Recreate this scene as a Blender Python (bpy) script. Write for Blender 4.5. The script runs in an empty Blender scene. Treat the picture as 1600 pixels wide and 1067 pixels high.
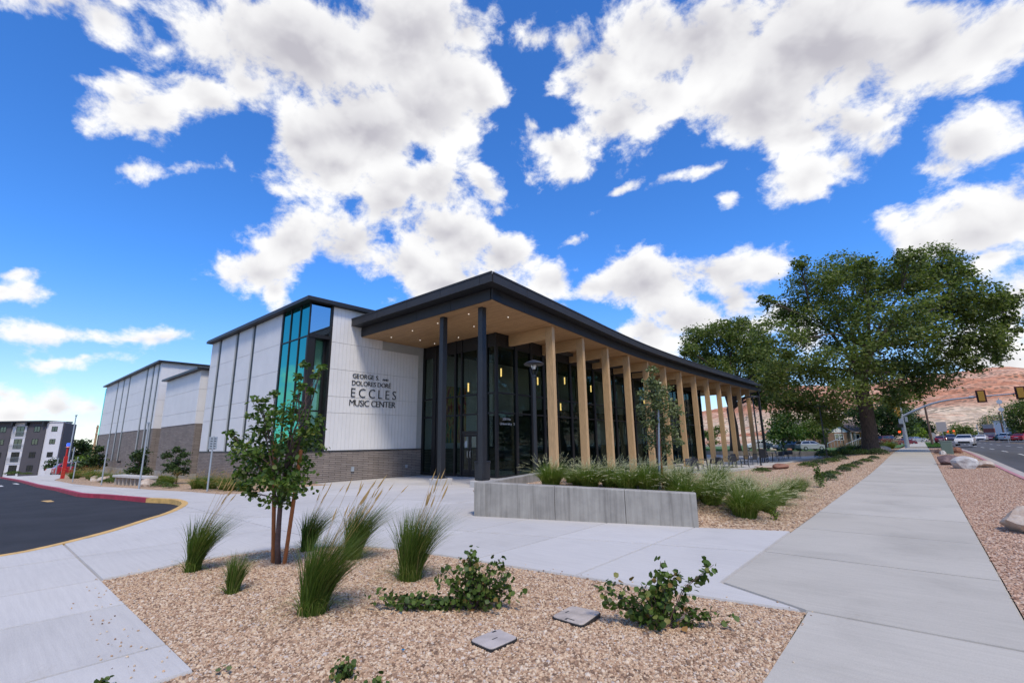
import bpy, bmesh, math, random
import numpy as np
from mathutils import Matrix, Vector, Euler

R = math.radians
scene = bpy.context.scene
C = scene.collection

# ------------------------------------------------------------------ camera
cam_data = bpy.data.cameras.new('camera')
cam_data.sensor_width = 36.0
cam_data.lens = 16.245
cam_data.clip_start = 0.05
cam_data.clip_end = 12000
cam = bpy.data.objects.new('camera', cam_data)
C.objects.link(cam)
cam.matrix_world = Matrix(((0.755454, 0.151428, 0.637463, 0),
                           (0.655029, -0.152225, -0.740111, 0),
                           (-0.015036, 0.976677, -0.214189, 1.65),
                           (0, 0, 0, 1)))
scene.camera = cam

# ------------------------------------------------------------------ light
SUN_EL, SUN_AZ = R(56), R(-32)          # azimuth measured from +X towards +Y
sun_dir = Vector((math.cos(SUN_EL)*math.cos(SUN_AZ), math.cos(SUN_EL)*math.sin(SUN_AZ), math.sin(SUN_EL)))
sd = bpy.data.lights.new('sun', 'SUN')
sd.energy = 2.6
sd.angle = R(12)
sd.color = (1.0, 0.90, 0.75)
sun = bpy.data.objects.new('sun', sd)
C.objects.link(sun)
sun.rotation_euler = sun_dir.to_track_quat('Z', 'Y').to_euler()

scene.view_settings.view_transform = 'Standard'
scene.view_settings.look = 'None'
scene.view_settings.gamma = 1
scene.view_settings.use_curve_mapping = False
scene.view_settings.exposure = 0.32
scene.render.film_transparent = False
scene.cycles.max_bounces = 8
scene.cycles.transparent_max_bounces = 16
scene.cycles.caustics_reflective = False
scene.cycles.caustics_refractive = False

# ------------------------------------------------------------------ sky with cumulus clouds
BLOBS = [(-0.696,0.269,0.666,-0.815,-0.242,0.979,0.2,0.116),
(-0.58,0.407,0.705,-0.781,-0.116,0.843,0.147,0.109),
(-0.711,0.393,0.583,-0.939,-0.161,0.95,0.153,0.124),
(-0.57,0.489,0.66,-0.811,-0.289,0.596,0.09,0.08),
(-0.505,0.485,0.714,-0.775,-0.039,0.767,0.052,0.054),
(-0.542,0.537,0.647,-0.867,-0.028,0.766,0.049,0.077),
(-0.772,0.38,0.509,-1.028,-0.17,1.012,0.117,0.064),
(-0.775,0.329,0.539,-0.988,-0.205,1.036,0.078,0.078),
(-0.768,0.221,0.601,-0.894,-0.285,1.068,0.059,0.049),
(-0.811,0.182,0.557,-0.979,-0.073,1.301,0.062,0.039),
(-0.852,0.118,0.511,-0.921,-0.565,1.047,0.069,0.034),
(-0.85,0.085,0.519,-0.979,-0.374,1.231,0.032,0.028),
(-0.862,0.14,0.487,-1.032,-0.322,1.222,0.026,0.016),
(-0.631,0.463,0.623,-0.895,-0.1,0.857,0.121,0.089),
(-0.707,0.494,0.506,-1.037,-0.098,0.903,0.076,0.061),
(-0.894,0.113,0.433,-0.998,-0.644,1.076,0.046,0.018),
(-0.858,0.197,0.474,-1.02,-0.438,1.09,0.041,0.02),
(-0.8,0.115,0.589,-0.809,-0.55,0.965,0.025,0.01),
(-0.809,-0.014,0.587,-0.903,-0.321,1.344,0.085,0.031),
(-0.803,0.041,0.595,-0.931,0.094,1.59,0.032,0.031),
(-0.774,0.057,0.631,-0.809,-0.417,1.129,0.031,0.016),
(-0.896,0.307,0.32,-1.224,-0.342,1.12,0.071,0.042),
(-0.861,0.346,0.374,-1.132,-0.496,0.969,0.07,0.059),
(-0.811,0.437,0.388,-1.169,-0.121,1.025,0.092,0.063),
(-0.74,0.49,0.46,-1.004,-0.54,0.67,0.071,0.061),
(-0.666,0.543,0.511,-1.033,-0.065,0.848,0.077,0.062),
(-0.684,0.594,0.423,-1.134,-0.042,0.836,0.147,0.079),
(-0.754,0.551,0.358,-1.204,-0.063,0.915,0.146,0.053),
(-0.616,0.678,0.401,-1.158,0.004,0.739,0.088,0.074),
(-0.59,0.613,0.526,-0.955,-0.428,0.481,0.023,0.05),
(-0.588,0.649,0.483,-1.067,0.002,0.738,0.029,0.018),
(-0.71,0.619,0.337,-1.227,-0.031,0.843,0.163,0.061),
(-0.895,0.339,0.29,-1.274,-0.133,1.169,0.027,0.027),
(-0.198,0.717,0.668,-0.813,0.236,0.487,0.193,0.098),
(-0.03,0.797,0.603,-0.869,0.365,0.33,0.201,0.112),
(0.095,0.822,0.562,-0.792,0.643,0.419,0.119,0.081),
(0.161,0.835,0.527,-0.925,0.505,0.158,0.07,0.056),
(-0.114,0.822,0.558,-0.93,0.366,0.399,0.156,0.076),
(-0.0,0.866,0.5,-1.037,0.193,0.113,0.087,0.05),
(-0.079,0.859,0.505,-1.012,0.31,0.281,0.102,0.044),
(-0.352,0.655,0.669,-0.832,0.119,0.601,0.075,0.078),
(-0.36,0.607,0.708,-0.779,0.097,0.633,0.046,0.039),
(-0.412,0.562,0.717,-0.771,0.048,0.682,0.032,0.019),
(-0.339,0.72,0.605,-0.915,-0.121,0.347,0.084,0.06),
(-0.462,0.682,0.567,-0.943,0.263,0.782,0.087,0.038),
(-0.484,0.639,0.598,-0.929,0.041,0.679,0.035,0.021),
(-0.269,0.738,0.619,-0.889,0.191,0.503,0.067,0.053),
(-0.083,0.893,0.443,-1.109,0.111,0.148,0.059,0.035),
(-0.019,0.895,0.446,-1.107,0.051,0.046,0.041,0.025),
(0.042,0.887,0.461,-1.052,0.378,0.161,0.032,0.021),
(0.129,0.901,0.415,-1.141,0.097,-0.098,0.045,0.042),
(0.106,0.911,0.399,-1.125,0.391,0.064,0.028,0.023),
(0.108,0.944,0.312,-1.253,0.05,-0.097,0.071,0.048),
(0.153,0.939,0.309,-1.235,0.356,-0.041,0.043,0.041),
(0.048,0.951,0.307,-1.245,0.289,0.045,0.037,0.036),
(0.115,0.957,0.267,-1.296,0.176,-0.07,0.033,0.019),
(-0.393,0.866,0.309,-1.256,0.015,0.431,0.15,0.073),
(-0.276,0.907,0.319,-1.243,0.148,0.346,0.125,0.057),
(-0.486,0.816,0.312,-1.253,0.067,0.559,0.08,0.038),
(-0.538,0.774,0.335,-1.229,0.047,0.624,0.054,0.041),
(-0.178,0.931,0.319,-1.222,0.369,0.32,0.064,0.031),
(-0.314,0.919,0.236,-1.331,0.108,0.356,0.14,0.054),
(-0.399,0.892,0.212,-1.356,0.078,0.438,0.076,0.053),
(-0.231,0.937,0.263,-1.302,0.144,0.282,0.066,0.05),
(-0.971,0.154,0.182,-1.388,-0.064,1.402,0.121,0.014),
(-0.984,0.1,0.145,-1.423,-0.185,1.442,0.034,0.005),
(-0.975,0.004,0.223,-1.332,-0.346,1.484,0.025,0.01),
(-0.968,0.01,0.251,-1.309,-0.248,1.495,0.013,0.005),
(-0.997,0.036,0.066,-1.505,-0.048,1.532,0.036,0.021),
(-0.994,0.085,0.075,-1.495,0.182,1.499,0.033,0.023),
(-0.989,0.126,0.077,-1.494,-0.049,1.441,0.031,0.02),
(-0.997,0.067,0.036,-1.535,-0.015,1.503,0.084,0.021),
(-0.995,0.025,0.095,-1.476,-0.081,1.538,0.016,0.011),
(-0.99,0.129,0.052,-1.519,-0.026,1.44,0.047,0.025),
(0.135,0.974,0.182,-1.383,0.223,-0.096,0.031,0.056),
(0.111,0.988,0.111,-1.458,0.141,-0.096,0.044,0.033),
(-0.145,0.966,0.214,-1.353,0.148,0.182,0.05,0.047),
(-0.21,0.957,0.199,-1.369,0.122,0.24,0.064,0.037),
(-0.226,0.844,0.487,-1.061,-0.075,0.22,0.079,0.008),
(-0.496,0.766,0.41,-1.147,0.065,0.604,0.021,0.008),
(-0.374,0.785,0.493,-1.055,0.01,0.45,0.027,0.006),
(-0.216,0.871,0.441,-1.103,0.211,0.348,0.016,0.008),
(-0.803,0.518,0.296,-1.265,0.192,1.058,0.032,0.011),
(-0.814,0.502,0.29,-1.275,-0.073,0.996,0.015,0.008)]

world = bpy.data.worlds.new('World')
scene.world = world
world.use_nodes = True
wt = world.node_tree
wt.nodes.clear()
try:
    world.cycles.sampling_method = 'MANUAL'
    world.cycles.sample_map_resolution = 512
except Exception:
    pass


class NT:
    """Small helper to wire shader nodes."""
    def __init__(self, nt):
        self.nt = nt

    def n(self, typ, **kw):
        nd = self.nt.nodes.new(typ)
        for k, v in kw.items():
            if k.startswith('i_'):
                key = k[2:]
                key = int(key) if key.isdigit() else key
                sock = nd.inputs[key]
                if isinstance(v, bpy.types.NodeSocket):
                    self.nt.links.new(v, sock)
                else:
                    sock.default_value = v
            else:
                setattr(nd, k, v)
        return nd

    def link(self, a, b):
        self.nt.links.new(a, b)

    def math(self, op, a, b=None, c=None, clamp=False):
        nd = self.nt.nodes.new('ShaderNodeMath')
        nd.operation = op
        nd.use_clamp = clamp
        for i, v in enumerate((a, b, c)):
            if v is None:
                continue
            if isinstance(v, bpy.types.NodeSocket):
                self.nt.links.new(v, nd.inputs[i])
            else:
                nd.inputs[i].default_value = v
        return nd.outputs[0]

    def vmath(self, op, a, b=None):
        nd = self.nt.nodes.new('ShaderNodeVectorMath')
        nd.operation = op
        for i, v in enumerate((a, b)):
            if v is None:
                continue
            if isinstance(v, bpy.types.NodeSocket):
                self.nt.links.new(v, nd.inputs[i])
            else:
                nd.inputs[i].default_value = v
        return nd

    def noise(self, vec, scale, detail=4, rough=0.5, dist=0.0):
        nd = self.nt.nodes.new('ShaderNodeTexNoise')
        nd.inputs['Scale'].default_value = scale
        nd.inputs['Detail'].default_value = detail
        nd.inputs['Roughness'].default_value = rough
        nd.inputs['Distortion'].default_value = dist
        if vec is not None:
            self.nt.links.new(vec, nd.inputs['Vector'])
        return nd.outputs[0]

    def ramp(self, fac, stops, interp='LINEAR'):
        nd = self.nt.nodes.new('ShaderNodeValToRGB')
        nd.color_ramp.interpolation = interp
        els = nd.color_ramp.elements
        while len(els) < len(stops):
            els.new(0.5)
        for e, (p, c) in zip(els, stops):
            e.position = p
            e.color = (*c, 1) if len(c) == 3 else c
        self.nt.links.new(fac, nd.inputs[0])
        return nd.outputs[0]

    def smooth(self, v, a, b, lo=0.0, hi=1.0):
        nd = self.nt.nodes.new('ShaderNodeMapRange')
        nd.interpolation_type = 'SMOOTHSTEP'
        self.nt.links.new(v, nd.inputs[0])
        for i, x in zip((1, 2, 3, 4), (a, b, lo, hi)):
            nd.inputs[i].default_value = x
        return nd.outputs[0]

    def mix(self, fac, a, b, blend='MIX'):
        nd = self.nt.nodes.new('ShaderNodeMix')
        nd.data_type = 'RGBA'
        nd.blend_type = blend
        for i, v in ((0, fac), (6, a), (7, b)):
            if isinstance(v, bpy.types.NodeSocket):
                self.nt.links.new(v, nd.inputs[i])
            else:
                nd.inputs[i].default_value = v if i == 0 else ((*v, 1) if len(v) == 3 else v)
        return nd.outputs[2]


w = NT(wt)
tc = w.n('ShaderNodeTexCoord')
dirv = w.vmath('NORMALIZE', tc.outputs['Generated']).outputs[0]
# domain warp gives the outlines their billows
warp = w.n('ShaderNodeTexNoise')
warp.inputs['Scale'].default_value = 5.0
warp.inputs['Detail'].default_value = 3.0
w.link(dirv, warp.inputs['Vector'])
woff = w.vmath('MULTIPLY', w.vmath('SUBTRACT', warp.outputs['Color'], (0.5, 0.5, 0.5)).outputs[0], (0.10, 0.10, 0.10)).outputs[0]
dwarp = w.vmath('ADD', dirv, woff).outputs[0]
field = None
for (cx, cy, cz, e1, e2, e3, s1, s2) in BLOBS:
    mp = wt.nodes.new('ShaderNodeMapping')
    mp.vector_type = 'TEXTURE'
    mp.inputs['Location'].default_value = (cx, cy, cz)
    mp.inputs['Rotation'].default_value = (e1, e2, e3)
    mp.inputs['Scale'].default_value = (s1, s2, 0.6)
    if field is None:
        w.link(dwarp, mp.inputs['Vector'])
    else:                               # keeps the node evaluation in sequence (small stack)
        ch = wt.nodes.new('ShaderNodeVectorMath')
        ch.operation = 'MULTIPLY_ADD'
        w.link(field, ch.inputs[0])
        ch.inputs[1].default_value = (1e-7, 1e-7, 1e-7)
        w.link(dwarp, ch.inputs[2])
        w.link(ch.outputs[0], mp.inputs['Vector'])
    ln = w.vmath('LENGTH', mp.outputs[0]).outputs['Value']
    rr = math.sqrt(min(s1, s2)*0.14)
    f = w.math('MULTIPLY_ADD', ln, -rr, rr+0.009)
    field = f if field is None else w.math('SMOOTH_MAX', field, f, 0.03)
# beyond the blobs: scattered cumulus over the rest of the sky
seen = w.vmath('DOT_PRODUCT', dirv, (-0.581, 0.680, 0.448)).outputs['Value']
rest = w.smooth(seen, 0.50, 0.30)
lown = w.noise(dirv, 2.1, 2, 0.5)
f0 = w.math('MULTIPLY_ADD', w.math('SUBTRACT', lown, 0.545), 0.9, -0.01)
f0 = w.math('ADD', w.math('MULTIPLY', f0, rest), w.math('MULTIPLY_ADD', rest, 0.5, -0.5))
field = w.math('MAXIMUM', field, f0)
sep = w.n('ShaderNodeSeparateXYZ')
w.link(dirv, sep.inputs[0])
flat = w.math('ADD', w.math('MAXIMUM', sep.outputs[2], 0.0), 0.45)
pvec = w.vmath('MULTIPLY', dirv, (1.0, 1.0, 1.35)).outputs[0]
n1 = w.noise(pvec, 9.0, 11, 0.625, 0.15)
n2 = w.noise(pvec, 3.4, 4, 0.55, 0.3)
dens = w.math('ADD', field, w.math('MULTIPLY_ADD', w.math('SUBTRACT', n1, 0.5), 0.34, 0.0))
dens = w.math('ADD', dens, w.math('MULTIPLY', w.math('SUBTRACT', n2, 0.5), 0.10))
alpha = w.smooth(dens, -0.010, 0.050)
thick = w.smooth(w.math('MULTIPLY_ADD', w.math('SUBTRACT', dens, field), 0.16, field), 0.010, 0.125)
# relief: compare the noise with itself a little towards the sun and the zenith
lit_off = w.vmath('ADD', pvec, (0.014, -0.009, 0.026)).outputs[0]
n1b = w.noise(lit_off, 9.0, 4, 0.5, 0.15)
n1a = w.noise(pvec, 9.0, 4, 0.5, 0.15)
relief = w.smooth(w.math('SUBTRACT', n1a, n1b), -0.13, 0.13)
n3 = w.noise(dirv, 2.6, 3, 0.5)
core = w.smooth(field, 0.085, 0.185, 0.82, 1.18)
base_grey = w.math('MULTIPLY', w.math('MULTIPLY', thick, core), w.smooth(n3, 0.25, 0.65, 0.86, 1.0))
shade = w.math('MULTIPLY', base_grey, w.math('MULTIPLY_ADD', relief, -0.12, 0.94))
shade = w.math('ADD', shade, w.math('MULTIPLY_ADD', relief, -0.28, 0.20), clamp=True)
ccol = w.mix(shade, (1.0, 1.0, 1.0), (0.52, 0.51, 0.565))
sky = wt.nodes.new('ShaderNodeTexSky')
sky.sky_type = 'NISHITA'
sky.sun_disc = False
sky.sun_elevation = SUN_EL
sky.sun_rotation = math.pi/2 - SUN_AZ
sky.altitude = 900
sky.air_density = 1.0
sky.dust_density = 0.15
sky.ozone_density = 3.0
hs = wt.nodes.new('ShaderNodeHueSaturation')
hs.inputs['Saturation'].default_value = 1.16
hs.inputs['Value'].default_value = 1.0
w.link(sky.outputs[0], hs.inputs['Color'])
bg1 = w.n('ShaderNodeBackground')
bg1.inputs['Strength'].default_value = 0.145
w.link(w.mix(w.smooth(sep.outputs[2], 0.0, 0.34), w.mix(1.0, sky.outputs[0], (0.84, 0.87, 0.95), 'MULTIPLY'), w.mix(1.0, hs.outputs[0], (0.62, 1.0, 1.40), 'MULTIPLY')), bg1.inputs['Color'])
bg2 = w.n('ShaderNodeBackground')
bg2.inputs['Strength'].default_value = 0.84
w.link(ccol, bg2.inputs['Color'])
above = w.smooth(sep.outputs[2], -0.02, 0.01)
ms = w.n('ShaderNodeMixShader')
w.link(w.math('MULTIPLY', alpha, above), ms.inputs[0])
w.link(bg1.outputs[0], ms.inputs[1])
w.link(bg2.outputs[0], ms.inputs[2])
wo = w.n('ShaderNodeOutputWorld')
w.link(ms.outputs[0], wo.inputs[0])

# ------------------------------------------------------------------ helpers
rng = random.Random(7)
nrng = np.random.default_rng(11)


def ss(a, b, t):
    t = (t-a)/(b-a)
    t = 0.0 if t < 0 else 1.0 if t > 1 else t
    return t*t*(3-2*t)


def zg(x, y):
    """Grade of the site."""
    z = 0.0
    s = -17.0-x
    if s > 0:
        z -= .022*(s*s/(s+6.))
    q = -90.0-x
    if q > 0:
        z -= .055*(q*q/(q+8.))
    up = .32*ss(24, 58, y)*ss(-8., -3., x)
    dn = -.42*ss(17, 34, y)*(1-ss(-10.5, -3.5, x))*ss(-26, -18, x)
    return z+up+dn


def mound(x, y):
    """Raised soil behind the concrete planter wall."""
    u = (x+8.15)*.951+(y-8.01)*.309
    v = -(x+8.15)*.309+(y-8.01)*.951
    k = ss(4.3, 4.9, u)
    return .56*(ss(-.2, .1, v)*(1-k)+ss(.15, 2.8, v)*k)*(1-ss(4.75, 6.6, u))*(1-ss(7., 13., v))*ss(-12.5, -8.5, x)


def mat(name, color, rough=0.6, metallic=0.0, var=0.0, vscale=3.0, bump=0.0, bscale=30.0, color2=None, spec=0.5, stretch=None, emission=None, detail=6):
    m = bpy.data.materials.new(name)
    m.use_nodes = True
    t = NT(m.node_tree)
    b = m.node_tree.nodes['Principled BSDF']
    b.inputs['Base Color'].default_value = (*color, 1)
    b.inputs['Roughness'].default_value = rough
    b.inputs['Metallic'].default_value = metallic
    b.inputs['Specular IOR Level'].default_value = spec
    vec = None
    if var or bump:
        vec = t.n('ShaderNodeTexCoord').outputs['Object']
        if stretch:
            vec = t.vmath('MULTIPLY', vec, stretch).outputs[0]
    if var:
        c2 = color2 or tuple(max(0, c*(1-var)) for c in color)
        c1 = color if color2 else tuple(min(1, c*(1+var)) for c in color)
        nz = t.noise(vec, vscale, detail, 0.62)
        t.link(t.ramp(nz, [(0.32, c2), (0.68, c1)]), b.inputs['Base Color'])
    if bump:
        bn = t.n('ShaderNodeBump')
        bn.inputs['Strength'].default_value = bump
        bn.inputs['Distance'].default_value = 0.02
        t.link(t.noise(vec, bscale, 5, 0.6), bn.inputs['Height'])
        t.link(bn.outputs[0], b.inputs['Normal'])
    if emission:
        b.inputs['Emission Color'].default_value = (*emission[0], 1)
        b.inputs['Emission Strength'].default_value = emission[1]
    return m


def mat_random(name, stops, rough=0.8, translucent=0.0, spec=0.3, bump=0.0, source='island', mul=None):
    """Colour picked per leaf / stone / blade; a little light passes through leaves."""
    m = bpy.data.materials.new(name)
    m.use_nodes = True
    t = NT(m.node_tree)
    b = m.node_tree.nodes['Principled BSDF']
    b.inputs['Roughness'].default_value = rough
    b.inputs['Specular IOR Level'].default_value = spec
    if source == 'island':
        r = t.n('ShaderNodeNewGeometry').outputs['Random Per Island']
    else:
        r = t.n('ShaderNodeObjectInfo').outputs['Random']
    col = t.ramp(r, stops)
    t.link(col, b.inputs['Base Color'])
    if translucent:
        tr = t.n('ShaderNodeBsdfTranslucent')
        t.link(t.mix(1.0, col, (1.15, 1.35, 0.6), 'MULTIPLY'), tr.inputs[0])
        mx = t.n('ShaderNodeMixShader')
        mx.inputs[0].default_value = translucent
        t.link(b.outputs[0], mx.inputs[1])
        t.link(tr.outputs[0], mx.inputs[2])
        t.link(mx.outputs[0], m.node_tree.nodes['Material Output'].inputs[0])
    return m


def mat_glass(name, tint, refl, strength=1.0, base=0.06, rough=0.0):
    """Thin window glass: tinted see-through plus a mirror layer that grows at grazing angles."""
    m = bpy.data.materials.new(name)
    m.use_nodes = True
    t = NT(m.node_tree)
    m.node_tree.nodes.clear()
    tr = t.n('ShaderNodeBsdfTransparent')
    tr.inputs[0].default_value = (*tint, 1)
    gl = t.n('ShaderNodeBsdfGlossy')
    gl.inputs['Color'].default_value = (*refl, 1)
    gl.inputs['Roughness'].default_value = rough
    fr = t.n('ShaderNodeFresnel')
    fr.inputs[0].default_value = 1.5
    bf = t.n('ShaderNodeNewGeometry').outputs['Backfacing']
    fac = t.math('MULTIPLY', t.math('MULTIPLY_ADD', fr.outputs[0], strength, base, clamp=True), t.math('SUBTRACT', 1.0, bf))
    mx = t.n('ShaderNodeMixShader')
    t.link(fac, mx.inputs[0])
    t.link(tr.outputs[0], mx.inputs[1])
    t.link(gl.outputs[0], mx.inputs[2])
    o = t.n('ShaderNodeOutputMaterial')
    t.link(mx.outputs[0], o.inputs[0])
    return m


M = {}
M['dark'] = mat('black_metal', (0.014, 0.015, 0.018), 0.45, 0.0, 0.15, 4)
M['mullion'] = mat('mullion_black', (0.008, 0.008, 0.009), 0.5)
M['fascia'] = mat('fascia_metal', (0.026, 0.025, 0.026), 0.6, 0.0, 0.12, 1.2)
M['steel'] = mat('galvanised_steel', (0.36, 0.40, 0.44), 0.5, 0.35, 0.1, 5)
M['siding'] = mat('white_siding', (0.69, 0.68, 0.675), 0.55, 0, 0.05, 0.8, 0.03, 60)
M['siding_far'] = M['siding']
M['reveal'] = mat('siding_reveal', (0.42, 0.43, 0.42), 0.6, 0, 0.06, 2)


def concrete_mat(name, col, stain, blot=.10):
    m = mat(name, col, .88, spec=.2)
    t = NT(m.node_tree)
    b = m.node_tree.nodes['Principled BSDF']
    co = t.n('ShaderNodeTexCoord').outputs['Object']
    big = t.ramp(t.noise(co, .55, 6, .62, .5), [(.30, (1-blot*1.3,)*3), (.5, (1, 1, 1)), (.72, (1+blot*.6,)*3)])
    brush = t.ramp(t.noise(t.vmath('MULTIPLY', co, (1.2, 22, 1)).outputs[0], 1.0, 5, .6), [(.3, (.94,)*3), (.7, (1.04,)*3)])
    fine = t.ramp(t.noise(co, 110, 3, .7), [(.25, (.86,)*3), (.6, (1.05,)*3)])
    c = t.mix(1.0, t.mix(1.0, t.mix(1.0, (*col, 1), big, 'MULTIPLY'), brush, 'MULTIPLY'), fine, 'MULTIPLY')
    sm_ = t.smooth(t.noise(co, 1.7, 7, .7, 1.2), .60, .74)
    c = t.mix(t.math('MULTIPLY', sm_, .38), c, (*stain, 1))
    ob = t.n('ShaderNodeObjectInfo').outputs['Random']
    c = t.mix(1.0, c, t.ramp(ob, [(0, (.93, .925, .915)), (1, (1.04, 1.04, 1.04))]), 'MULTIPLY')
    t.link(c, b.inputs['Base Color'])
    bp = t.n('ShaderNodeBump')
    bp.inputs['Strength'].default_value = .18
    bp.inputs['Distance'].default_value = .01
    t.link(t.noise(t.vmath('MULTIPLY', co, (6, 60, 6)).outputs[0], 1.0, 5, .6), bp.inputs['Height'])
    t.link(bp.outputs[0], b.inputs['Normal'])
    return m


M['concrete'] = concrete_mat('plaza_concrete', (0.52, 0.50, 0.475), (.40, .36, .31), .07)
M['walk'] = concrete_mat('sidewalk_concrete', (0.46, 0.43, 0.375), (.33, .29, .235), .11)
M['gutter'] = mat('gutter_concrete', (0.40, 0.36, 0.32), 0.9, 0, 0.15, 2, 0.1, 60)
M['asphalt'] = mat('fresh_asphalt', (0.030, 0.031, 0.036), 0.85, 0, 0.25, 0.7, 0.4, 120, spec=0.3)
M['road'] = mat('road_asphalt', (0.085, 0.084, 0.088), 0.9, 0, 0.22, 0.5, 0.3, 90, spec=0.25, stretch=(1, 0.15, 1))
M['yellow_kerb'] = mat('yellow_kerb_paint', (0.62, 0.38, 0.12), 0.7, 0, 0.25, 4)
M['red_kerb'] = mat('red_kerb_paint', (0.36, 0.02, 0.05), 0.6, 0, 0.25, 3)
M['pink_kerb'] = mat('faded_red_kerb', (0.45, 0.20, 0.22), 0.8, 0, 0.25, 3)
M['white_line'] = mat('road_paint', (0.62, 0.62, 0.60), 0.8, 0, 0.3, 6)
M['soil'] = mat('bare_ground', (0.30, 0.23, 0.17), 0.95, 0, 0.25, 0.3)
M['grass'] = mat('lawn_green', (0.055, 0.13, 0.022), 0.9, 0, 0.35, 0.8, 0.5, 60)
M['timber'] = mat('glulam_timber', (0.48, 0.315, 0.160), 0.6, 0, 0.22, 7, 0.08, 40, stretch=(6, 6, 0.5))
M['beam'] = mat('glulam_beam', (0.52, 0.33, 0.16), 0.55, 0, 0.14, 5, 0.05, 40, stretch=(0.5, 6, 6))
M['stake'] = mat('orange_stake_wood', (0.33, 0.115, 0.035), 0.75, 0, 0.25, 8, 0.1, 40, stretch=(6, 6, 0.6))
M['bark'] = mat('bark', (0.085, 0.062, 0.050), 0.95, 0, 0.5, 5, 1.0, 14, stretch=(2.5, 2.5, 0.5))
M['bark_young'] = mat('young_bark', (0.12, 0.075, 0.065), 0.85, 0, 0.3, 12, 0.3, 40)
M['cast'] = mat('white_plaster', (0.62, 0.62, 0.61), 0.8)
M['black_plastic'] = mat('black_plastic', (0.02, 0.02, 0.022), 0.45)
M['rubber'] = mat('tyre_rubber', (0.018, 0.018, 0.018), 0.85)
M['chrome'] = mat('alloy', (0.55, 0.56, 0.58), 0.3, 0.9)
M['carglass'] = mat('car_window', (0.015, 0.018, 0.022), 0.08, 0, spec=0.8)
M['lamp_clear'] = mat('headlamp', (0.75, 0.75, 0.72), 0.15, spec=0.8)
M['tail'] = mat('tail_lamp', (0.45, 0.01, 0.01), 0.2)
M['warm_light'] = mat('pendant_glow', (0.9, 0.6, 0.2), 0.5, emission=((1.0, 0.60, 0.20), 2.4))
M['downlight'] = mat('downlight_glow', (0.9, 0.9, 0.85), 0.5, emission=((1.0, 0.95, 0.85), 1.3))
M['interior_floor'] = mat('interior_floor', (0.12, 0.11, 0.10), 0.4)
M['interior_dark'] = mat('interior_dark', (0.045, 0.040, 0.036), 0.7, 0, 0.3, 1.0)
M['glass'] = mat_glass('facade_glass', (0.62, 0.68, 0.66), (0.62, 0.78, 0.82), 1.55, 0.045)
M['teal_glass'] = mat_glass('teal_glass', (0.02, 0.10, 0.11), (0.16, 0.86, 0.74), 0.8, 0.36)
M['green_glass'] = mat_glass('green_glass', (0.66, 0.86, 0.78), (0.5, 0.8, 0.75), 1.0, 0.10)
M['clear_glass'] = mat_glass('corner_glass', (0.20, 0.32, 0.34), (0.72, 0.86, 0.92), 1.0, 0.5)


def wood_soffit():
    m = mat('soffit_planks', (0.40, 0.235, 0.105), 0.6)
    t = NT(m.node_tree)
    b = m.node_tree.nodes['Principled BSDF']
    co = t.n('ShaderNodeTexCoord').outputs['Object']
    br = t.n('ShaderNodeTexBrick')
    br.inputs['Color1'].default_value = (0.50, 0.30, 0.14, 1)
    br.inputs['Color2'].default_value = (0.36, 0.205, 0.09, 1)
    br.inputs['Mortar'].default_value = (0.16, 0.085, 0.035, 1)
    br.inputs['Scale'].default_value = 1.0
    br.inputs['Mortar Size'].default_value = 0.008
    br.inputs['Brick Width'].default_value = 2.2
    br.inputs['Row Height'].default_value = 0.11
    t.link(co, br.inputs['Vector'])
    g = t.noise(t.vmath('MULTIPLY', co, (0.8, 14, 1)).outputs[0], 3, 6, 0.65)
    t.link(t.mix(0.42, br.outputs[0], t.ramp(g, [(0.3, (0.20, 0.105, 0.042)), (0.7, (0.66, 0.42, 0.21))])), b.inputs['Base Color'])
    return m


def brick_mat():
    m = mat('long_taupe_brick', (0.2, 0.17, 0.155), 0.85, spec=0.3)
    t = NT(m.node_tree)
    b = m.node_tree.nodes['Principled BSDF']
    co = t.n('ShaderNodeTexCoord').outputs['Object']
    s = t.n('ShaderNodeSeparateXYZ')
    t.link(co, s.inputs[0])
    cb = t.n('ShaderNodeCombineXYZ')
    t.link(t.math('ADD', s.outputs[0], s.outputs[1]), cb.inputs[0])
    t.link(s.outputs[2], cb.inputs[1])
    br = t.n('ShaderNodeTexBrick')
    br.inputs['Color1'].default_value = (0.285, 0.245, 0.220, 1)
    br.inputs['Color2'].default_value = (0.215, 0.182, 0.162, 1)
    br.inputs['Mortar'].default_value = (0.075, 0.065, 0.060, 1)
    br.inputs['Scale'].default_value = 1.0
    br.inputs['Mortar Size'].default_value = 0.011
    br.inputs['Mortar Smooth'].default_value = 0.2
    br.inputs['Brick Width'].default_value = 0.60
    br.inputs['Row Height'].default_value = 0.088
    t.link(cb.outputs[0], br.inputs['Vector'])
    nz = t.noise(co, 1.3, 5, 0.6)
    t.link(t.mix(0.5, br.outputs[0], t.ramp(nz, [(0.3, (0.72, 0.72, 0.72)), (0.7, (1.2, 1.18, 1.15))]), 'MULTIPLY'), b.inputs['Base Color'])
    bp = t.n('ShaderNodeBump')
    bp.inputs['Strength'].default_value = 0.6
    bp.inputs['Distance'].default_value = 0.012
    bp.invert = True
    t.link(br.outputs['Fac'], bp.inputs['Height'])
    t.link(bp.outputs[0], b.inputs['Normal'])
    return m


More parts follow.
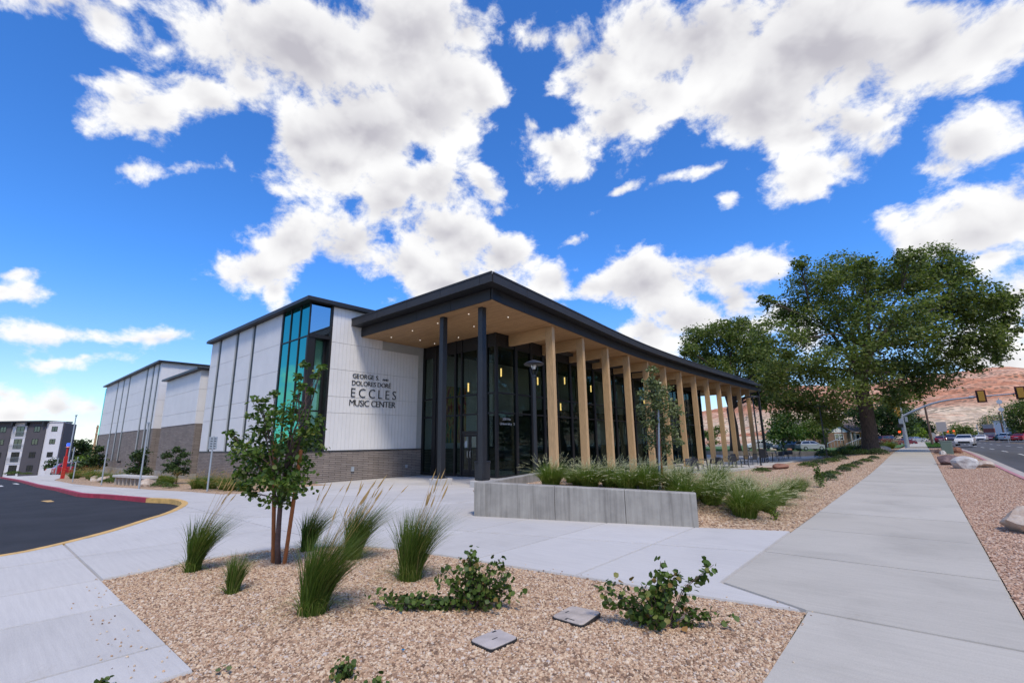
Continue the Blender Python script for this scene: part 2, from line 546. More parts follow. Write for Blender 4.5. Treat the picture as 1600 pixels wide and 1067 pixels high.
def board_concrete():
    m = mat('board_formed_concrete', (0.36, 0.35, 0.335), 0.9, spec=0.2)
    t = NT(m.node_tree)
    b = m.node_tree.nodes['Principled BSDF']
    co = t.n('ShaderNodeTexCoord').outputs['Object']
    streak = t.noise(t.vmath('MULTIPLY', co, (12, 12, 0.6)).outputs[0], 1.0, 6, 0.65)
    blot = t.noise(co, 2.6, 6, 0.6)
    c1 = t.ramp(streak, [(0.28, (0.215, 0.200, 0.180)), (0.48, (0.315, 0.297, 0.268)), (0.75, (0.375, 0.355, 0.32))])
    c2 = t.ramp(blot, [(0.34, (0.80, 0.80, 0.80)), (0.58, (1.05, 1.05, 1.04))])
    t.link(t.mix(0.85, c1, c2, 'MULTIPLY'), b.inputs['Base Color'])
    bp = t.n('ShaderNodeBump')
    bp.inputs['Strength'].default_value = 0.35
    bp.inputs['Distance'].default_value = 0.01
    t.link(t.noise(t.vmath('MULTIPLY', co, (14, 14, 0.6)).outputs[0], 1.0, 4, 0.6), bp.inputs['Height'])
    t.link(bp.outputs[0], b.inputs['Normal'])
    return m


def gravel_mat(name, warm):
    m = mat(name, (0.4, 0.3, 0.22), 0.95, spec=0.15)
    t = NT(m.node_tree)
    b = m.node_tree.nodes['Principled BSDF']
    co = t.n('ShaderNodeTexCoord').outputs['Object']
    vo = t.n('ShaderNodeTexVoronoi')
    vo.inputs['Scale'].default_value = 26
    t.link(co, vo.inputs['Vector'])
    sp = t.n('ShaderNodeSeparateColor')
    t.link(vo.outputs['Color'], sp.inputs[0])
    if warm:
        st = [(0.0, (0.21, 0.125, 0.085)), (0.3, (0.40, 0.26, 0.18)), (0.65, (0.52, 0.355, 0.25)), (1.0, (0.62, 0.49, 0.38))]
    else:
        st = [(0.0, (0.17, 0.11, 0.075)), (0.3, (0.38, 0.255, 0.165)), (0.65, (0.53, 0.375, 0.25)), (1.0, (0.63, 0.50, 0.37))]
    big = t.ramp(t.noise(co, 0.5, 4, 0.6), [(0.3, (0.86, 0.85, 0.84)), (0.7, (1.08, 1.06, 1.04))])
    t.link(t.mix(1.0, t.ramp(sp.outputs[0], st), big, 'MULTIPLY'), b.inputs['Base Color'])
    bp = t.n('ShaderNodeBump')
    bp.inputs['Strength'].default_value = 0.9
    bp.inputs['Distance'].default_value = 0.025
    bp.invert = True
    t.link(vo.outputs['Distance'], bp.inputs['Height'])
    t.link(bp.outputs[0], b.inputs['Normal'])
    return m


M['soffit'] = wood_soffit()
M['brick'] = brick_mat()
M['board'] = board_concrete()
M['gravel'] = gravel_mat('tan_gravel', False)
M['gravel_red'] = gravel_mat('red_brown_gravel', True)
M['stone_pale'] = mat_random('gravel_stone', [(0, (0.15, 0.095, 0.065)), (0.2, (0.33, 0.205, 0.13)), (0.5, (0.50, 0.342, 0.224)), (0.8, (0.60, 0.455, 0.305)), (0.93, (0.64, 0.53, 0.41)), (1, (0.42, 0.36, 0.33))], 0.9, source='object')
M['stone_red'] = mat_random('red_gravel_stone', [(0, (0.19, 0.10, 0.07)), (0.3, (0.36, 0.22, 0.15)), (0.7, (0.50, 0.33, 0.235)), (1, (0.60, 0.47, 0.37))], 0.9, source='object')


def tag(o, label=None, cat=None, group=None, kind=None):
    if label:
        o['label'] = label
    if cat:
        o['category'] = cat
    if group:
        o['group'] = group
    if kind:
        o['kind'] = kind
    return o


def thing(name, label, cat, loc=(0, 0, 0), rz=0.0, group=None):
    o = bpy.data.objects.new(name, None)
    o.empty_display_size = 0.3
    C.objects.link(o)
    o.location = loc
    o.rotation_euler = (0, 0, rz)
    return tag(o, label, cat, group)


def wloc(p):
    v = Vector((0, 0, 0))
    while p is not None:
        v += Vector(p.location)
        p = p.parent
    return v


class MB:
    """Collects geometry for one mesh object."""
    def __init__(self):
        self.v, self.f = [], []

    def add(self, vs, fs):
        n = len(self.v)
        self.v += [tuple(p) for p in vs]
        self.f += [tuple(i+n for i in f) for f in fs]
        return self

    def box(self, x0, x1, y0, y1, z0, z1):
        if x0 > x1: x0, x1 = x1, x0
        if y0 > y1: y0, y1 = y1, y0
        if z0 > z1: z0, z1 = z1, z0
        return self.add([(x0, y0, z0), (x1, y0, z0), (x1, y1, z0), (x0, y1, z0), (x0, y0, z1), (x1, y0, z1), (x1, y1, z1), (x0, y1, z1)],
                        [(0, 3, 2, 1), (4, 5, 6, 7), (0, 1, 5, 4), (1, 2, 6, 5), (2, 3, 7, 6), (3, 0, 4, 7)])

    def bar(self, p, q, t, z0, z1, off=0.0):
        """Upright slab along the plan segment p-q, thickness t (centred, shifted by off to the right)."""
        p, q = Vector(p[:2]), Vector(q[:2])
        d = (q-p).normalized()
        n = Vector((d.y, -d.x))
        a0, a1 = p+n*(off-t/2), p+n*(off+t/2)
        b0, b1 = q+n*(off-t/2), q+n*(off+t/2)
        pts = [a0, a1, b1, b0]
        return self.add([(*c, z0) for c in pts]+[(*c, z1) for c in pts],
                        [(0, 1, 2, 3), (7, 6, 5, 4), (0, 4, 5, 1), (1, 5, 6, 2), (2, 6, 7, 3), (3, 7, 4, 0)])

    def tube(self, pts, rads, n=8, cap=True):
        pts = [Vector(p) for p in pts]
        rings = []
        for i, p in enumerate(pts):
            a = pts[max(0, i-1)]
            b = pts[min(len(pts)-1, i+1)]
            d = (b-a).normalized() if (b-a).length > 1e-9 else Vector((0, 0, 1))
            u = d.orthogonal().normalized() if i == 0 else (u-d*u.dot(d)).normalized()
            w_ = d.cross(u)
            r = rads[i] if not isinstance(rads, (int, float)) else rads
            rings.append([p+(u*math.cos(2*math.pi*k/n)+w_*math.sin(2*math.pi*k/n))*r for k in range(n)])
        vs = [p for ring in rings for p in ring]
        fs = []
        for i in range(len(rings)-1):
            for k in range(n):
                k2 = (k+1) % n
                fs.append((i*n+k, i*n+k2, (i+1)*n+k2, (i+1)*n+k))
        if cap:
            fs.append(tuple(range(n-1, -1, -1)))
            fs.append(tuple((len(rings)-1)*n+k for k in range(n)))
        return self.add(vs, fs)

    def prism(self, poly, z0, z1):
        n = len(poly)
        return self.add([(*p[:2], z0) for p in poly]+[(*p[:2], z1) for p in poly],
                        [tuple(range(n-1, -1, -1)), tuple(range(n, 2*n))]+[(i, (i+1) % n, n+(i+1) % n, n+i) for i in range(n)])

    def extrude(self, prof, axis, a, b):
        """Profile (list of 2-D points) extruded along axis 'x' or 'y' between a and b."""
        n = len(prof)
        f = (lambda u, z, t: (t, u, z)) if axis == 'x' else (lambda u, z, t: (u, t, z))
        return self.add([f(*p, a) for p in prof]+[f(*p, b) for p in prof],
                        [tuple(range(n)), tuple(range(2*n-1, n-1, -1))]+[(i, n+i, n+(i+1) % n, (i+1) % n) for i in range(n)])

    def build(self, name, m, parent=None, world=True, smooth=False, bevel=0.0):
        me = bpy.data.meshes.new(name)
        vs = self.v
        if parent is not None and world:
            o_ = wloc(parent)
            vs = [(a-o_.x, b-o_.y, c-o_.z) for a, b, c in vs]
        me.from_pydata(vs, [], self.f)
        me.update()
        if smooth:
            for p in me.polygons:
                p.use_smooth = True
        me.materials.append(m)
        o = bpy.data.objects.new(name, me)
        C.objects.link(o)
        if parent is not None:
            o.parent = parent
        if bevel:
            bv = o.modifiers.new('bevel', 'BEVEL')
            bv.width = bevel
            bv.segments = 2
            bv.limit_method = 'ANGLE'
        return o


def copy_tree(o, parent=None):
    c = o.copy()
    C.objects.link(c)
    if parent is not None:
        c.parent = parent
    for ch in list(o.children):
        copy_tree(ch, c)
    return c


def place(o, loc, rz=0.0, label=None, group=None, scale=1.0):
    o.location = loc
    o.rotation_euler = (0, 0, rz)
    o.scale = (scale, scale, scale)
    if label:
        o['label'] = label
    if group:
        o['group'] = group
    return o


def fast_mesh(name, V, F, m, parent=None, mats=None, midx=None, smooth=False):
    """Mesh from numpy arrays; F is (n, k) with equal-sized faces."""
    me = bpy.data.meshes.new(name)
    V = np.asarray(V, np.float32)
    F = np.asarray(F, np.int32)
    if parent is not None:
        o_ = wloc(parent)
        V = V-np.array([o_.x, o_.y, o_.z], np.float32)
    k = F.shape[1]
    me.vertices.add(len(V))
    me.vertices.foreach_set('co', V.ravel())
    me.loops.add(F.size)
    me.loops.foreach_set('vertex_index', F.ravel())
    me.polygons.add(len(F))
    me.polygons.foreach_set('loop_start', np.arange(0, F.size, k, dtype=np.int32))
    me.polygons.foreach_set('loop_total', np.full(len(F), k, np.int32))
    if smooth:
        me.polygons.foreach_set('use_smooth', np.ones(len(F), bool))
    me.update(calc_edges=True)
    me.materials.append(m)
    o = bpy.data.objects.new(name, me)
    C.objects.link(o)
    if parent is not None:
        o.parent = parent
    return o


LEAF_V = np.array([(0, 0, 0), (.34, .30, .07), (.30, .68, .05), (0, 1, -.06), (-.30, .68, .05), (-.34, .30, .07)], np.float32)
LEAF_F = np.array([(0, 1, 2, 3), (0, 3, 4, 5)], np.int32)


def leaves(pos, nrm, size, aspect=1.0, jitter=0.9):
    """Folded leaf faces at pos, roughly facing nrm."""
    n = len(pos)
    z = nrm+nrng.normal(0, jitter, (n, 3))
    z /= np.linalg.norm(z, axis=1, keepdims=True)+1e-9
    t = nrng.normal(0, 1, (n, 3))
    y = t-z*np.sum(t*z, 1, keepdims=True)
    y /= np.linalg.norm(y, axis=1, keepdims=True)+1e-9
    x = np.cross(y, z)
    s = size*nrng.uniform(.65, 1.25, (n, 1, 1))
    L = LEAF_V[None]*np.array([aspect, 1, 1], np.float32)
    V = pos[:, None, :]+s*(L[:, :, 0:1]*x[:, None, :]+L[:, :, 1:2]*y[:, None, :]+L[:, :, 2:3]*z[:, None, :])
    F = LEAF_F[None]+(np.arange(n)*6)[:, None, None]
    return V.reshape(-1, 3), F.reshape(-1, 4)


def quads(pos, nrm, size, jitter=0.9, aspect=0.6):
    """Cheaper diamond leaves for far trees."""
    n = len(pos)
    z = nrm+nrng.normal(0, jitter, (n, 3))
    z /= np.linalg.norm(z, axis=1, keepdims=True)+1e-9
    t = nrng.normal(0, 1, (n, 3))
    y = t-z*np.sum(t*z, 1, keepdims=True)
    y /= np.linalg.norm(y, axis=1, keepdims=True)+1e-9
    x = np.cross(y, z)
    s = size*nrng.uniform(.6, 1.3, (n, 1))
    V = np.stack([pos-y*s*.5, pos+x*s*.5*aspect, pos+y*s*.5, pos-x*s*.5*aspect], 1)
    return V.reshape(-1, 3), np.arange(n*4).reshape(-1, 4)


def cut_poly(poly, xcuts=(), ycuts=(), lines=(), tri=False):
    """Split a flat polygon along plan lines; returns a bmesh."""
    bm = bmesh.new()
    bm.faces.new([bm.verts.new((*p[:2], 0)) for p in poly])
    if tri:
        bmesh.ops.triangulate(bm, faces=bm.faces[:])
    L = [((x, 0, 0), (1, 0, 0)) for x in xcuts]+[((0, y, 0), (0, 1, 0)) for y in ycuts]
    for (p, q) in lines:
        d = Vector((q[0]-p[0], q[1]-p[1]))
        L.append(((p[0], p[1], 0), (d.y, -d.x, 0)))
    for co, no in L:
        bmesh.ops.bisect_plane(bm, geom=bm.verts[:]+bm.edges[:]+bm.faces[:], plane_co=co, plane_no=no, dist=1e-5)
    return bm


def sheet(name, poly, m, zoff=0.0, step=1.0, extra=None, kind='structure', parent=None, zf=None):
    """Ground sheet following the grade."""
    xs = [p[0] for p in poly]
    ys = [p[1] for p in poly]
    nx = max(1, int((max(xs)-min(xs))/step))
    ny = max(1, int((max(ys)-min(ys))/step))
    bm = cut_poly(poly, [min(xs)+(max(xs)-min(xs))*i/nx for i in range(1, nx)], [min(ys)+(max(ys)-min(ys))*i/ny for i in range(1, ny)], tri=True)
    for v in bm.verts:
        v.co.z = (zf or zg)(v.co.x, v.co.y)+zoff+(extra(v.co.x, v.co.y) if extra else 0)
    bm.normal_update()
    if sum(f.normal.z*f.calc_area() for f in bm.faces) < 0:
        bmesh.ops.reverse_faces(bm, faces=bm.faces[:])
    me = bpy.data.meshes.new(name)
    bm.to_mesh(me)
    bm.free()
    me.materials.append(m)
    for p in me.polygons:
        p.use_smooth = True
    o = bpy.data.objects.new(name, me)
    C.objects.link(o)
    if parent:
        o.parent = parent
    if kind:
        o['kind'] = kind
    return o


def slabs(name, poly, m, parent, xcuts=(), ycuts=(), lines=(), gap=0.012, depth=0.12, zoff=0.0, drop=0.04):
    """Concrete slabs, one object each, with tooled joints between them."""
    bm = cut_poly(poly, xcuts, ycuts, lines)
    out = []
    for f in bm.faces[:]:
        if f.calc_area() < 0.02:
            continue
        b2 = bmesh.new()
        vs = [b2.verts.new(v.co) for v in f.verts]
        nf = b2.faces.new(vs)
        b2.normal_update()
        if nf.normal.z < 0:
            nf.normal_flip()
        bmesh.ops.inset_region(b2, faces=[nf], thickness=gap*0.5, depth=0, use_boundary=True, use_even_offset=True)
        top = set(v for v in nf.verts)
        dz = rng.uniform(-.0025, .0025)
        bmesh.ops.inset_region(b2, faces=[nf], thickness=0.012, depth=0, use_boundary=True, use_even_offset=True)
        inner = set(v for v in nf.verts)
        for v in b2.verts:
            z = zg(v.co.x, v.co.y)+zoff+dz
            v.co.z = z if v in inner else (z-.003 if v in top else z-drop)
        b2.verts.ensure_lookup_table()
        outer = [e for e in b2.edges if e.is_boundary]
        ex = bmesh.ops.extrude_edge_only(b2, edges=outer)
        for g in ex['geom']:
            if isinstance(g, bmesh.types.BMVert):
                g.co.z -= depth
        bmesh.ops.recalc_face_normals(b2, faces=b2.faces[:])
        if nf.normal.z < 0:
            bmesh.ops.reverse_faces(b2, faces=b2.faces[:])
        me = bpy.data.meshes.new(name)
        b2.to_mesh(me)
        b2.free()
        me.materials.append(m)
        o = bpy.data.objects.new(name, me)
        C.objects.link(o)
        o.parent = parent
        out.append(o)
    bm.free()
    return out


def structure(name):
    o = bpy.data.objects.new(name, None)
    C.objects.link(o)
    o['kind'] = 'structure'
    return o


def catmull(pts, n=8):
    P = [Vector(p) for p in pts]
    P = [P[0]*2-P[1]]+P+[P[-1]*2-P[-2]]
    out = []
    for i in range(1, len(P)-2):
        for k in range(n):
            t = k/n
            a, b, c, d = P[i-1], P[i], P[i+1], P[i+2]
            out.append(0.5*((2*b)+(c-a)*t+(2*a-5*b+4*c-d)*t*t+(3*b-a-3*c+d)*t**3))
    out.append(P[-2].copy())
    return out


def stone_scatter(name, host, m, density, smin, smax, seed, kind_parent=None):
    """Loose gravel: small angular stones spread over a sheet with geometry nodes."""
    ng = bpy.data.node_groups.new(name, 'GeometryNodeTree')
    ng.interface.new_socket('Geometry', in_out='INPUT', socket_type='NodeSocketGeometry')
    ng.interface.new_socket('Geometry', in_out='OUTPUT', socket_type='NodeSocketGeometry')
    gi = ng.nodes.new('NodeGroupInput')
    go = ng.nodes.new('NodeGroupOutput')
    dp = ng.nodes.new('GeometryNodeDistributePointsOnFaces')
    dp.inputs['Density'].default_value = density
    dp.inputs['Seed'].default_value = seed
    ico = ng.nodes.new('GeometryNodeMeshIcoSphere')
    ico.inputs['Radius'].default_value = 1.0
    ico.inputs['Subdivisions'].default_value = 1
    sm = ng.nodes.new('GeometryNodeSetMaterial')
    sm.inputs['Material'].default_value = m
    rs = ng.nodes.new('FunctionNodeRandomValue')
    rs.data_type = 'FLOAT_VECTOR'
    rs.inputs[0].default_value = (smin, smin, smin*.6)
    rs.inputs[1].default_value = (smax, smax*.8, smax*.7)
    rr = ng.nodes.new('FunctionNodeRandomValue')
    rr.data_type = 'FLOAT_VECTOR'
    rr.inputs[0].default_value = (-.5, -.5, 0)
    rr.inputs[1].default_value = (.5, .5, 6.283)
    ip = ng.nodes.new('GeometryNodeInstanceOnPoints')
    L = ng.links.new
    L(gi.outputs[0], dp.inputs['Mesh'])
    L(dp.outputs['Points'], ip.inputs['Points'])
    L(ico.outputs['Mesh'], sm.inputs['Geometry'])
    L(sm.outputs[0], ip.inputs['Instance'])
    L(rr.outputs[0], ip.inputs['Rotation'])
    L(rs.outputs[0], ip.inputs['Scale'])
    L(ip.outputs[0], go.inputs[0])
    o = bpy.data.objects.new(name, host.data)
    C.objects.link(o)
    o.location = host.location
    md = o.modifiers.new('stones', 'NODES')
    md.node_group = ng
    o['kind'] = 'stuff'
    return o

# ------------------------------------------------------------------ ground, paving, road, hills
NEAR_BED = [(-4.46, -3.0), (-1.09, -3.0), (-1.09, 3.9), (-1.12, 5.65), (-2.04, 5.48), (-2.74, 5.40), (-3.56, 5.31), (-4.51, 5.17), (-5.67, 5.03),
            (-6.71, 4.84), (-7.45, 4.60), (-7.93, 4.17), (-8.36, 3.62), (-8.51, 3.0), (-8.55, 2.41), (-8.40, 1.99), (-8.33, 1.42), (-4.46, 1.41)]
YELLOW = [(-10.6, -6), (-10.95, -3), (-11.25, -.6), (-11.5, .63), (-11.74, 1.09), (-12.26, 1.63), (-13.09, 2.33), (-14.28, 3.11), (-15.19, 3.73), (-16.63, 4.42),
          (-17.79, 4.75), (-19.19, 4.80), (-20.57, 4.43)]
RED = [(-20.57, 4.43), (-24.97, 3.86), (-27.23, 3.47), (-34.54, 3.49), (-41.97, 3.33), (-57.31, 3.45), (-80, 3.2)]
WING_EDGE = [(-19.83, 10.82), (-19.92, 9.72), (-19.23, 7.89), (-19.03, 6.91), (-19.6, 6.36), (-22.26, 6.18), (-25.68, 5.67), (-29.14, 5.41), (-33.1, 4.9), (-39.7, 4.65), (-51.5, 4.94), (-62, 6.4), (-72, 7.6)]
PATIO_E = [(-9.15, 11.5), (-9.6, 15), (-10.1, 22), (-9.9, 30), (-9.4, 37), (-8.9, 45), (-8.2, 52), (-7.6, 58), (-7.2, 64)]

bmg = bmesh.new()


def axis_pts(lo, hi, near, step):
    a = list(np.arange(-near, near+.1, step))
    t = near
    while t < hi:
        t *= 1.35
        a.append(min(t, hi))
    t = near
    while t < -lo:
        t *= 1.35
        a.insert(0, -min(t, -lo))
    return sorted(set(a))


gx = axis_pts(-6000, 6000, 110, 5)
gy = axis_pts(-6000, 6000, 110, 5)
gv = [[bmg.verts.new((x, y, zg(max(-260, x), y)-.24)) for y in gy] for x in gx]
for i in range(len(gx)-1):
    for j in range(len(gy)-1):
        bmg.faces.new((gv[i][j], gv[i+1][j], gv[i+1][j+1], gv[i][j+1]))
me = bpy.data.meshes.new('ground')
bmg.to_mesh(me)
bmg.free()
me.materials.append(M['soil'])
g_o = bpy.data.objects.new('ground', me)
C.objects.link(g_o)
g_o['kind'] = 'structure'

# gravel beds -------------------------------------------------------
def near_swell(x, y):
    return .07*ss(0, 1.6, min(x+8.4, -1.1-x))*ss(0, 1.5, 5.0-y)*ss(1.45, 2.7, y)-.022


near_bed = sheet('gravel_bed', NEAR_BED, M['gravel'], 0, .4, near_swell)
stone_scatter('gravel', near_bed, M['stone_pale'], 2900, .006, .0185, 3)
stone_scatter('coarse_gravel', near_bed, M['stone_pale'], 70, .016, .034, 23)
stray = sheet('stray', [(-4.6, .9), (-1.0, .9), (-.98, 3.9), (-.95, 5.85), (-2.0, 5.62), (-3.56, 5.46), (-5.7, 5.2), (-6.8, 5.0), (-7.6, 4.75), (-8.1, 4.3), (-8.6, 3.6), (-8.75, 2.4), (-8.55, 1.25), (-4.6, 1.2)], M['gravel'], .004, .6)
stone_scatter('stray_gravel', stray, M['stone_pale'], 26, .006, .014, 17)
bpy.data.objects.remove(stray)
mid_poly = [(-2.06, 10.13), (-2.06, 74), (-6.6, 74)]+PATIO_E[::-1]+[(-8.4, 8.2), (-8.15, 8.03), (-3.5, 9.55)]
mid_bed = sheet('planter_gravel_bed', mid_poly, M['gravel'], -.02, .6, mound)
stone_scatter('planter_gravel', mid_bed, M['stone_pale'], 260, .010, .030, 5)
strip_poly = [(.475, -4), (2.72, -4), (2.72, 74), (.475, 74)]
strip = sheet('verge_gravel_bed', strip_poly, M['gravel_red'], -.03, 1.0)
stone_scatter('verge_gravel', strip, M['stone_red'], 420, .010, .030, 9)
wing_poly = WING_EDGE+[(-80, 8.2), (-80, 14), (-46.5, 14), (-46.5, 10.02), (-21.45, 10.02), (-21.45, 10.82)]
wing_bed = sheet('wing_gravel_bed', wing_poly, M['gravel'], -.015, 1.5)

# concrete paving ---------------------------------------------------
plaza = structure('plaza')
plaza_poly = ([(-4.46, -6), (-4.46, 1.41), (-8.33, 1.42)]+NEAR_BED[-3:7:-1][0:0]+
              [(-8.40, 1.99), (-8.55, 2.41), (-8.51, 3.0), (-8.36, 3.62), (-7.93, 4.17), (-7.45, 4.60), (-6.71, 4.84), (-5.67, 5.03), (-4.51, 5.17), (-3.56, 5.31), (-2.74, 5.40), (-2.04, 5.48), (-1.12, 5.65),
               (-2.06, 6.12), (-2.06, 10.13), (-3.5, 9.55), (-8.15, 8.03), (-9.12, 11.5), (-9.7, 15.5), (-12.2, 17.25), (-21.45, 17.2), (-21.45, 10.82)]+WING_EDGE+
              [(-80, 7.9)]+RED[::-1]+YELLOW[::-1][1:])
slabs('concrete_slab', plaza_poly, M['concrete'], plaza,
      xcuts=[-3.58, -5.2, -6.85, -8.33, -10.3, -12.3, -14.7, -17.2, -20.57, -24, -28, -32, -37, -42, -48, -55, -63],
      ycuts=[1.42, -.9, -3.4, 4.43, 12.6],
      lines=[((-2.06, 8.06), (-5.2, 7.10)), ((-7.0, 10.2), (-13, 9.0))], gap=.014)
walk = structure('sidewalk')
slabs('sidewalk_slab', [(-1.1, -4), (.465, -4), (.465, 74), (-2.05, 74), (-2.05, 6.12), (-1.11, 5.65)], M['walk'], walk,
      ycuts=[-2.0, .6, 3.15, 5.655]+[8.1+2.47*i for i in range(27)], gap=.022, zoff=.003, drop=.04)
slabs('sidewalk_slab', [(-1.75, 84), (.45, 84), (.45, 170), (-1.75, 170)], M['walk'], walk, ycuts=[90, 96, 102, 108, 114, 120, 130, 140, 150, 160], gap=.016)
patio = structure('patio')
slabs('patio_slab', [(-12.2, 17.3)]+[(x-.16, y) for x, y in PATIO_E[1:]]+[(-7.4, 64), (-26, 64), (-26, 50.2), (-17.2, 50.2), (-16.0, 17.3)], M['concrete'], patio,
      xcuts=[-11.4, -14.6], ycuts=[20, 24, 28, 32, 36, 40, 44, 48, 52, 56, 60], gap=.012)
kb = MB()
for a, b in zip(PATIO_E[:-1], PATIO_E[1:]):
    n = 6
    for k in range(n):
        p = (a[0]+(b[0]-a[0])*k/n, a[1]+(b[1]-a[1])*k/n)
        q = (a[0]+(b[0]-a[0])*(k+1)/n, a[1]+(b[1]-a[1])*(k+1)/n)
        z = zg(p[0]+.3, p[1])+mound(p[0]+.3, p[1])
        kb.bar(p, q, .2, z-.6, z+.09)
o = kb.build('patio_kerb', M['concrete'])
o['kind'] = 'structure'

# driveway, kerbs -----------------------------------------------------
sheet('driveway', YELLOW+RED[1:]+[(-80, -45), (-10.2, -45)], M['asphalt'], -.14, 3.0)


def kerb(name, line, m, w_=.16, top=.004, low=-.24, n=3, side=0.5, zfun=zg, group=None):
    root = structure(name)
    pts = catmull([(*p, 0) for p in line], n)
    for a, b in zip(pts[:-1], pts[1:]):
        if (b-a).length < 1e-4:
            continue
        k = MB()
        z0, z1 = zfun(a.x, a.y), zfun(b.x, b.y)
        d = Vector((b.x-a.x, b.y-a.y)).normalized()
        nn = Vector((d.y, -d.x))
        pa = [Vector((a.x, a.y))+nn*(w_*(side-1)), Vector((a.x, a.y))+nn*(w_*side)]
        pb = [Vector((b.x, b.y))+nn*(w_*(side-1)), Vector((b.x, b.y))+nn*(w_*side)]
        k.add([(*pa[0], z0+low), (*pa[1], z0+low), (*pb[1], z1+low), (*pb[0], z1+low),
               (*pa[0], z0+top), (*pa[1], z0+top), (*pb[1], z1+top), (*pb[0], z1+top)],
              [(0, 3, 2, 1), (4, 5, 6, 7), (0, 1, 5, 4), (2, 3, 7, 6), (1, 2, 6, 5), (3, 0, 4, 7)])
        k.build('kerb_section', m, root)
    return root


kerb('yellow_kerb', YELLOW, M['yellow_kerb'], side=.55, top=.006)
kerb('red_kerb', RED, M['red_kerb'], side=.55, n=2, top=.006)

# street --------------------------------------------------------------
rz_ = lambda x, y: zg(0, y)
ROAD_W = 25.5
sheet('street', [(3.35, -30), (ROAD_W, -30), (ROAD_W, 620), (3.35, 620)], M['road'], -.12, 8.0, zf=rz_)
sheet('cross_street', [(-120, 75.2), (3.35, 75.2), (3.35, 82.6), (-120, 82.6)], M['road'], -.112, 4.0)
sheet('gutter', [(2.86, -10), (3.36, -10), (3.36, 74.5), (2.86, 74.5)], M['gutter'], -.10, 4.0, zf=rz_)
kerb('faded_red_kerb', [(2.79, -8+i*4.0) for i in range(21)], M['pink_kerb'], w_=.15, n=1, side=.5, top=.006, low=-.25)
kerb('kerb', [(2.79, 84+i*9.0) for i in range(10)], M['gutter'], w_=.16, n=1, side=.5, top=.006, low=-.25)
kerb('far_kerb', [(ROAD_W, -8+i*20.0) for i in range(18)], M['gutter'], w_=.18, n=1, top=.05, low=-.25, zfun=rz_)
sheet('far_pavement', [(ROAD_W+.1, -20), (60, -20), (60, 420), (ROAD_W+.1, 420)], M['walk'], .0, 20, zf=rz_)
marks = structure('road_markings')
for x in (5.6, 8.9):
    y = 40.0 if x < 6 else 30
    while y < 240:
        mk = MB()
        z = -.114
        mk.add([(x, y, rz_(0, y)+z), (x+.14, y, rz_(0, y)+z), (x+.14, y+4.5, rz_(0, y+4.5)+z), (x, y+4.5, rz_(0, y+4.5)+z)], [(0, 1, 2, 3)])
        mk.build('lane_marking', M['white_line'], marks)
        y += 10.5
for x in (13.0, 13.35):
    mk = MB()
    for y in range(10, 260, 5):
        mk.add([(x, y, rz_(0, y)-.114), (x+.12, y, rz_(0, y)-.114), (x+.12, y+5, rz_(0, y+5)-.114), (x, y+5, rz_(0, y+5)-.114)], [(0, 1, 2, 3)])
    mk.build('centre_line', M['yellow_kerb'], marks)
dm = structure('driveway_markings')
for (x, y, l, w_) in ((-25.4, 2.35, 1.1, .28), (-48.5, 1.9, 2.6, .4), (-52, 2.9, 3.0, .25)):
    mk = MB()
    mk.add([(x-l/2, y-w_/2, zg(x-l/2, y)-.134), (x+l/2, y-w_/2+.1, zg(x+l/2, y)-.134), (x+l/2, y+w_/2, zg(x+l/2, y)-.134), (x-l/2, y+w_/2, zg(x-l/2, y)-.134)], [(0, 1, 2, 3)])
    mk.build('paint_mark', M['yellow_kerb'] if x > -40 else M['white_line'], dm)

# lawns ---------------------------------------------------------------
def lawn_z(x, y):
    return zg(x, y)+.50*ss(63, 67, y)*(1-ss(-9, -5, x))*(1-ss(70, 92, y))


sheet('lawn', [(-90, 66.2), (-6.8, 66.2), (-6.8, 75.1), (-90, 75.1)], M['grass'], -.03, 2.0, zf=lawn_z)
sheet('lawn', [(-120, 82.7), (-2.3, 82.7), (-2.3, 200), (-120, 200)], M['grass'], -.04, 4.0)
sheet('lawn', [(.46, 84.4), (2.68, 84.4), (2.68, 160), (.46, 160)], M['grass'], -.02, 2.0)
sheet('path', [(-8.2, 82.65), (-5.8, 82.65), (-5.8, 98), (-8.2, 98)], M['concrete'], -.02, 3.0)
def blades(name, poly_fn, n, h, m):
    P = np.array([poly_fn() for _ in range(n)])
    a = nrng.uniform(0, 6.28, n)
    d = np.stack([np.cos(a), np.sin(a), np.zeros(n)], 1)*.02
    tip = P+np.stack([nrng.normal(0, .03, n), nrng.normal(0, .03, n), nrng.uniform(.6, 1.2, n)*h], 1)
    V = np.stack([P-d, P+d, tip], 1).reshape(-1, 3)
    o = fast_mesh(name, V, np.arange(n*3).reshape(-1, 3), m)
    o['kind'] = 'stuff'
    return o


def _lawn_pt(x0, x1, y0, y1, zf):
    def f():
        x, y = rng.uniform(x0, x1), rng.uniform(y0, y1)
        return (x, y, zf(x, y)-.05)
    return f


M['blade'] = mat_random('lawn_blade', [(0, (0.045, 0.10, 0.016)), (.6, (0.075, 0.17, 0.03)), (1, (0.13, 0.20, 0.05))], .7, .2)
blades('lawn_grass', _lawn_pt(-34, -6.9, 66.3, 75, lawn_z), 9000, .12, M['blade'])
blades('lawn_grass', _lawn_pt(.5, 2.66, 84.5, 130, zg), 5000, .12, M['blade'])

# hills -----------------------------------------------------------------
HR = [(-75, .3), (-45, .5), (-30, 1.5), (-22, 2.6), (-16, 3.6), (-12, 5.85), (-8, 5.4), (-4.5, 4.9), (-1, 5.45), (2.7, 5.65), (6, 5.72), (8, 5.3), (14, 4.9), (24, 4.4), (40, 3.2), (60, 1.5), (80, .4)]


def hill_el(az):
    for (a, e), (b, f_) in zip(HR[:-1], HR[1:]):
        if a <= az <= b:
            t = (az-a)/(b-a)
            t = t*t*(3-2*t)
            return e+(f_-e)*t
    return .2


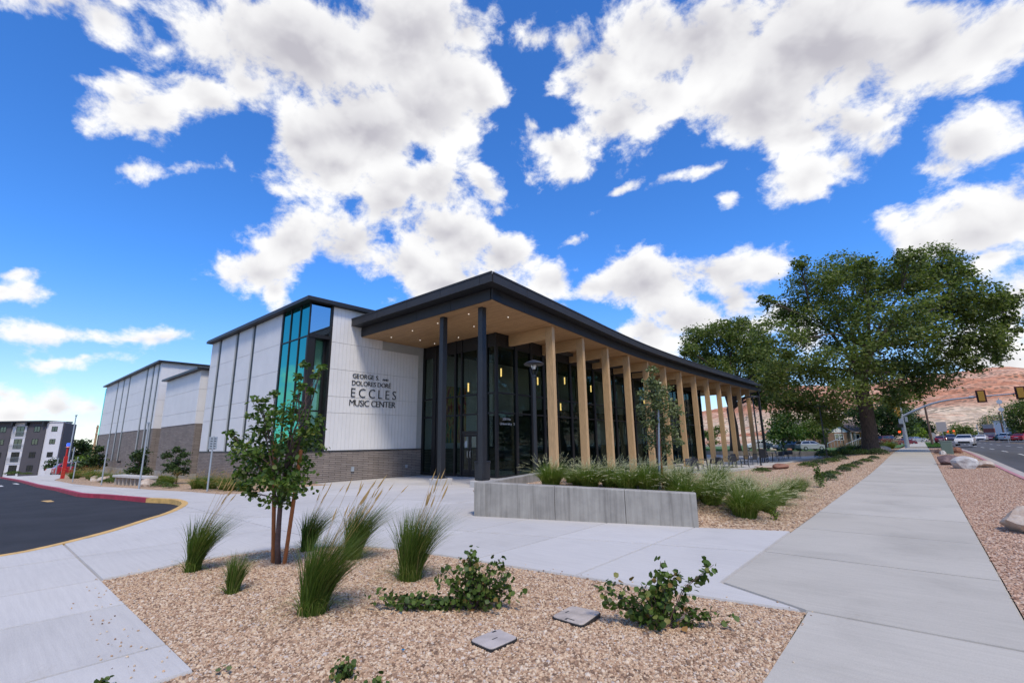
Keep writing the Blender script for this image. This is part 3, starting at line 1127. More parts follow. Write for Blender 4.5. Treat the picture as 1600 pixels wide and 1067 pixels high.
from mathutils import noise as mnoise
NA, NRr = 420, 130
hv, hf = [], []
for i in range(NA+1):
    az = -72+150*i/NA
    ridge = math.tan(R(hill_el(az)))*900
    for j in range(NRr+1):
        r = 330+900*(j/NRr)**1.1
        t = (r-330)/570
        x, y = r*math.sin(R(az)), r*math.cos(R(az))
        prof = .22*ss(0, .28, t)+.10*ss(.28, .5, t)+.68*ss(.42, 1.0, t)
        nz = mnoise.fractal(Vector((x*.011, y*.011, 3.1)), .9, 2.1, 6)
        rg = abs(mnoise.noise(Vector((x*.02+5, y*.007, 1.7))))
        z = ridge*(prof+.06*nz*min(1, t*2)*(1 if t < .9 else .45)+.05*(rg-.25)*min(1, 3*t)*(1-ss(.8, 1, t)))
        if t > 1:
            z *= 1-.35*(t-1)
        z += 2.2*mnoise.fractal(Vector((x*.05, y*.05, 9)), .8, 2.2, 4)*min(1, t*4)*(1 if ridge > 20 else .2)
        hv.append((x, y, z-1.2))
for i in range(NA):
    for j in range(NRr):
        a = i*(NRr+1)+j
        hf.append((a, a+1, a+NRr+2, a+NRr+1))


def hill_mat():
    m = mat('red_rock', (0.5, 0.3, 0.22), 0.95, spec=0.1)
    t = NT(m.node_tree)
    b = m.node_tree.nodes['Principled BSDF']
    co = t.n('ShaderNodeTexCoord').outputs['Object']
    big = t.noise(co, .012, 6, .62, .6)
    strata = t.noise(t.vmath('MULTIPLY', co, (.012, .012, .11)).outputs[0], 1.0, 7, .66, .4)
    s = t.n('ShaderNodeSeparateXYZ')
    t.link(co, s.inputs[0])
    c = t.ramp(strata, [(.3, (.46, .17, .09)), (.45, (.58, .27, .16)), (.55, (.65, .37, .25)), (.7, (.70, .49, .36))])  # rock tones lifted: the hill's sunlight is put into the colour
    pale = t.ramp(t.noise(co, .03, 5, .6), [(.3, (.60, .43, .29)), (.7, (.80, .64, .46))])
    low = t.math('MULTIPLY', t.smooth(s.outputs[2], 40, 22), t.smooth(big, .38, .5))
    c = t.mix(low, c, pale)
    fine = t.ramp(t.noise(co, .16, 7, .7), [(.34, (.45, .43, .43)), (.58, (1.12, 1.1, 1.07))])
    c = t.mix(.75, c, fine, 'MULTIPLY')
    vo = t.n('ShaderNodeTexVoronoi')
    vo.inputs['Scale'].default_value = .20
    t.link(t.vmath('ADD', co, t.vmath('MULTIPLY', t.n('ShaderNodeTexNoise', i_Scale=.2).outputs['Color'], (3, 3, 3)).outputs[0]).outputs[0], vo.inputs['Vector'])
    dots = t.smooth(vo.outputs['Distance'], .50, .30)
    cover = t.smooth(t.noise(co, .02, 4, .6), .42, .60)
    c = t.mix(t.math('MULTIPLY', t.math('MULTIPLY', dots, .85), t.math('MULTIPLY_ADD', cover, .8, .2)), c, (.085, .088, .06))
    t.link(c, b.inputs['Base Color'])
    bp = t.n('ShaderNodeBump')
    bp.inputs['Strength'].default_value = 1.0
    bp.inputs['Distance'].default_value = 3.0
    t.link(t.noise(co, .1, 8, .68), bp.inputs['Height'])
    t.link(bp.outputs[0], b.inputs['Normal'])
    return m


ho = fast_mesh('hills', np.array(hv), np.array(hf), hill_mat(), smooth=True)
ho['kind'] = 'structure'

# ------------------------------------------------------------------ music centre
bld = thing('music_center', 'white and taupe music center building with black canopy roof and timber columns', 'building', (-21.5, 10.0, 0))
FX, FY = -21.5, 10.0            # sign wall plane (faces +X) and wing plane (faces -Y)


def siding_y(x0, x1, z0, z1, name='siding_panel', fy=FY, pitch=.205, parent=bld, m=None):
    """One panel of vertical ribbed siding on a wall facing -Y."""
    mb = MB()
    n = max(1, round(abs(x1-x0)/pitch))
    w_ = (x1-x0)/n
    g = .0055
    mb.box(x0+.004, x1-.004, fy-.012, fy+.03, z0+.006, z1-.006)
    for i in range(n):
        mb.box(x0+w_*i+g, x0+w_*(i+1)-g, fy-.026, fy-.0125, z0+.008, z1-.008)
    return mb.build(name, m or M['siding'], parent)


def siding_x(y0, y1, z0, z1, name='siding_panel', fx=FX, pitch=.205, parent=bld, m=None):
    """The same on a wall facing +X."""
    mb = MB()
    n = max(1, round(abs(y1-y0)/pitch))
    w_ = (y1-y0)/n
    g = .0055
    mb.box(fx-.03, fx+.012, y0+.004, y1-.004, z0+.006, z1-.006)
    for i in range(n):
        mb.box(fx+.0125, fx+.026, y0+w_*i+g, y0+w_*(i+1)-g, z0+.008, z1-.008)
    return mb.build(name, m or M['siding'], parent)


def one(name, m, parent, *boxes, bevel=0.0):
    mb = MB()
    for b in boxes:
        mb.box(*b)
    return mb.build(name, m, parent, bevel=bevel)


# --- body of the tall front block
one('wall', M['reveal'], bld, (-35.4, -24.62, 10.04, 46, -.6, 8.52), (-24.62, FX-.9, 11.2, 46, -.6, 8.52), (FX-.9, FX-.04, 11.2, 46, -.6, 8.52))
BASE = 1.42
one('brick_base', M['brick'], bld, (-35.5, FX+.0, FY-.03, FY+.02, -.6, BASE-.05), (FX-.02, FX+.035, FY-.03, 16.9, -.6, BASE-.05))
one('base_flashing', M['dark'], bld, (-35.52, FX+.05, FY-.05, FY+.03, BASE-.05, BASE), (FX-.03, FX+.055, FY-.05, 16.9, BASE-.05, BASE))
one('wall_box', M['steel'], bld, (FX+.036, FX+.10, 12.6, 12.75, .40, .62))
one('wall_box', M['steel'], bld, (FX+.036, FX+.09, 15.85, 15.97, .42, .58))
ZR = [BASE, 3.30, 4.14, 5.46, 6.88, 8.52]
ZS = [BASE, 3.22, 4.01, 5.36, 6.71, 8.52]
# sign wall: five courses
for z0, z1 in zip(ZS[:-1], ZS[1:]):
    siding_x(11.17, 14.1 if z1 > 8 else 16.55, z0, z1)
# wing face: three narrow recessed slots between siding fields
SL = [(-34.20, -33.62), (-31.20, -30.64), (-28.60, -28.08)]
fields = [(-35.5, SL[0][0]), (SL[0][1], SL[1][0]), (SL[1][1], SL[2][0]), (SL[2][1], -24.62)]
for a, b in fields:
    for z0, z1 in zip(ZR[:-1], ZR[1:]):
        siding_y(a, b, z0, z1)
for a, b in SL:
    one('slot_window', M['mullion'], bld, (a-.02, b+.02, FY+.005, FY+.036, BASE, 8.52))
    one('slot_jamb', M['reveal'], bld, (a-.0, a+.17, FY-.015, FY+.0045, BASE, 8.52))
# roof edge of the front block
one('roof_edge', M['dark'], bld, (-35.75, FX+.32, FY-.34, 46, 8.53, 8.68), bevel=.01)
one('roof_edge', M['fascia'], bld, (-35.70, FX+.27, FY-.29, 46, 8.68, 8.74))

# glazed corner -----------------------------------------------------------
GX0 = -24.30
one('jamb', M['mullion'], bld, (GX0-.30, GX0-.16, FY-.03, FY+.12, BASE, 8.53))
one('jamb_return', M['reveal'], bld, (GX0-.33, GX0-.301, FY-.02, FY+.3, BASE, 8.52))
zl = [BASE, 3.30, 6.85, 8.52]
xm = [GX0-.16, -23.56, -22.52, -21.56]
for i in range(3):
    for j in range(3):
        one('glass_pane', M['teal_glass'], bld, (xm[i]+.03, xm[i+1]-.03, FY+.01, FY+.022, zl[j]+.03, zl[j+1]-.03))
for x in xm[1:-1]:
    one('mullion', M['mullion'], bld, (x-.028, x+.028, FY-.035, FY+.06, BASE, 8.52))
for z in zl[1:-1]:
    for i in range(3):
        one('transom', M['mullion'], bld, (xm[i]+.028, xm[i+1]-.028, FY-.03, FY+.05, z-.028, z+.028))
one('corner_post', M['mullion'], bld, (-21.585, -21.545, FY-.02, FY+.05, zl[2], 8.52))
one('corner_post', M['mullion'], bld, (-21.66, -21.54, FY-.025, FY+.35, BASE, zl[2]))
# top light on the east return, recess with set-back window below
one('glass_pane', M['clear_glass'], bld, (FX-.06, FX-.048, FY+.06, 11.05, 6.98, 8.42))
one('jamb', M['mullion'], bld, (FX-.9, FX+.02, 11.06, 11.165, BASE, 8.52))
one('reveal_soffit', M['mullion'], bld, (-22.6, FX, FY+.05, 11.06, 6.80, 6.96))
one('window_frame', M['mullion'], bld, (-21.98, -21.88, FY+.36, FY+.56, BASE, 6.8), (-21.98, -21.88, 10.97, 11.06, BASE, 6.8), (-21.98, -21.88, FY+.56, 10.97, 3.26, 3.34),
    (-21.98, -21.88, FY+.56, 10.97, 4.82, 4.87), (-22.0, -21.6, FY+.05, 11.06, BASE-.0, BASE+.06))
for a, b in ((BASE+.06, 3.26), (3.34, 4.82), (4.87, 6.8)):
    one('glass_pane', M['green_glass'], bld, (-21.94, -21.928, FY+.56, 10.97, a, b))
one('curtain', M['cast'], bld, (-22.16, -22.12, FY+.3, 11.05, 3.0, 6.8))
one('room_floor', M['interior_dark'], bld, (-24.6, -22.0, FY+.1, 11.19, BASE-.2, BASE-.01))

# --- lower link block and far block ---------------------------------------
def far_block(x0, x1, depth, top, border, conc, joints, slots, slot_low):
    one('wall', M['reveal'], bld, (x0+.03, x1-.03, FY+.04, depth, border, top))
    one('brick_base', M['brick'], bld, (x0, x1, FY-.0, depth, conc, border))
    one('concrete_base', M['board'], bld, (x0-.02, x1+.02, FY-.06, depth, -2.6, conc))
    one('roof_edge', M['dark'], bld, (x0-.35, x1+.25, FY-.35, depth, top, top+.14))
    zz = [border]+joints+[top]
    xs = [x0]+[v for s in slots for v in s]+[x1]
    for k in range(0, len(xs), 2):
        for z0, z1 in zip(zz[:-1], zz[1:]):
            siding_y(xs[k], xs[k+1], z0, z1, pitch=.41)
    for a, b in slots:
        one('slot_window', M['mullion'], bld, (a, b, FY-.014, FY+.028, slot_low, top))
        one('slot_jamb', M['reveal'], bld, (a, a+(b-a)*.4, FY-.02, FY-.0145, slot_low, top))
    y0 = FY+.03
    for z0, z1 in zip(zz[:-1], zz[1:]):
        n = 3
        for k in range(n):
            siding_x(y0+(depth-y0)*k/n, y0+(depth-y0)*(k+1)/n, z0, z1, fx=x1-.03, pitch=.41)


far_block(-45.7, -37.2, 24, 6.95, 3.27, -.04, [4.13, 5.62], [], 0)
far_block(-72.4, -48.2, 40, 8.85, 3.27, -.12, [4.32, 5.65, 6.86], [(-66.2, -65.5), (-63.2, -62.5), (-60.5, -59.8), (-53.4, -52.7), (-51.2, -50.5), (-49.4, -48.75)], .5)
one('glass_pane', M['teal_glass'], bld, (-72.46, -72.44, 10.2, 16, 3.4, 8.6))
one('glass_pane', M['teal_glass'], bld, (-72.9, -72.45, FY-.03, FY+.1, 3.3, 8.7))
one('corner_post', M['mullion'], bld, (-72.9, -72.45, FY-.035, FY+.1, -1.2, 3.3))
one('camera_box', M['dark'], bld, (-58.6, -58.4, FY-.25, FY-.01, .35, .52))

# --- canopy ---------------------------------------------------------------
EDGE = [(12.27, -11.47), (16, -11.88), (20, -12.33), (24, -12.79), (28.5, -13.2), (33, -13.43), (38, -13.53), (44, -13.55), (51, -13.48), (57, -13.38), (62.2, -13.2)]


def edge_x(y, e=EDGE):
    for (a, xa), (b, xb) in zip(e[:-1], e[1:]):
        if y <= b:
            return xa+(xb-xa)*(y-a)/(b-a)
    return e[-1][1]


edge_line = [Vector((x, y)) for x, y, _ in [tuple(v) for v in catmull([(b, a, 0) for a, b in EDGE], 5)]]
NE = edge_line[-1]


def offset(line, d):
    out = []
    for i, p in enumerate(line):
        a, b = line[max(0, i-1)], line[min(len(line)-1, i+1)]
        t = (b-a).normalized()
        out.append(p+Vector((-t.y, t.x))*d)
    return out


def roof_prism(name, m, d_e, ys, yn, z0, z1):
    L = offset(edge_line, d_e)
    poly = [(FX-.3, ys)]+[(L[0].x, ys)]+[(p.x, p.y) for p in L if ys+.2 < p.y < yn-.2]+[(L[-1].x, yn), (FX-.3, yn)]
    mb = MB()
    mb.prism(poly, z0, z1)
    return mb.build(name, m, bld)


roof_prism('roof', M['dark'], .03, 12.20, NE.y-.03, 7.70, 8.02)
roof_prism('roof_recess', M['dark'], .52, 12.79, NE.y-.55, 7.24, 7.699)


def fascia_run(name, pts, z0, z1, pan, m, th=.035):
    """Metal fascia panels along a plan line, each about pan long, with open joints."""
    pts = [Vector(p[:2]) for p in pts]
    segs, cur, acc = [], [pts[0]], 0.0
    for a, b in zip(pts[:-1], pts[1:]):
        L = (b-a).length
        pos = 0.0
        while acc+(L-pos) >= pan:
            t = pan-acc
            pos += t
            q = a.lerp(b, pos/L)
            cur.append(q)
            segs.append(cur)
            cur, acc = [q], 0.0
        acc += L-pos
        cur.append(b)
    if acc > .2:
        segs.append(cur)
    for s in segs:
        mb = MB()
        line = [p for i, p in enumerate(s) if i == 0 or (p-s[i-1]).length > 1e-3]
        if len(line) < 2:
            continue
        line[0] = line[0].lerp(line[1], min(.4, .008/(line[1]-line[0]).length))
        line[-1] = line[-1].lerp(line[-2], min(.4, .008/(line[-1]-line[-2]).length))
        inn = offset(line, th)
        n = len(line)
        mb.add([(p.x, p.y, z0) for p in line]+[(p.x, p.y, z1) for p in line]+[(p.x, p.y, z1) for p in inn]+[(p.x, p.y, z0) for p in inn],
               [(i, i+1, n+i+1, n+i) for i in range(n-1)]+[(n+i, n+i+1, 2*n+i+1, 2*n+i) for i in range(n-1)]+[(3*n+i, 3*n+i+1, i+1, i) for i in range(n-1)]+
               [(0, n, 2*n, 3*n), (n-1, 4*n-1, 3*n-1, 2*n-1)])
        mb.build(name, m, bld)


front_up = [(FX+.0, 12.17), (edge_line[0].x, 12.17)]
fascia_run('fascia_panel', front_up, 7.68, 8.02, 2.35, M['fascia'])
fascia_run('fascia_panel', [(p.x, p.y) for p in edge_line], 7.68, 8.02, 2.4, M['fascia'])
fascia_run('roof_trim', [(FX, 12.15), (edge_line[0].x+.02, 12.15)], 8.021, 8.09, 20, M['fascia'], .06)
fascia_run('roof_trim', [(p.x+.02, p.y) for p in edge_line], 8.021, 8.09, 200, M['fascia'], .06)
low_line = [p for p in offset(edge_line, .50)]
low_line[0] = Vector((low_line[0].x, 12.76))
low_line = [p for p in low_line if p.y < NE.y-.5]
fascia_run('lower_fascia_panel', [(FX+.0, 12.76), (low_line[0].x, 12.76)], 7.21, 7.68, 2.35, M['fascia'])
fascia_run('lower_fascia_panel', low_line, 7.21, 7.68, 2.4, M['fascia'])
roof_prism('soffit', M['soffit'], .56, 12.82, NE.y-.6, 7.205, 7.236)
for (x, y) in [(-20.4, 13.9), (-19.9, 15.4), (-18.4, 13.75), (-17.9, 15.2), (-16.4, 13.7), (-15.6, 15.3), (-14.2, 13.6), (-13.3, 15.2), (-17.9, 16.4), (-20, 16.5)]:
    mb = MB()
    mb.prism([(x+.028*math.cos(k*.785), y+.028*math.sin(k*.785)) for k in range(8)], 7.196, 7.2045)
    mb.build('downlight', M['downlight'], bld)

# steel posts at the entrance
def steel_post(x, y, z0, z1, s=.25, plinth=.26):
    o_ = one('steel_column', M['dark'], bld, (x-s/2, x+s/2, y-s/2, y+s/2, z0, z1), bevel=.012)
    one('base_plate', M['dark'], o_, (x-s*.75, x+s*.75, y-s*.75, y+s*.75, z0-.02, z0+.015))
    if plinth:
        one('concrete_plinth', M['concrete'], o_, (x-.34, x+.34, y-.34, y+.34, z0-plinth-.1, z0-.021), bevel=.015)


steel_post(-15.42, 13.22, .27, 7.205)
steel_post(-13.10, 13.32, .27, 7.205)
steel_post(-13.9, 60.9, -.44, 7.205, .24, 0)

# timber columns and beams ---------------------------------------------------
COL = []
for i in range(13):
    y = 18.0+3.32*i
    COL.append((edge_x(y)-.93, y))
FLOOR = lambda y: -.42*ss(17, 34, y)


def glass_x(y):
    return edge_x(y)-3.55 if y > 20 else edge_x(y)-3.55


for (x, y) in COL:
    zb = zg(x, y)
    c = one('timber_column', M['timber'], bld, (x-.21, x+.21, y-.105, y+.105, zb+.02, 7.205), bevel=.012)
    one('column_shoe', M['dark'], c, (x-.16, x+.16, y-.06, y+.06, zb-.1, zb+.02))
    gx_ = max(glass_x(y)-.0, -17.4)
    one('beam', M['beam'], bld, (gx_ if y < 51 else x-3.4, x-.212, y-.10, y+.10, 6.62, 7.2045), bevel=.008)

# entrance glazing -------------------------------------------------------------
def pane_seg(p, q, z0, z1, m='glass'):
    mb = MB()
    mb.bar(p, q, .012, z0, z1)
    return mb.build('glass_pane', M[m], bld)


def rail(p, q, z0, z1, th=.09, name='transom'):
    mb = MB()
    mb.bar(p, q, th, z0, z1)
    return mb.build(name, M['mullion'], bld)


def post(p, s=.07, z0=-.0, z1=7.2, name='mullion', d=None):
    mb = MB()
    mb.box(p[0]-s/2, p[0]+s/2, p[1]-(d or s)/2, p[1]+(d or s)/2, z0, z1)
    return mb.build(name, M['mullion'], bld)


EY = 17.0
ex = [-21.44, -20.45, -20.05, -18.72, -18.22, -16.98, -16.38, -15.72]
lev = [.12, 3.13, 4.13, 6.55]
wide = {1: .30, 2: .34, 3: .12, 4: .10, 5: .10, 6: .16}
for k, x in enumerate(ex):
    post((x, EY), wide.get(k, .12), 0, 7.2, d=.16)
for k in range(len(ex)-1):
    a, b = (ex[k]+.06, EY), (ex[k+1]-.06, EY)
    if k == 1:
        rail((ex[1], EY+.02), (ex[2], EY+.02), 0, 7.19, .10, 'mullion_infill')
        continue
    for z in lev[1:]:
        rail(a, b, z-.045, z+.045)
    rail(a, b, 0, .12)
    rail(a, b, 6.595, 7.19, .08, 'head_panel')
    if k == 4:                                                   # double door
        rail(a, b, 2.12, 2.28, .10, 'door_head')
        pane_seg(a, b, 2.28, 3.085)
        xm_ = (a[0]+b[0])/2
        for (u, v, hx) in ((a[0], xm_-.01, xm_-.10), (xm_+.01, b[0], xm_+.10)):
            dr = MB()
            for bx in ((u, u+.09), (v-.09, v)):
                dr.box(*bx, EY-.03, EY+.03, .125, 2.11)
            dr.box(u+.09, v-.09, EY-.03, EY+.03, .125, .36)
            dr.box(u+.09, v-.09, EY-.03, EY+.03, 2.0, 2.11)
            d_o = dr.build('door', M['mullion'], bld)
            mb = MB()
            mb.box(u+.091, v-.091, EY-.006, EY+.006, .362, 1.998)
            mb.build('door_glass', M['glass'], d_o)
            mb = MB()
            mb.tube([(hx, EY-.035, .95), (hx, EY-.10, .97), (hx, EY-.10, 1.27), (hx, EY-.035, 1.29)], .014, 6)
            mb.build('handle', M['chrome'], d_o)
        one('door_notice', M['steel'], bld, (a[0]+.20, a[0]+.36, EY-.012, EY-.008, 1.45, 1.78))
    else:
        pane_seg(a, b, .12, 3.085)
    pane_seg(a, b, 3.175, 4.085)
    pane_seg(a, b, 4.175, 6.505)
# east side: short return, then bays that follow the curve
line = [(-15.72, EY), (-15.74, 18.52)]+[(glass_x(y), y) for y in [20.0]+[c[1] for c in COL[1:10]]]+[(glass_x(50), 50.0)]
for k, (p, q) in enumerate(zip(line[:-1], line[1:])):
    zb = FLOOR(max(p[1], q[1]))-.05
    post(q, .16, zb, 7.2, d=.20)
    p_, q_ = Vector(p), Vector(q)
    t = (q_-p_).normalized()
    L_ = (q_-p_).length
    nsub = 1 if L_ < 1.8 else 2
    rail(p, q, zb, zb+.16, .10)
    rail(p, q, 6.595, 7.19, .085, 'head_panel')
    for z in lev[1:]:
        rail(p, q, z-.04, z+.04)
    for s_ in range(nsub):
        a = p_+t*(L_*s_/nsub+.05)
        b = p_+t*(L_*(s_+1)/nsub-.05)
        for z0, z1 in ((zb+.16, 3.09), (3.17, 4.09), (4.17, 6.51)):
            pane_seg(a, b, z0, z1)
        if s_ < nsub-1:
            post(p_+t*(L_*(s_+1)/nsub), .07, zb, 7.2)
rail((glass_x(50), 50.0), (-26, 50.0), -.5, 7.19, .12, 'end_wall')

# interior seen through the glass
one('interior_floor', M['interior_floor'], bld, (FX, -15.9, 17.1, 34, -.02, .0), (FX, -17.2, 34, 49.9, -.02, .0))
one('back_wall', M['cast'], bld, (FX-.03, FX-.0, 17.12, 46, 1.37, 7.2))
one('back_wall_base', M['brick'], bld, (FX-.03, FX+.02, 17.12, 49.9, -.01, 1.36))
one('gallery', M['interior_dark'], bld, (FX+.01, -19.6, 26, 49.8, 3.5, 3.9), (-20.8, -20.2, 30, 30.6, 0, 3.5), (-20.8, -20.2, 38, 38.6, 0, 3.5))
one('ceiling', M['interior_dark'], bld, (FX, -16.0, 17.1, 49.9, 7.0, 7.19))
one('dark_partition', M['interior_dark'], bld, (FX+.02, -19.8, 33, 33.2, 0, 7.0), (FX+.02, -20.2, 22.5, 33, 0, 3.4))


def mural():
    m = mat('abstract_mural', (.5, .3, .1), .6)
    t = NT(m.node_tree)
    co = t.n('ShaderNodeTexCoord').outputs['Object']
    nz = t.noise(t.vmath('MULTIPLY', co, (1, 2.2, .6)).outputs[0], 1.4, 3, .5, 1.2)
    t.link(t.ramp(nz, [(.3, (.02, .22, .20)), (.42, (.30, .36, .10)), (.5, (.75, .52, .08)), (.6, (.55, .10, .04)), (.72, (.16, .03, .03))]), m.node_tree.nodes['Principled BSDF'].inputs['Base Color'])
    return m


one('mural', mural(), bld, (FX+.001, FX+.03, 18.6, 20.4, 1.7, 5.1))

# lettering on the sign wall ------------------------------------------------------
sign = bpy.data.objects.new('sign_lettering', None)
C.objects.link(sign)
sign.parent = bld
sign.location = Vector((FX+.03, 12.35, 4.0))-wloc(bld)
_glyphs = {}


def glyph(ch, bold=0.0):
    if (ch, bold) in _glyphs:
        return _glyphs[(ch, bold)]
    cu = bpy.data.curves.new('letter', 'FONT')
    cu.body = ch
    cu.size = 1.0
    cu.extrude = .035
    cu.offset = bold-.012
    cu.resolution_u = 3
    tmp = bpy.data.objects.new('letter', cu)
    C.objects.link(tmp)
    dg = bpy.context.evaluated_depsgraph_get()
    me = bpy.data.meshes.new_from_object(tmp.evaluated_get(dg))
    me.name = 'letter'
    xs = [v.co.x for v in me.vertices] or [0]
    w0, w1 = min(xs), max(xs)
    bpy.data.objects.remove(tmp)
    bpy.data.curves.remove(cu)
    _glyphs[(ch, bold)] = (me, w0, w1)
    return _glyphs[(ch, bold)]


def letters(text, parent, mtl, start, length, base, cap, up_axis='x', gap=.16, space=.42, name='letter', bold=0.0, depth=1.0):
    """Place text so that its caps are cap high and it fills length along +Y, starting at start."""
    s = cap/.73
    tot, items = 0.0, []
    for ch in text:
        if ch == ' ':
            tot += space
            continue
        me, w0, w1 = glyph(ch, bold)
        items.append((ch, tot-w0))
        tot += (w1-w0)+gap
    tot -= gap
    kx = length/tot
    for ch, off in items:
        me = glyph(ch, bold)[0]
        if not me.materials:
            me.materials.append(mtl)
        o = bpy.data.objects.new(name, me)
        C.objects.link(o)
        o.parent = parent
        # local frame: glyph x -> +Y, glyph y -> +Z, glyph z -> +X
        o.matrix_local = Matrix(((0, 0, depth, 0), (kx, 0, 0, start+off*kx), (0, s, 0, base), (0, 0, 0, 1)))


def yz_of(px):
    return px


letters('GEORGE S.', sign, M['dark'], .06, 1.55, 1.02, .245, gap=.10, space=.30)
letters('AND', sign, M['dark'], 1.82, .36, 1.02, .115, gap=.10)
letters('DOLORES DORÉ', sign, M['dark'], .04, 2.32, .655, .25, gap=.09, space=.26)
letters('ECCLES', sign, M['dark'], .02, 2.70, .045, .49, gap=.34)
letters('MUSIC CENTER', sign, M['dark'], -.04, 2.74, -.395, .33, gap=.07, space=.24)
# address on the glass beside the door
addr = bpy.data.objects.new('address_lettering', None)
C.objects.link(addr)
addr.parent = bld
addr.location = Vector((-15.70, 17.0, 2.6))-wloc(bld)
_glyphs.clear()
letters('250 No', addr, M['cast'], .42, .62, .17, .13, gap=.10, space=.3, depth=.1)
letters('University S', addr, M['cast'], .22, 1.12, -.06, .13, gap=.08, space=.5, depth=.1)

# pendant lights -----------------------------------------------------------------
PEND = [(16.9+1.2, 4.75, -18.9), (18.7, 5.5, -18.6), (20.21, 5.75, -18.3), (23.75, 5.55, -18.3), (24.2, 5.9, -18.3), (26.84, 5.85, -18.3), (26.24, 4.0, -18.3), (29.5, 5.05, -18.3), (30.3, 5.55, -18.3),
        (32.4, 4.85, -18.2), (35.7, 4.95, -18.1), (36.3, 4.75, -18.1), (39.5, 5.0, -18.4)]
PORD = ['first', 'second', 'third', 'fourth', 'fifth', 'sixth', 'seventh', 'eighth', 'ninth', 'tenth', 'eleventh', 'twelfth', 'thirteenth']
for i, (y, z, x) in enumerate(PEND):
    p = thing('pendant_light', 'slim glowing amber tube light in the dark lobby, %s along from the entrance door' % PORD[i], 'pendant light', (x, y, z), 0, 'amber tube lights in the lobby')
    mb = MB()
    mb.tube([(0, 0, -.24), (0, 0, .24)], .042, 8)
    mb.build('lamp', M['warm_light'], p, world=False)
    mb = MB()
    mb.tube([(0, 0, .2), (0, 0, 7.0-z)], .006, 5)
    mb.build('cable', M['dark'], p, world=False)

# ------------------------------------------------------------------ planter wall, benches, posts, lamps, cabinets, rocks, lids
pw = thing('planter_wall', 'low board-marked grey concrete planter wall in front of the timber columns', 'planter wall', (-8.15, 8.01, 0))
A_, B_ = Vector((-8.15, 8.01)), Vector((-3.51, 9.52))
dA = (B_-A_).normalized()
nA = Vector((-dA.y, dA.x))
L_ = (B_-A_).length
cuts = [0, .31, 1.98, 3.50, L_]


def wall_piece(s0, s1, t0=.24):
    mb = MB()
    g = .006
    a, b = A_+dA*(s0+(g if s0 else 0)), A_+dA*(s1-(g if s1 < L_ else 0))
    za, zb = .765-.135*s0/L_, .765-.135*s1/L_
    p = [a, b, b+nA*t0, a+nA*t0]
    ch = .018
    q = [a+nA*ch, b+nA*ch, b+nA*(t0-ch), a+nA*(t0-ch)]
    if s1 >= L_:
        q[1] -= dA*ch; q[2] -= dA*ch
    zz = [za, zb, zb, za]
    mb.add([(*v, -.3) for v in p]+[(*v, z-ch) for v, z in zip(p, zz)]+[(*v, z) for v, z in zip(q, zz)],
           [(3, 2, 1, 0), (0, 1, 5, 4), (1, 2, 6, 5), (2, 3, 7, 6), (3, 0, 4, 7), (4, 5, 9, 8), (5, 6, 10, 9), (6, 7, 11, 10), (7, 4, 8, 11), (8, 9, 10, 11)])
    return mb.build('wall_section', M['board'], pw)


for s0, s1 in zip(cuts[:-1], cuts[1:]):
    wall_piece(s0, s1)
mb = MB()
mb.bar((-8.05, 8.28), (-9.02, 11.75), .24, -.3, .755)
mb.build('return_wall', M['board'], pw, bevel=.015)
# lids of the irrigation boxes
def lid(label, quad, z, m_top, holes):
    c = sum((Vector(q) for q in quad), Vector((0, 0)))/4
    t = thing('valve_box_lid', label, 'valve box lid', (c.x, c.y, z))
    q2 = [Vector(q)-c for q in quad]
    def rounded(s, n=4, r=.16):
        out = []
        for i in range(4):
            p0, p, p1 = q2[i-1]*s, q2[i]*s, q2[(i+1) % 4]*s
            a, b = p.lerp(p0, r), p.lerp(p1, r)
            for k in range(n+1):
                u = k/n
                out.append(a*(1-u)**2+p*2*u*(1-u)+b*u*u)
        return out
    mb = MB()
    mb.prism(rounded(1.0), -.06, .016)
    mb.build('rim', M['black_plastic'], t, world=False)
    mb = MB()
    mb.prism(rounded(.955), .0161, .028)
    mb.build('cover', m_top, t, world=False, bevel=.004)
    for (u, v, l, w_, a) in holes:
        mb = MB()
        p = q2[0]*(1-u)*(1-v)+q2[1]*u*(1-v)+q2[2]*u*v+q2[3]*(1-u)*v
        d = (q2[1]-q2[0]).normalized() if a else (q2[3]-q2[0]).normalized()
        n_ = Vector((-d.y, d.x))
        mb.add([(*(p+d*l*i+n_*w_*j), .0286) for i, j in ((-1, -1), (1, -1), (1, 1), (-1, 1))], [(0, 1, 2, 3)])
        mb.build('finger_slot', M['black_plastic'], t, world=False)
    return t


m_lid = mat('lid_tan', (0.42, 0.37, 0.34), .8, 0, .2, 5, .2, 60)
m_lid2 = mat('lid_grey_tan', (0.40, 0.345, 0.30), .85, 0, .25, 7, .3, 50)
lid('pale grey-tan valve box lid raised on its black rim, nearest the camera', [(-3.06, 2.95), (-2.79, 2.93), (-2.77, 3.25), (-3.04, 3.28)], .05, m_lid, [(.12, .78, .022, .010, 0), (.52, .5, .03, .006, 0)])
lid('dusty tan valve box lid lying flat, with two pebbles on it', [(-2.88, 3.83), (-2.52, 3.82), (-2.56, 4.24), (-2.89, 4.20)], .035, m_lid2, [(.55, .14, .045, .008, 1), (.45, .08, .012, .012, 1), (.2, .5, .03, .006, 0)])

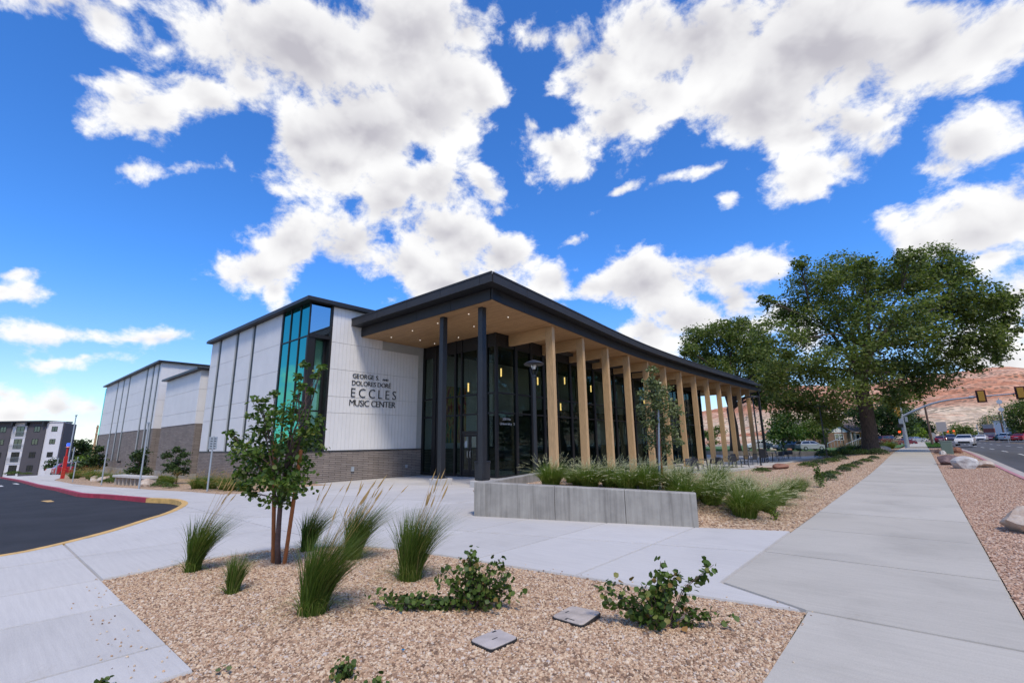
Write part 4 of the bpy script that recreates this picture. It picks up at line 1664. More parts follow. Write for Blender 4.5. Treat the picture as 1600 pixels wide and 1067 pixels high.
# rocks ----------------------------------------------------------------------
def rock(label, loc, size, m, seed, name='boulder', cat='boulder', rz=0, sub=3, squash=1.0):
    r = random.Random(seed)
    bm = bmesh.new()
    bmesh.ops.create_icosphere(bm, subdivisions=sub, radius=1)
    planes = [(Vector((r.gauss(0, 1), r.gauss(0, 1), r.gauss(0, .8))).normalized(), r.uniform(.55, .85)) for _ in range(13)]
    for v in bm.verts:
        for n_, d in planes:
            k = v.co.dot(n_)-d
            if k > 0:
                v.co -= n_*k*.92
        v.co += v.co.normalized()*(.05*mnoise.fractal(v.co*2.2+Vector((seed, 0, 0)), .8, 2, 4))
        v.co = Vector((v.co.x*size[0], v.co.y*size[1], v.co.z*size[2]*squash))
    me = bpy.data.meshes.new(name)
    bm.to_mesh(me)
    bm.free()
    me.materials.append(m)
    o = bpy.data.objects.new(name, me)
    C.objects.link(o)
    o.location = loc
    o.rotation_euler = (0, 0, rz)
    if label:
        tag(o, label, cat)
    return o


def stone_mat(name, a, b_, c):
    m = mat(name, a, .9, spec=.2)
    t = NT(m.node_tree)
    bs = m.node_tree.nodes['Principled BSDF']
    co = t.n('ShaderNodeTexCoord').outputs['Object']
    nz = t.noise(co, 2.2, 8, .66, .8)
    t.link(t.ramp(nz, [(.3, c), (.47, b_), (.62, a)]), bs.inputs['Base Color'])
    bp = t.n('ShaderNodeBump')
    bp.inputs['Strength'].default_value = .6
    bp.inputs['Distance'].default_value = .03
    t.link(t.noise(co, 9, 7, .65), bp.inputs['Height'])
    t.link(bp.outputs[0], bs.inputs['Normal'])
    return m


m_pale = stone_mat('pale_boulder', (.56, .50, .43), (.46, .36, .28), (.30, .22, .17))
m_white = stone_mat('white_boulder', (.60, .59, .57), (.48, .46, .44), (.30, .24, .22))
m_purple = stone_mat('purple_boulder', (.24, .17, .16), (.16, .11, .11), (.09, .06, .06))
m_redr = stone_mat('red_boulder', (.36, .18, .12), (.26, .13, .09), (.15, .08, .06))
rock('large pale tan boulder cut by the right picture edge beside the sidewalk', (1.16, 12.55, .13), (.36, .42, .30), m_pale, 4, rz=.4)
rock('white angular boulder beside the kerb, in front of a purple one', (1.52, 33.6, .20), (.70, .62, .46), m_white, 15, rz=.9)
rock('dark purple flat boulder just behind the white one', (1.08, 36.6, .22), (.85, .6, .40), m_purple, 12, rz=.1)
rock('pale pink low boulder touching the faded red kerb', (2.15, 34.9, .16), (.48, .6, .28), m_pale, 21, rz=.5)
rock('small purple rock left of the green utility cabinet', (.98, 53.4, .36), (.45, .5, .35), m_purple, 30)
rock('small grey rock in front of the purple rock by the cabinet', (1.12, 50.4, .32), (.28, .3, .26), m_white, 33)
rock('red-brown rock right of the green utility cabinet', (2.02, 53.5, .38), (.55, .5, .40), m_redr, 37)
rock('flat pale stone slab by the lamp post base at the patio kerb', (-7.9, 34.6, -.14), (.9, .7, .12), m_pale, 40)
rock('reddish stone beside the flat pale slab at the patio kerb', (-7.0, 34.0, -.06), (.6, .5, .2), m_redr, 44)
rock('pale boulder at the foot of the big elm on its sidewalk side', (-3.0, 57.5, .45), (.8, .7, .4), m_pale, 47)
for i, (x, y, m_) in enumerate([(-17.4, 73.6, m_redr), (-15.8, 73.8, m_pale), (-13.9, 74.0, m_redr), (-19.0, 73.2, m_pale)]):
    rock(['reddish', 'pale', 'orange-red', 'tan'][i]+' rock on the lawn edge below the parked '+['blue crossover', 'silver crossover', 'silver crossover nose', 'blue crossover tail'][i], (x, y, lawn_z(x, y)+.12), (.5, .4, .22), m_, 50+i, sub=2)
wr = [(-43.5, 6.3, 'near the far end of'), (-40.2, 6.2, 'left of'), (-47.3, 6.7, 'well beyond'), (-29.6, 6.3, 'right of')]
for i, (x, y, w_) in enumerate(wr):
    rock('pale landscape rock in the wing bed %s the concrete bench' % w_, (x, y, zg(x, y)+.12), (.5, .4, .3), m_pale, 60+i, sub=2)

# tiny litter
o = rock('tiny bright blue scrap lying on the near gravel', (-3.36, 2.52, .065), (.022, .014, .008), mat('blue_scrap', (.02, .25, .5), .5), 71, 'scrap', 'litter', sub=1)

# bench under the wing ---------------------------------------------------------
bn = thing('concrete_bench', 'long low concrete bench with pale slab top on block supports below the wing', 'bench', (-31.9, 6.2, -.26))
mb = MB()
mb.add([(-2.3, -.62, .40), (2.1, .02, .40), (2.02, .52, .40), (-2.38, -.12, .40), (-2.3, -.62, .52), (2.1, .02, .52), (2.02, .52, .52), (-2.38, -.12, .52)],
       [(3, 2, 1, 0), (4, 5, 6, 7), (0, 1, 5, 4), (1, 2, 6, 5), (2, 3, 7, 6), (3, 0, 4, 7)])
mb.build('slab_top', M['concrete'], bn, world=False, bevel=.01)
for k in range(9):
    t = k/8
    x, y = -2.15+4.1*t, -.54+.6*t
    mb = MB()
    mb.box(x-.06, x+.06, y+.04, y+.40, -.15, .399)
    mb.build('support', M['gutter'], bn, world=False)

# trash bin beside the post
tb = thing('trash_bin', 'black square litter bin beside the entrance post', 'trash bin', (-13.78, 14.02, 0))
one_ = MB()
one_.box(-.23, .23, -.23, .23, 0, .84)
one_.build('body', M['black_plastic'], tb, world=False, bevel=.02)
mb = MB()
mb.box(-.25, .25, -.25, .25, .841, .95)
mb.build('lid', M['dark'], tb, world=False, bevel=.03)
mb = MB()
mb.box(-.14, .14, -.256, -.2505, .86, .92)
mb.build('slot', M['mullion'], tb, world=False)

# lamp posts ---------------------------------------------------------------------
def lamp_post(label, loc, h, flat=False):
    t = thing('lamp_post', label, 'lamp post', loc, 0, 'black lamp posts')
    mb = MB()
    mb.tube([(0, 0, -.2), (0, 0, .10)], .13, 12)
    mb.build('base', M['dark'], t, world=False)
    mb = MB()
    mb.tube([(0, 0, .1), (0, 0, h-.55)], .052, 10)
    mb.build('pole', M['dark'], t, world=False)
    mb = MB()
    if flat:
        mb.tube([(0, 0, h-.55), (0, 0, h-.10)], [.05, .035], 8)
        mb.tube([(0, 0, h-.10), (0, 0, h-.02)], [.42, .40], 16)
        mb.build('lamp_head', M['dark'], t, world=False)
    else:
        mb.tube([(0, 0, h-.56), (0, 0, h-.50)], .075, 10)
        for k in range(4):
            a = k*math.pi/2+.4
            c, s = math.cos(a), math.sin(a)
            mb.tube([(.05*c, .05*s, h-.5), (.13*c, .13*s, h-.36), (.10*c, .10*s, h-.16)], .012, 5)
        mb.build('cage', M['dark'], t, world=False)
        mb = MB()
        mb.tube([(0, 0, h-.17), (0, 0, h-.13), (0, 0, h-.07), (0, 0, h-.03), (0, 0, h)], [.30, .33, .24, .12, .03], 18)
        mb.build('shade', M['dark'], t, world=False, smooth=False)
        mb = MB()
        mb.tube([(0, 0, h-.30), (0, 0, h-.18)], [.05, .09], 10)
        mb.build('lens', M['lamp_clear'], t, world=False)
    return t


lamp_post('black lamp post with dished shade at the end of the planter wall', (-9.10, 11.62, .60), 3.66)
lamp_post('black lamp post with flat round head at the patio kerb, carrying a junction box', (-9.05, 37.9, -.3), 5.1, True)
lamp_post('slim black lamp post rising from the shrubs left of the big elm', (-6.2, 47.5, -.05), 4.4, True)
lamp_post('short black lamp post in front of the house window', (-7.9, 76.5, lawn_z(-7.9, 76.5)), 4.6, True)
jb = MB()
jb.box(-9.05+.02, -9.05+.42, 37.75, 38.0, .42, .95)
o = jb.build('junction_box', M['dark'], None)
tag(o, 'black junction box strapped to the patio lamp post', 'junction box')

# utility cabinet ----------------------------------------------------------------
uc = thing('utility_cabinet', 'squat green utility cabinet on the gravel verge by the kerb', 'utility cabinet', (1.42, 51.2, .28))
mb = MB()
mb.box(-.34, .34, -.30, .30, -.1, .95)
mb.build('body', mat('cabinet_green', (.14, .19, .16), .6), uc, world=False, bevel=.03)
mb = MB()
mb.box(-.36, .36, -.32, .32, .951, 1.02)
mb.build('lid', mat('cabinet_lid', (.16, .21, .18), .6), uc, world=False, bevel=.02)
mb = MB()
mb.box(-.24, .24, -.306, -.301, .1, .8)
mb.build('door', mat('cabinet_door', (.12, .17, .14), .6), uc, world=False)

# thin sign posts along the wing sidewalk ------------------------------------------
def sign_post(label, x, y, h, plate=None):
    t = thing('sign_post', label, 'sign post', (x, y, zg(x, y)), 0, 'thin steel posts by the driveway')
    mb = MB()
    mb.tube([(0, 0, -.2), (0, 0, h)], .035, 8)
    mb.build('pole', M['steel'], t, world=False)
    if plate:
        mb = MB()
        # seen edge-on: the plate faces along the driveway
        mb.box(-.012, .012, -.15, .15, h-plate-.02, h-.02)
        mb.build('plate', M['steel'], t, world=False)
        for k in range(5):
            z = h-.08-plate*k/5
            mb = MB()
            mb.box(.0122, .016, -.1, .1, z-.03, z)
            mb.build('plate_stripe', M['dark'], t, world=False)
    return t


sign_post('grey steel sign post with a narrow plate seen edge-on, nearest the tall siding', -21.95, 6.62, 2.15, .50)
sign_post('grey steel post with a small bracket arm, in front of the far brick block', -27.7, 5.55, 3.0)
sign_post('plain grey steel post left of the concrete bench', -35.4, 5.35, 2.5)
sign_post('short plain grey bollard post near the far kerb bend', -43.6, 5.08, 1.35)
br = MB()
br.box(-27.9, -27.45, 5.5, 5.6, 2.82, 2.87)
tag(br.build('camera', M['steel'], None), 'small pale camera arm on top of a steel post by the wing', 'camera')

# parapet wall closing the patio ----------------------------------------------------
cw = thing('parapet_wall', 'low grey concrete wall closing the patio below the lawn', 'wall', (-18, 65.9, -.45))
for k in range(7):
    mb = MB()
    x0 = -26+2.8*k
    mb.box(x0+.012, x0+2.788, 65.75, 66.05, -.6, .16)
    mb.build('wall_section', M['board'], cw, bevel=.012)

# handrails and steps at the north end ------------------------------------------------
def handrail(label, p, q, n=5):
    t = thing('handrail', label, 'handrail', p)
    p_, q_ = Vector(p), Vector(q)
    d = q_-p_
    mb = MB()
    mb.tube([Vector((0, 0, .55)), Vector((0, 0, .95)), d+Vector((0, 0, .95)), d+Vector((0, 0, .55))], .035, 6)
    mb.build('rail', M['steel'], t, world=False)
    for k in range(n):
        a = d*(k/(n-1))
        mb = MB()
        mb.tube([a+Vector((0, 0, -.1)), a+Vector((0, 0, .93))], .03, 6)
        mb.build('post', M['steel'], t, world=False)


handrail('grey steel handrail sloping up beside the silver crossover', (-8.9, 70.0, .05), (-7.9, 76.6, .85), 6)
handrail('grey steel handrail nearer the elm trunk, rising to the right', (-7.2, 72.0, -.05), (-5.6, 78.2, .85), 6)

# patio furniture -----------------------------------------------------------------------
m_furn = mat('charcoal_furniture', (.045, .047, .055), .5, .2, .2, 6)


def make_table():
    t = thing('patio_table', 'charcoal metal table on the patio beyond the grasses', 'table', (0, 0, 0), 0, 'patio tables')
    mb = MB()
    mb.prism([(.52*math.cos(k*math.pi/8), .52*math.sin(k*math.pi/8)) for k in range(16)], .72, .745)
    mb.build('tabletop', m_furn, t, world=False)
    mb = MB()
    mb.tube([(0, 0, .03), (0, 0, .719)], .045, 8)
    mb.tube([(0, 0, 0), (0, 0, .03)], .28, 12)
    mb.build('pedestal', m_furn, t, world=False)
    return t


def make_chair():
    t = thing('patio_chair', 'charcoal metal chair around a patio table', 'chair', (0, 0, 0), 0, 'patio chairs')
    mb = MB()
    mb.box(-.24, .24, -.24, .24, .43, .455)
    mb.build('seat', m_furn, t, world=False)
    mb = MB()
    mb.add([(-.24, -.24, .46), (.24, -.24, .46), (.22, -.34, .86), (-.22, -.34, .86), (-.24, -.215, .46), (.24, -.215, .46), (.22, -.315, .86), (-.22, -.315, .86)],
           [(0, 1, 2, 3), (7, 6, 5, 4), (0, 4, 5, 1), (1, 5, 6, 2), (2, 6, 7, 3), (3, 7, 4, 0)])
    mb.build('backrest', m_furn, t, world=False)
    for sx in (-1, 1):
        for sy in (-1, 1):
            mb = MB()
            mb.tube([(.22*sx, .22*sy, .43), (.25*sx, .27*sy, 0)], .016, 5)
            mb.build('leg', m_furn, t, world=False)
    return t


t0, c0 = make_table(), make_chair()
TB = [(-11.3, 30.5), (-11.6, 34.2), (-11.2, 38.6), (-11.5, 43.0), (-11.0, 47.5), (-11.4, 52.5), (-10.9, 57.0)]
ordn = ['first', 'second', 'third', 'fourth', 'fifth', 'sixth', 'seventh']
firstc = True
for i, (x, y) in enumerate(TB):
    t = t0 if i == 0 else copy_tree(t0)
    place(t, (x, y, zg(x, y)), 0, 'round charcoal patio table behind the grasses, %s counted from the entrance' % ordn[i])
    for k in range(4):
        a = k*math.pi/2+.5+i*.7
        c = c0 if firstc else copy_tree(c0)
        firstc = False
        cx_, cy_ = x+.86*math.cos(a), y+.86*math.sin(a)
        place(c, (cx_, cy_, zg(cx_, cy_)), a+math.pi/2, 'charcoal metal chair on the %s side of the %s patio table' % (['street', 'far', 'glass', 'near'][k], ordn[i]))

# ------------------------------------------------------------------ plants
CAMR = cam.matrix_world.to_3x3()


def at(px, py, depth):
    """World point seen at photo position (px, py) at the given distance along the optical axis."""
    v = CAMR @ Vector(((px-800.0)/722.0, -(py-533.5)/722.0, -1.0))
    return Vector((0, 0, 1.65))+v*depth


def depth_of(p):
    d = Vector(p)-Vector((0, 0, 1.65))
    return -(CAMR.transposed() @ d).z


G1 = [(0, (0.018, 0.040, 0.010)), (.35, (0.035, 0.072, 0.016)), (.75, (0.055, 0.105, 0.022)), (1, (0.095, 0.135, 0.035))]
M['leaf_elm'] = mat_random('elm_leaf', [(0, (0.055, 0.078, 0.016)), (.4, (0.112, 0.150, 0.034)), (.8, (0.180, 0.222, 0.058)), (1, (0.27, 0.28, 0.11))], .5, .42)
M['leaf_dark'] = mat_random('dark_leaf', [(0, (0.022, 0.044, 0.012)), (.6, (0.044, 0.080, 0.020)), (1, (0.080, 0.125, 0.034))], .5, .22)
M['leaf_pear'] = mat_random('pear_leaf', [(0, (0.032, 0.062, 0.010)), (.45, (0.066, 0.120, 0.020)), (.85, (0.115, 0.180, 0.034)), (1, (0.21, 0.22, 0.06))], .42, .34)
M['leaf_grey'] = mat_random('grey_green_leaf', [(0, (0.07, 0.09, 0.03)), (.5, (0.14, 0.17, 0.06)), (.85, (0.23, 0.25, 0.12)), (1, (0.36, 0.37, 0.24))], .5, .25)
M['leaf_lime'] = mat_random('lime_leaf', [(0, (0.10, 0.16, 0.015)), (.6, (0.17, 0.25, 0.025)), (1, (0.25, 0.32, 0.05))], .5, .35)
M['leaf_mahonia'] = mat_random('low_shrub_leaf', [(0, (0.034, 0.064, 0.012)), (.5, (0.066, 0.112, 0.020)), (.85, (0.110, 0.165, 0.034)), (.94, (0.17, 0.20, 0.05)), (1, (0.26, 0.14, 0.05))], .5, .24)
M['leaf_juniper'] = mat_random('juniper_leaf', [(0, (0.026, 0.048, 0.016)), (.6, (0.052, 0.084, 0.028)), (1, (0.095, 0.125, 0.045))], .6, .15)
M['blade_reed'] = mat_random('reed_blade', [(0, (0.045, 0.085, 0.012)), (.45, (0.090, 0.150, 0.024)), (.8, (0.145, 0.205, 0.042)), (.95, (0.24, 0.25, 0.08)), (1, (0.40, 0.31, 0.14))], .45, .32)
M['blade_fountain'] = mat_random('fountain_blade', [(0, (0.060, 0.105, 0.012)), (.5, (0.125, 0.190, 0.026)), (.9, (0.200, 0.250, 0.050)), (1, (0.34, 0.31, 0.12))], .5, .28)
M['plume_gold'] = mat_random('golden_plume', [(0, (0.36, 0.22, 0.085)), (.6, (0.50, 0.33, 0.14)), (1, (0.60, 0.44, 0.22))], .8, .3)
M['plume_pale'] = mat_random('pale_plume', [(0, (0.44, 0.41, 0.25)), (.5, (0.58, 0.54, 0.36)), (1, (0.72, 0.68, 0.50))], .85, .35)
M['dead_leaf'] = mat_random('dead_leaf', [(0, (0.28, 0.13, 0.04)), (1, (0.48, 0.28, 0.11))], .7, .2)


def tree(name, label, base, lobes, trunk, leaf_m, n_leaf, leaf_size, bark_m=None, cat='tree', group=None, twigs=26, spread=.30, big=False, depth_jit=.35, crown_name='crown', trunk_n=9, rtop=.35, limb_r=.5):
    """trunk: [(point, radius)...] in world space; lobes: [(centre, radius)...] in world space."""
    t = thing(name, label, cat, base, 0, group)
    tb_ = MB()
    tp = [Vector(p) for p, r in trunk]
    tr = [r for p, r in trunk]
    tb_.tube(tp, tr, trunk_n)
    top, rt = tp[-1], tr[-1]
    P, N = [], []
    lr = random.Random(hash(label) % 1000 if False else len(label)*7+n_leaf)
    for (c, r) in lobes:
        c = Vector(c)
        # limb leaves the trunk at the point that climbs most naturally towards the lobe
        k = max(0, min(len(tp)-1, len(tp)-1-lr.choice([0, 0, 1]))) if len(tp) > 2 else len(tp)-1
        s0, r0 = tp[k], tr[k]*limb_r
        mid = s0.lerp(c, .5)+Vector((lr.uniform(-.12, .12), lr.uniform(-.12, .12), .10))*(c-s0).length
        pts = [s0, s0.lerp(mid, .5)+Vector((0, 0, .03*(c-s0).length)), mid, mid.lerp(c, .55), c]
        tb_.tube(pts, [r0, r0*.8, r0*.55, r0*.35, r0*.18], 6, cap=False)
        for q in range(twigs):
            d = Vector((lr.gauss(0, 1), lr.gauss(0, 1), lr.gauss(0, .8))).normalized()
            rad = r*(lr.random()**.45)
            e = c+d*rad
            if q % 3 == 0:
                a = pts[2].lerp(pts[4], lr.random())
                m_ = a.lerp(e, .5)+Vector((0, 0, .06*r))
                tb_.tube([a, m_, e], [r0*.17, r0*.10, r0*.03], 4, cap=False)
            P.append((e, d, r))
    wts = np.array([p[2]**1.7 for p in P])
    per = np.maximum(2, np.round(wts/wts.sum()*n_leaf)).astype(int)
    C_ = np.array([p[0][:] for p in P]).repeat(per, 0)
    D_ = np.array([p[1][:] for p in P]).repeat(per, 0)
    S_ = np.array([p[2] for p in P]).repeat(per)[:, None]
    off = nrng.normal(0, 1, C_.shape)*S_*spread*np.array([1, 1, .6])
    pos = C_+off
    nrm = D_*.5+np.array([0, 0, .9])
    V, F = (quads if big else leaves)(pos, nrm, leaf_size)
    fast_mesh(crown_name, V, F, leaf_m, t)
    tb_.build('trunk', bark_m or M['bark'], t, smooth=True)
    return t


# --- the big elm by the sidewalk
eb = Vector((-3.61, 54.1, .28))
ed = depth_of(eb)
pr = ed/722
ELM = [(1400, 440, 46), (1448, 428, 44), (1476, 414, 30), (1310, 428, 40), (1275, 448, 42), (1232, 487, 36), (1215, 535, 36), (1236, 585, 44), (1228, 628, 32), (1295, 505, 56), (1350, 470, 56),
       (1405, 510, 58), (1462, 478, 50), (1515, 462, 38), (1548, 480, 32), (1568, 508, 26), (1578, 466, 16), (1530, 530, 38), (1495, 552, 36), (1448, 575, 40), (1385, 575, 46), (1325, 580, 52), (1272, 635, 34),
       (1400, 622, 24), (1425, 600, 26), (1345, 420, 26), (1420, 405, 20), (1555, 552, 20), (1300, 650, 20), (1205, 590, 20), (1198, 470, 14), (1250, 412, 14), (1500, 430, 18)]
er = random.Random(5)
lobes = []
for x, y, r in ELM:
    lobes.append((at(x, y, ed+er.uniform(-5.0, 5.0)*(1 if r > 30 else .5)), r*pr*1.02))
trunk = [(eb+Vector((0, 0, -.4)), 1.0), (eb+Vector((0, 0, .15)), .80), (eb+Vector((0, 0, .8)), .66), (at(1358, 670, ed), .60), (at(1353, 640, ed), .55), (at(1346, 612, ed), .57), (at(1345, 585, ed), .52), (at(1358, 548, ed), .36)]
tree('elm_tree', 'large spreading dark green elm with thick leaning trunk beside the sidewalk', eb, lobes, trunk, M['leaf_elm'], 80000, .27, twigs=54, spread=.165, big=True, trunk_n=14, limb_r=.34)

# --- the elm behind the canopy
b2 = at(1150, 704, 62)
d2 = depth_of(b2)
p2_ = d2/722
L2 = [(1088, 530, 24), (1118, 518, 28), (1150, 524, 28), (1176, 540, 28), (1138, 556, 34), (1100, 556, 26), (1190, 575, 30), (1165, 598, 30), (1212, 600, 26), (1196, 622, 20), (1078, 548, 14), (1130, 585, 26), (1180, 560, 24), (1215, 570, 22), (1160, 505, 12)]
tree('elm_tree', 'second elm rising behind the far end of the canopy roof', b2, [(at(x, y, d2+er.uniform(-4, 4)), r*p2_) for x, y, r in L2],
     [(b2+Vector((0, 0, -.4)), .85), (b2+Vector((0, 0, 1.2)), .62), (at(1146, 665, d2), .55), (at(1141, 640, d2), .5), (at(1150, 615, d2), .36)], M['leaf_elm'], 30000, .34, twigs=34, spread=.22, big=True, limb_r=.5)

# --- young ornamental pear with its two stakes
b3 = Vector((-7.10, 3.14, .05))
d3 = depth_of(b3)
p3_ = d3/722
L3 = [(432, 765, 32), (405, 735, 34), (462, 745, 34), (388, 700, 28), (424, 708, 34), (455, 690, 32), (484, 668, 18), (412, 660, 24), (368, 690, 9), (440, 648, 20), (476, 700, 26), (407, 628, 11), (472, 645, 16), (500, 655, 8),
      (470, 602, 5), (476, 570, 6), (466, 588, 4), (496, 586, 6), (489, 610, 4.5), (502, 574, 4.5), (360, 675, 6), (378, 735, 14), (440, 785, 14), (395, 770, 12), (430, 615, 6), (462, 622, 8)]
tree('pear_tree', 'young multi-stemmed pear tree between two orange stakes in the near gravel bed', b3, [(at(x, y, d3+er.uniform(-.45, .45)*(1 if r > 15 else .4)), r*p3_) for x, y, r in L3],
     [(b3+Vector((0, 0, -.1)), .042), (at(434, 850, d3), .036), (at(436, 815, d3), .034), (at(438, 790, d3), .032), (at(440, 760, d3), .022)], M['leaf_pear'], 3400, .066, M['bark_young'], twigs=15, spread=.22, limb_r=.62)


def stake(label, p, q, r=.028, m='stake', name='tree_stake', cat='tree stake'):
    t = MB()
    d = (Vector(q)-Vector(p))
    t.tube([Vector(p)-d.normalized()*.1, Vector(p).lerp(q, .5), Vector(q)], [r, r*.97, r*.95], 10)
    return tag(t.build(name, M[m], None, bevel=0), label, cat)


stake('orange-brown wooden stake left of the young pear trunk, upright', at(426.6, 884, d3+.05), at(429.5, 690, d3+.05))
stake('orange-brown wooden stake right of the young pear trunk, leaning outwards', at(443.5, 887, d3-.03), at(470.5, 703, d3-.10))
tie = MB()
tie.tube([at(469, 770, d3-.13), at(452, 763, d3), at(440, 765, d3)], .006, 5)
tag(tie.build('tree_tie', mat('teal_strap', (.05, .35, .32), .6)), 'thin teal strap tying the pear to its right stake', 'tree tie')

# --- sapling behind the planter wall
b4 = Vector((-4.92, 10.85, .56))
d4 = depth_of(b4)
p4_ = d4/722
L4 = [(1020, 578, 6), (1016, 598, 10), (1030, 612, 13), (1014, 632, 13), (1040, 636, 15), (1024, 655, 16), (1048, 672, 14), (1022, 688, 14), (1058, 642, 8), (1038, 700, 9), (1004, 615, 5), (1000, 636, 4), (1060, 690, 6)]
tree('sapling_tree', 'slender grey-green sapling on a steel stake behind the planter wall', b4, [(at(x, y, d4+er.uniform(-.3, .3)), r*1.3*p4_) for x, y, r in L4],
     [(b4+Vector((0, 0, -.2)), .028), (at(1030, 735, d4), .024), (at(1027, 690, d4), .020), (at(1024, 640, d4), .014), (at(1020, 590, d4), .008)], M['leaf_grey'], 3600, .062, M['bark_young'], twigs=16, spread=.26, limb_r=.35)
stake('grey steel stake holding the sapling behind the planter wall', at(1031, 768, d4-.15), at(1029, 640, d4-.1), .022, 'steel')
stake('brown wooden stake right of the sapling behind the planter wall', at(1036, 766, d4+.1), at(1030, 668, d4+.1), .022)

# --- small trees beside the wing
WT = [((-30.8, 7.76), 'small dark upright tree right of the bench, nearest the tall siding', [(262, 712, 7), (288, 708, 7), (276, 722, 11), (284, 735, 9), (267, 735, 9), (275, 702, 6), (292, 722, 5), (258, 726, 4)], .10),
      ((-37.5, 7.33), 'small dark upright tree behind the bench', [(212, 712, 7), (222, 706, 8), (215, 728, 11), (225, 735, 9), (206, 735, 8), (218, 718, 9)], .12),
      ((-62, 8.6), 'dark tree at the far corner of the wing', [(130, 722, 10), (149, 716, 10), (153, 702, 7), (140, 728, 12), (155, 725, 8), (122, 728, 7)], .2)]
for (x, y), lab, lb, ls in WT:
    b = Vector((x, y, zg(x, y)))
    d = depth_of(b)
    tree('small_tree', lab, b, [(at(px, py, d+er.uniform(-.4, .4)), r*d/722) for px, py, r in lb], [(b+Vector((0, 0, -.2)), .05), (b+Vector((0, 0, .4)), .04), (b+Vector((0, 0, .8)), .03)], M['leaf_dark'], 2600, ls*1.1, M['bark_young'], group='small trees along the wing', twigs=14, spread=.3, big=True)

# --- background trees (photo x, base y, lobes, distance)
BT = [('leafy mid-green tree on the lawn left of the crossovers', (1222, 700), 84, [(1215, 665, 18), (1232, 662, 18), (1224, 678, 20), (1208, 680, 12), (1240, 676, 10), (1222, 652, 12)], 'leaf_pear', 5000, .42, .25),
      ('dark tree in front of the house, left of its window', (1274, 697), 90, [(1262, 668, 16), (1280, 662, 18), (1275, 680, 12), (1255, 678, 10), (1290, 650, 12)], 'leaf_elm', 5500, .42, .25),
      ('tall dark tree directly behind the elm trunk', (1376, 694), 104, [(1372, 640, 26), (1392, 655, 24), (1350, 652, 20), (1400, 635, 18), (1382, 668, 20), (1335, 640, 16), (1410, 662, 14), (1360, 668, 16)], 'leaf_dark', 8000, .55, .45),
      ('bright lime-green round tree beside the far sidewalk', (1432, 692), 150, [(1430, 672, 9), (1424, 678, 7), (1438, 678, 7), (1431, 664, 6)], 'leaf_lime', 2600, .6, .3),
      ('dark narrow tree behind the lime-green one', (1450, 692), 165, [(1448, 668, 9), (1444, 680, 8), (1453, 676, 8), (1440, 660, 7)], 'leaf_dark', 2200, .7, .3),
      ('dark tree between the elm and the signal pole', (1410, 692), 130, [(1412, 650, 12), (1425, 655, 10), (1405, 668, 12), (1418, 672, 10)], 'leaf_dark', 2600, .6, .3),
      ('wide flat-topped green tree along the far street', (1500, 690), 190, [(1490, 674, 9), (1502, 671, 10), (1514, 675, 8), (1482, 679, 7), (1520, 680, 6), (1500, 680, 9)], 'leaf_elm', 3200, .75, .4),
      ('thin olive tree behind the far utility pole', (1548, 690), 210, [(1540, 658, 9), (1552, 652, 9), (1560, 660, 8), (1546, 668, 9), (1536, 668, 6)], 'leaf_grey', 1500, .75, .4),
      ('full green tree at the right picture edge across the street', (1606, 690), 95, [(1592, 640, 14), (1604, 632, 16), (1590, 660, 14), (1606, 655, 18), (1598, 672, 12), (1618, 645, 18)], 'leaf_elm', 5200, .45, .4),
      ('low green tree far down the left side of the street', (1470, 689), 240, [(1468, 684, 4), (1476, 682, 5), (1463, 686, 3)], 'leaf_elm', 700, .9, .3),
      ('dark far tree at the end of the street', (1532, 689), 230, [(1528, 680, 6), (1538, 678, 6), (1522, 684, 5)], 'leaf_dark', 1200, .9, .3),
      ('broad dark tree beyond the apartment corner', (118, 733), 122, [(112, 695, 9), (124, 692, 10), (136, 698, 10), (148, 702, 9), (130, 708, 11), (116, 710, 9), (154, 712, 7)], 'leaf_dark', 4200, .55, .3),
      ('yellow-green bushy tree behind the parked cars at left', (133, 735), 105, [(130, 718, 8), (140, 722, 8), (126, 726, 7)], 'leaf_lime', 1600, .45, .2),
      ('green tree glimpsed between the last timber columns', (1120, 702), 96, [(1112, 690, 8), (1104, 680, 10), (1122, 676, 9)], 'leaf_elm', 1800, .4, .2)]
for lab, (bx, by), dist, lb, lm, nl, ls, tr_ in BT:
    b = at(bx, by, dist)
    c_ = at(lb[0][0]*.5+lb[1][0]*.5, max(q[1] for q in lb)-2, dist)
    tree('street_tree', lab, b, [(at(px, py, dist+er.uniform(-2.5, 2.5)), r*dist/722*1.05) for px, py, r in lb], [(b-Vector((0, 0, 1.2)), tr_*1.15), (b.lerp(c_, .5), tr_*.9), (c_, tr_*.6)],
         M[lm], nl, ls, group='trees around the site', twigs=16, spread=.30, big=True)

# trees across the street, outside the frame, that the lobby glass mirrors
for i, (x, y, h, lm) in enumerate([(27, 48, 19, 'leaf_dark'), (28, 62, 22, 'leaf_dark'), (29, 77, 21, 'leaf_dark'), (31, 95, 24, 'leaf_dark'), (34, 120, 26, 'leaf_dark')]):
    lb = []
    for k in range(18):
        a = er.uniform(0, 6.28)
        rr = er.uniform(.6, 6.0)
        lb.append((Vector((x+rr*math.cos(a), y+rr*math.sin(a), h*er.uniform(.10, .95))), er.uniform(2.8, 4.4)))
    tree('street_tree', ['first', 'second', 'third', 'fourth', 'fifth'][i]+' leafy tree across the street, mirrored in the lobby glass', (x, y, 0), lb, [((x, y, -.3), .4), ((x, y, h*.2), .33), ((x+.2, y, h*.4), .25)], M[lm], 8000, .95, group='trees across the street', twigs=12, spread=.32, big=True)


# --- grasses -------------------------------------------------------------------
WIND = np.array([.755, .655, 0.0])


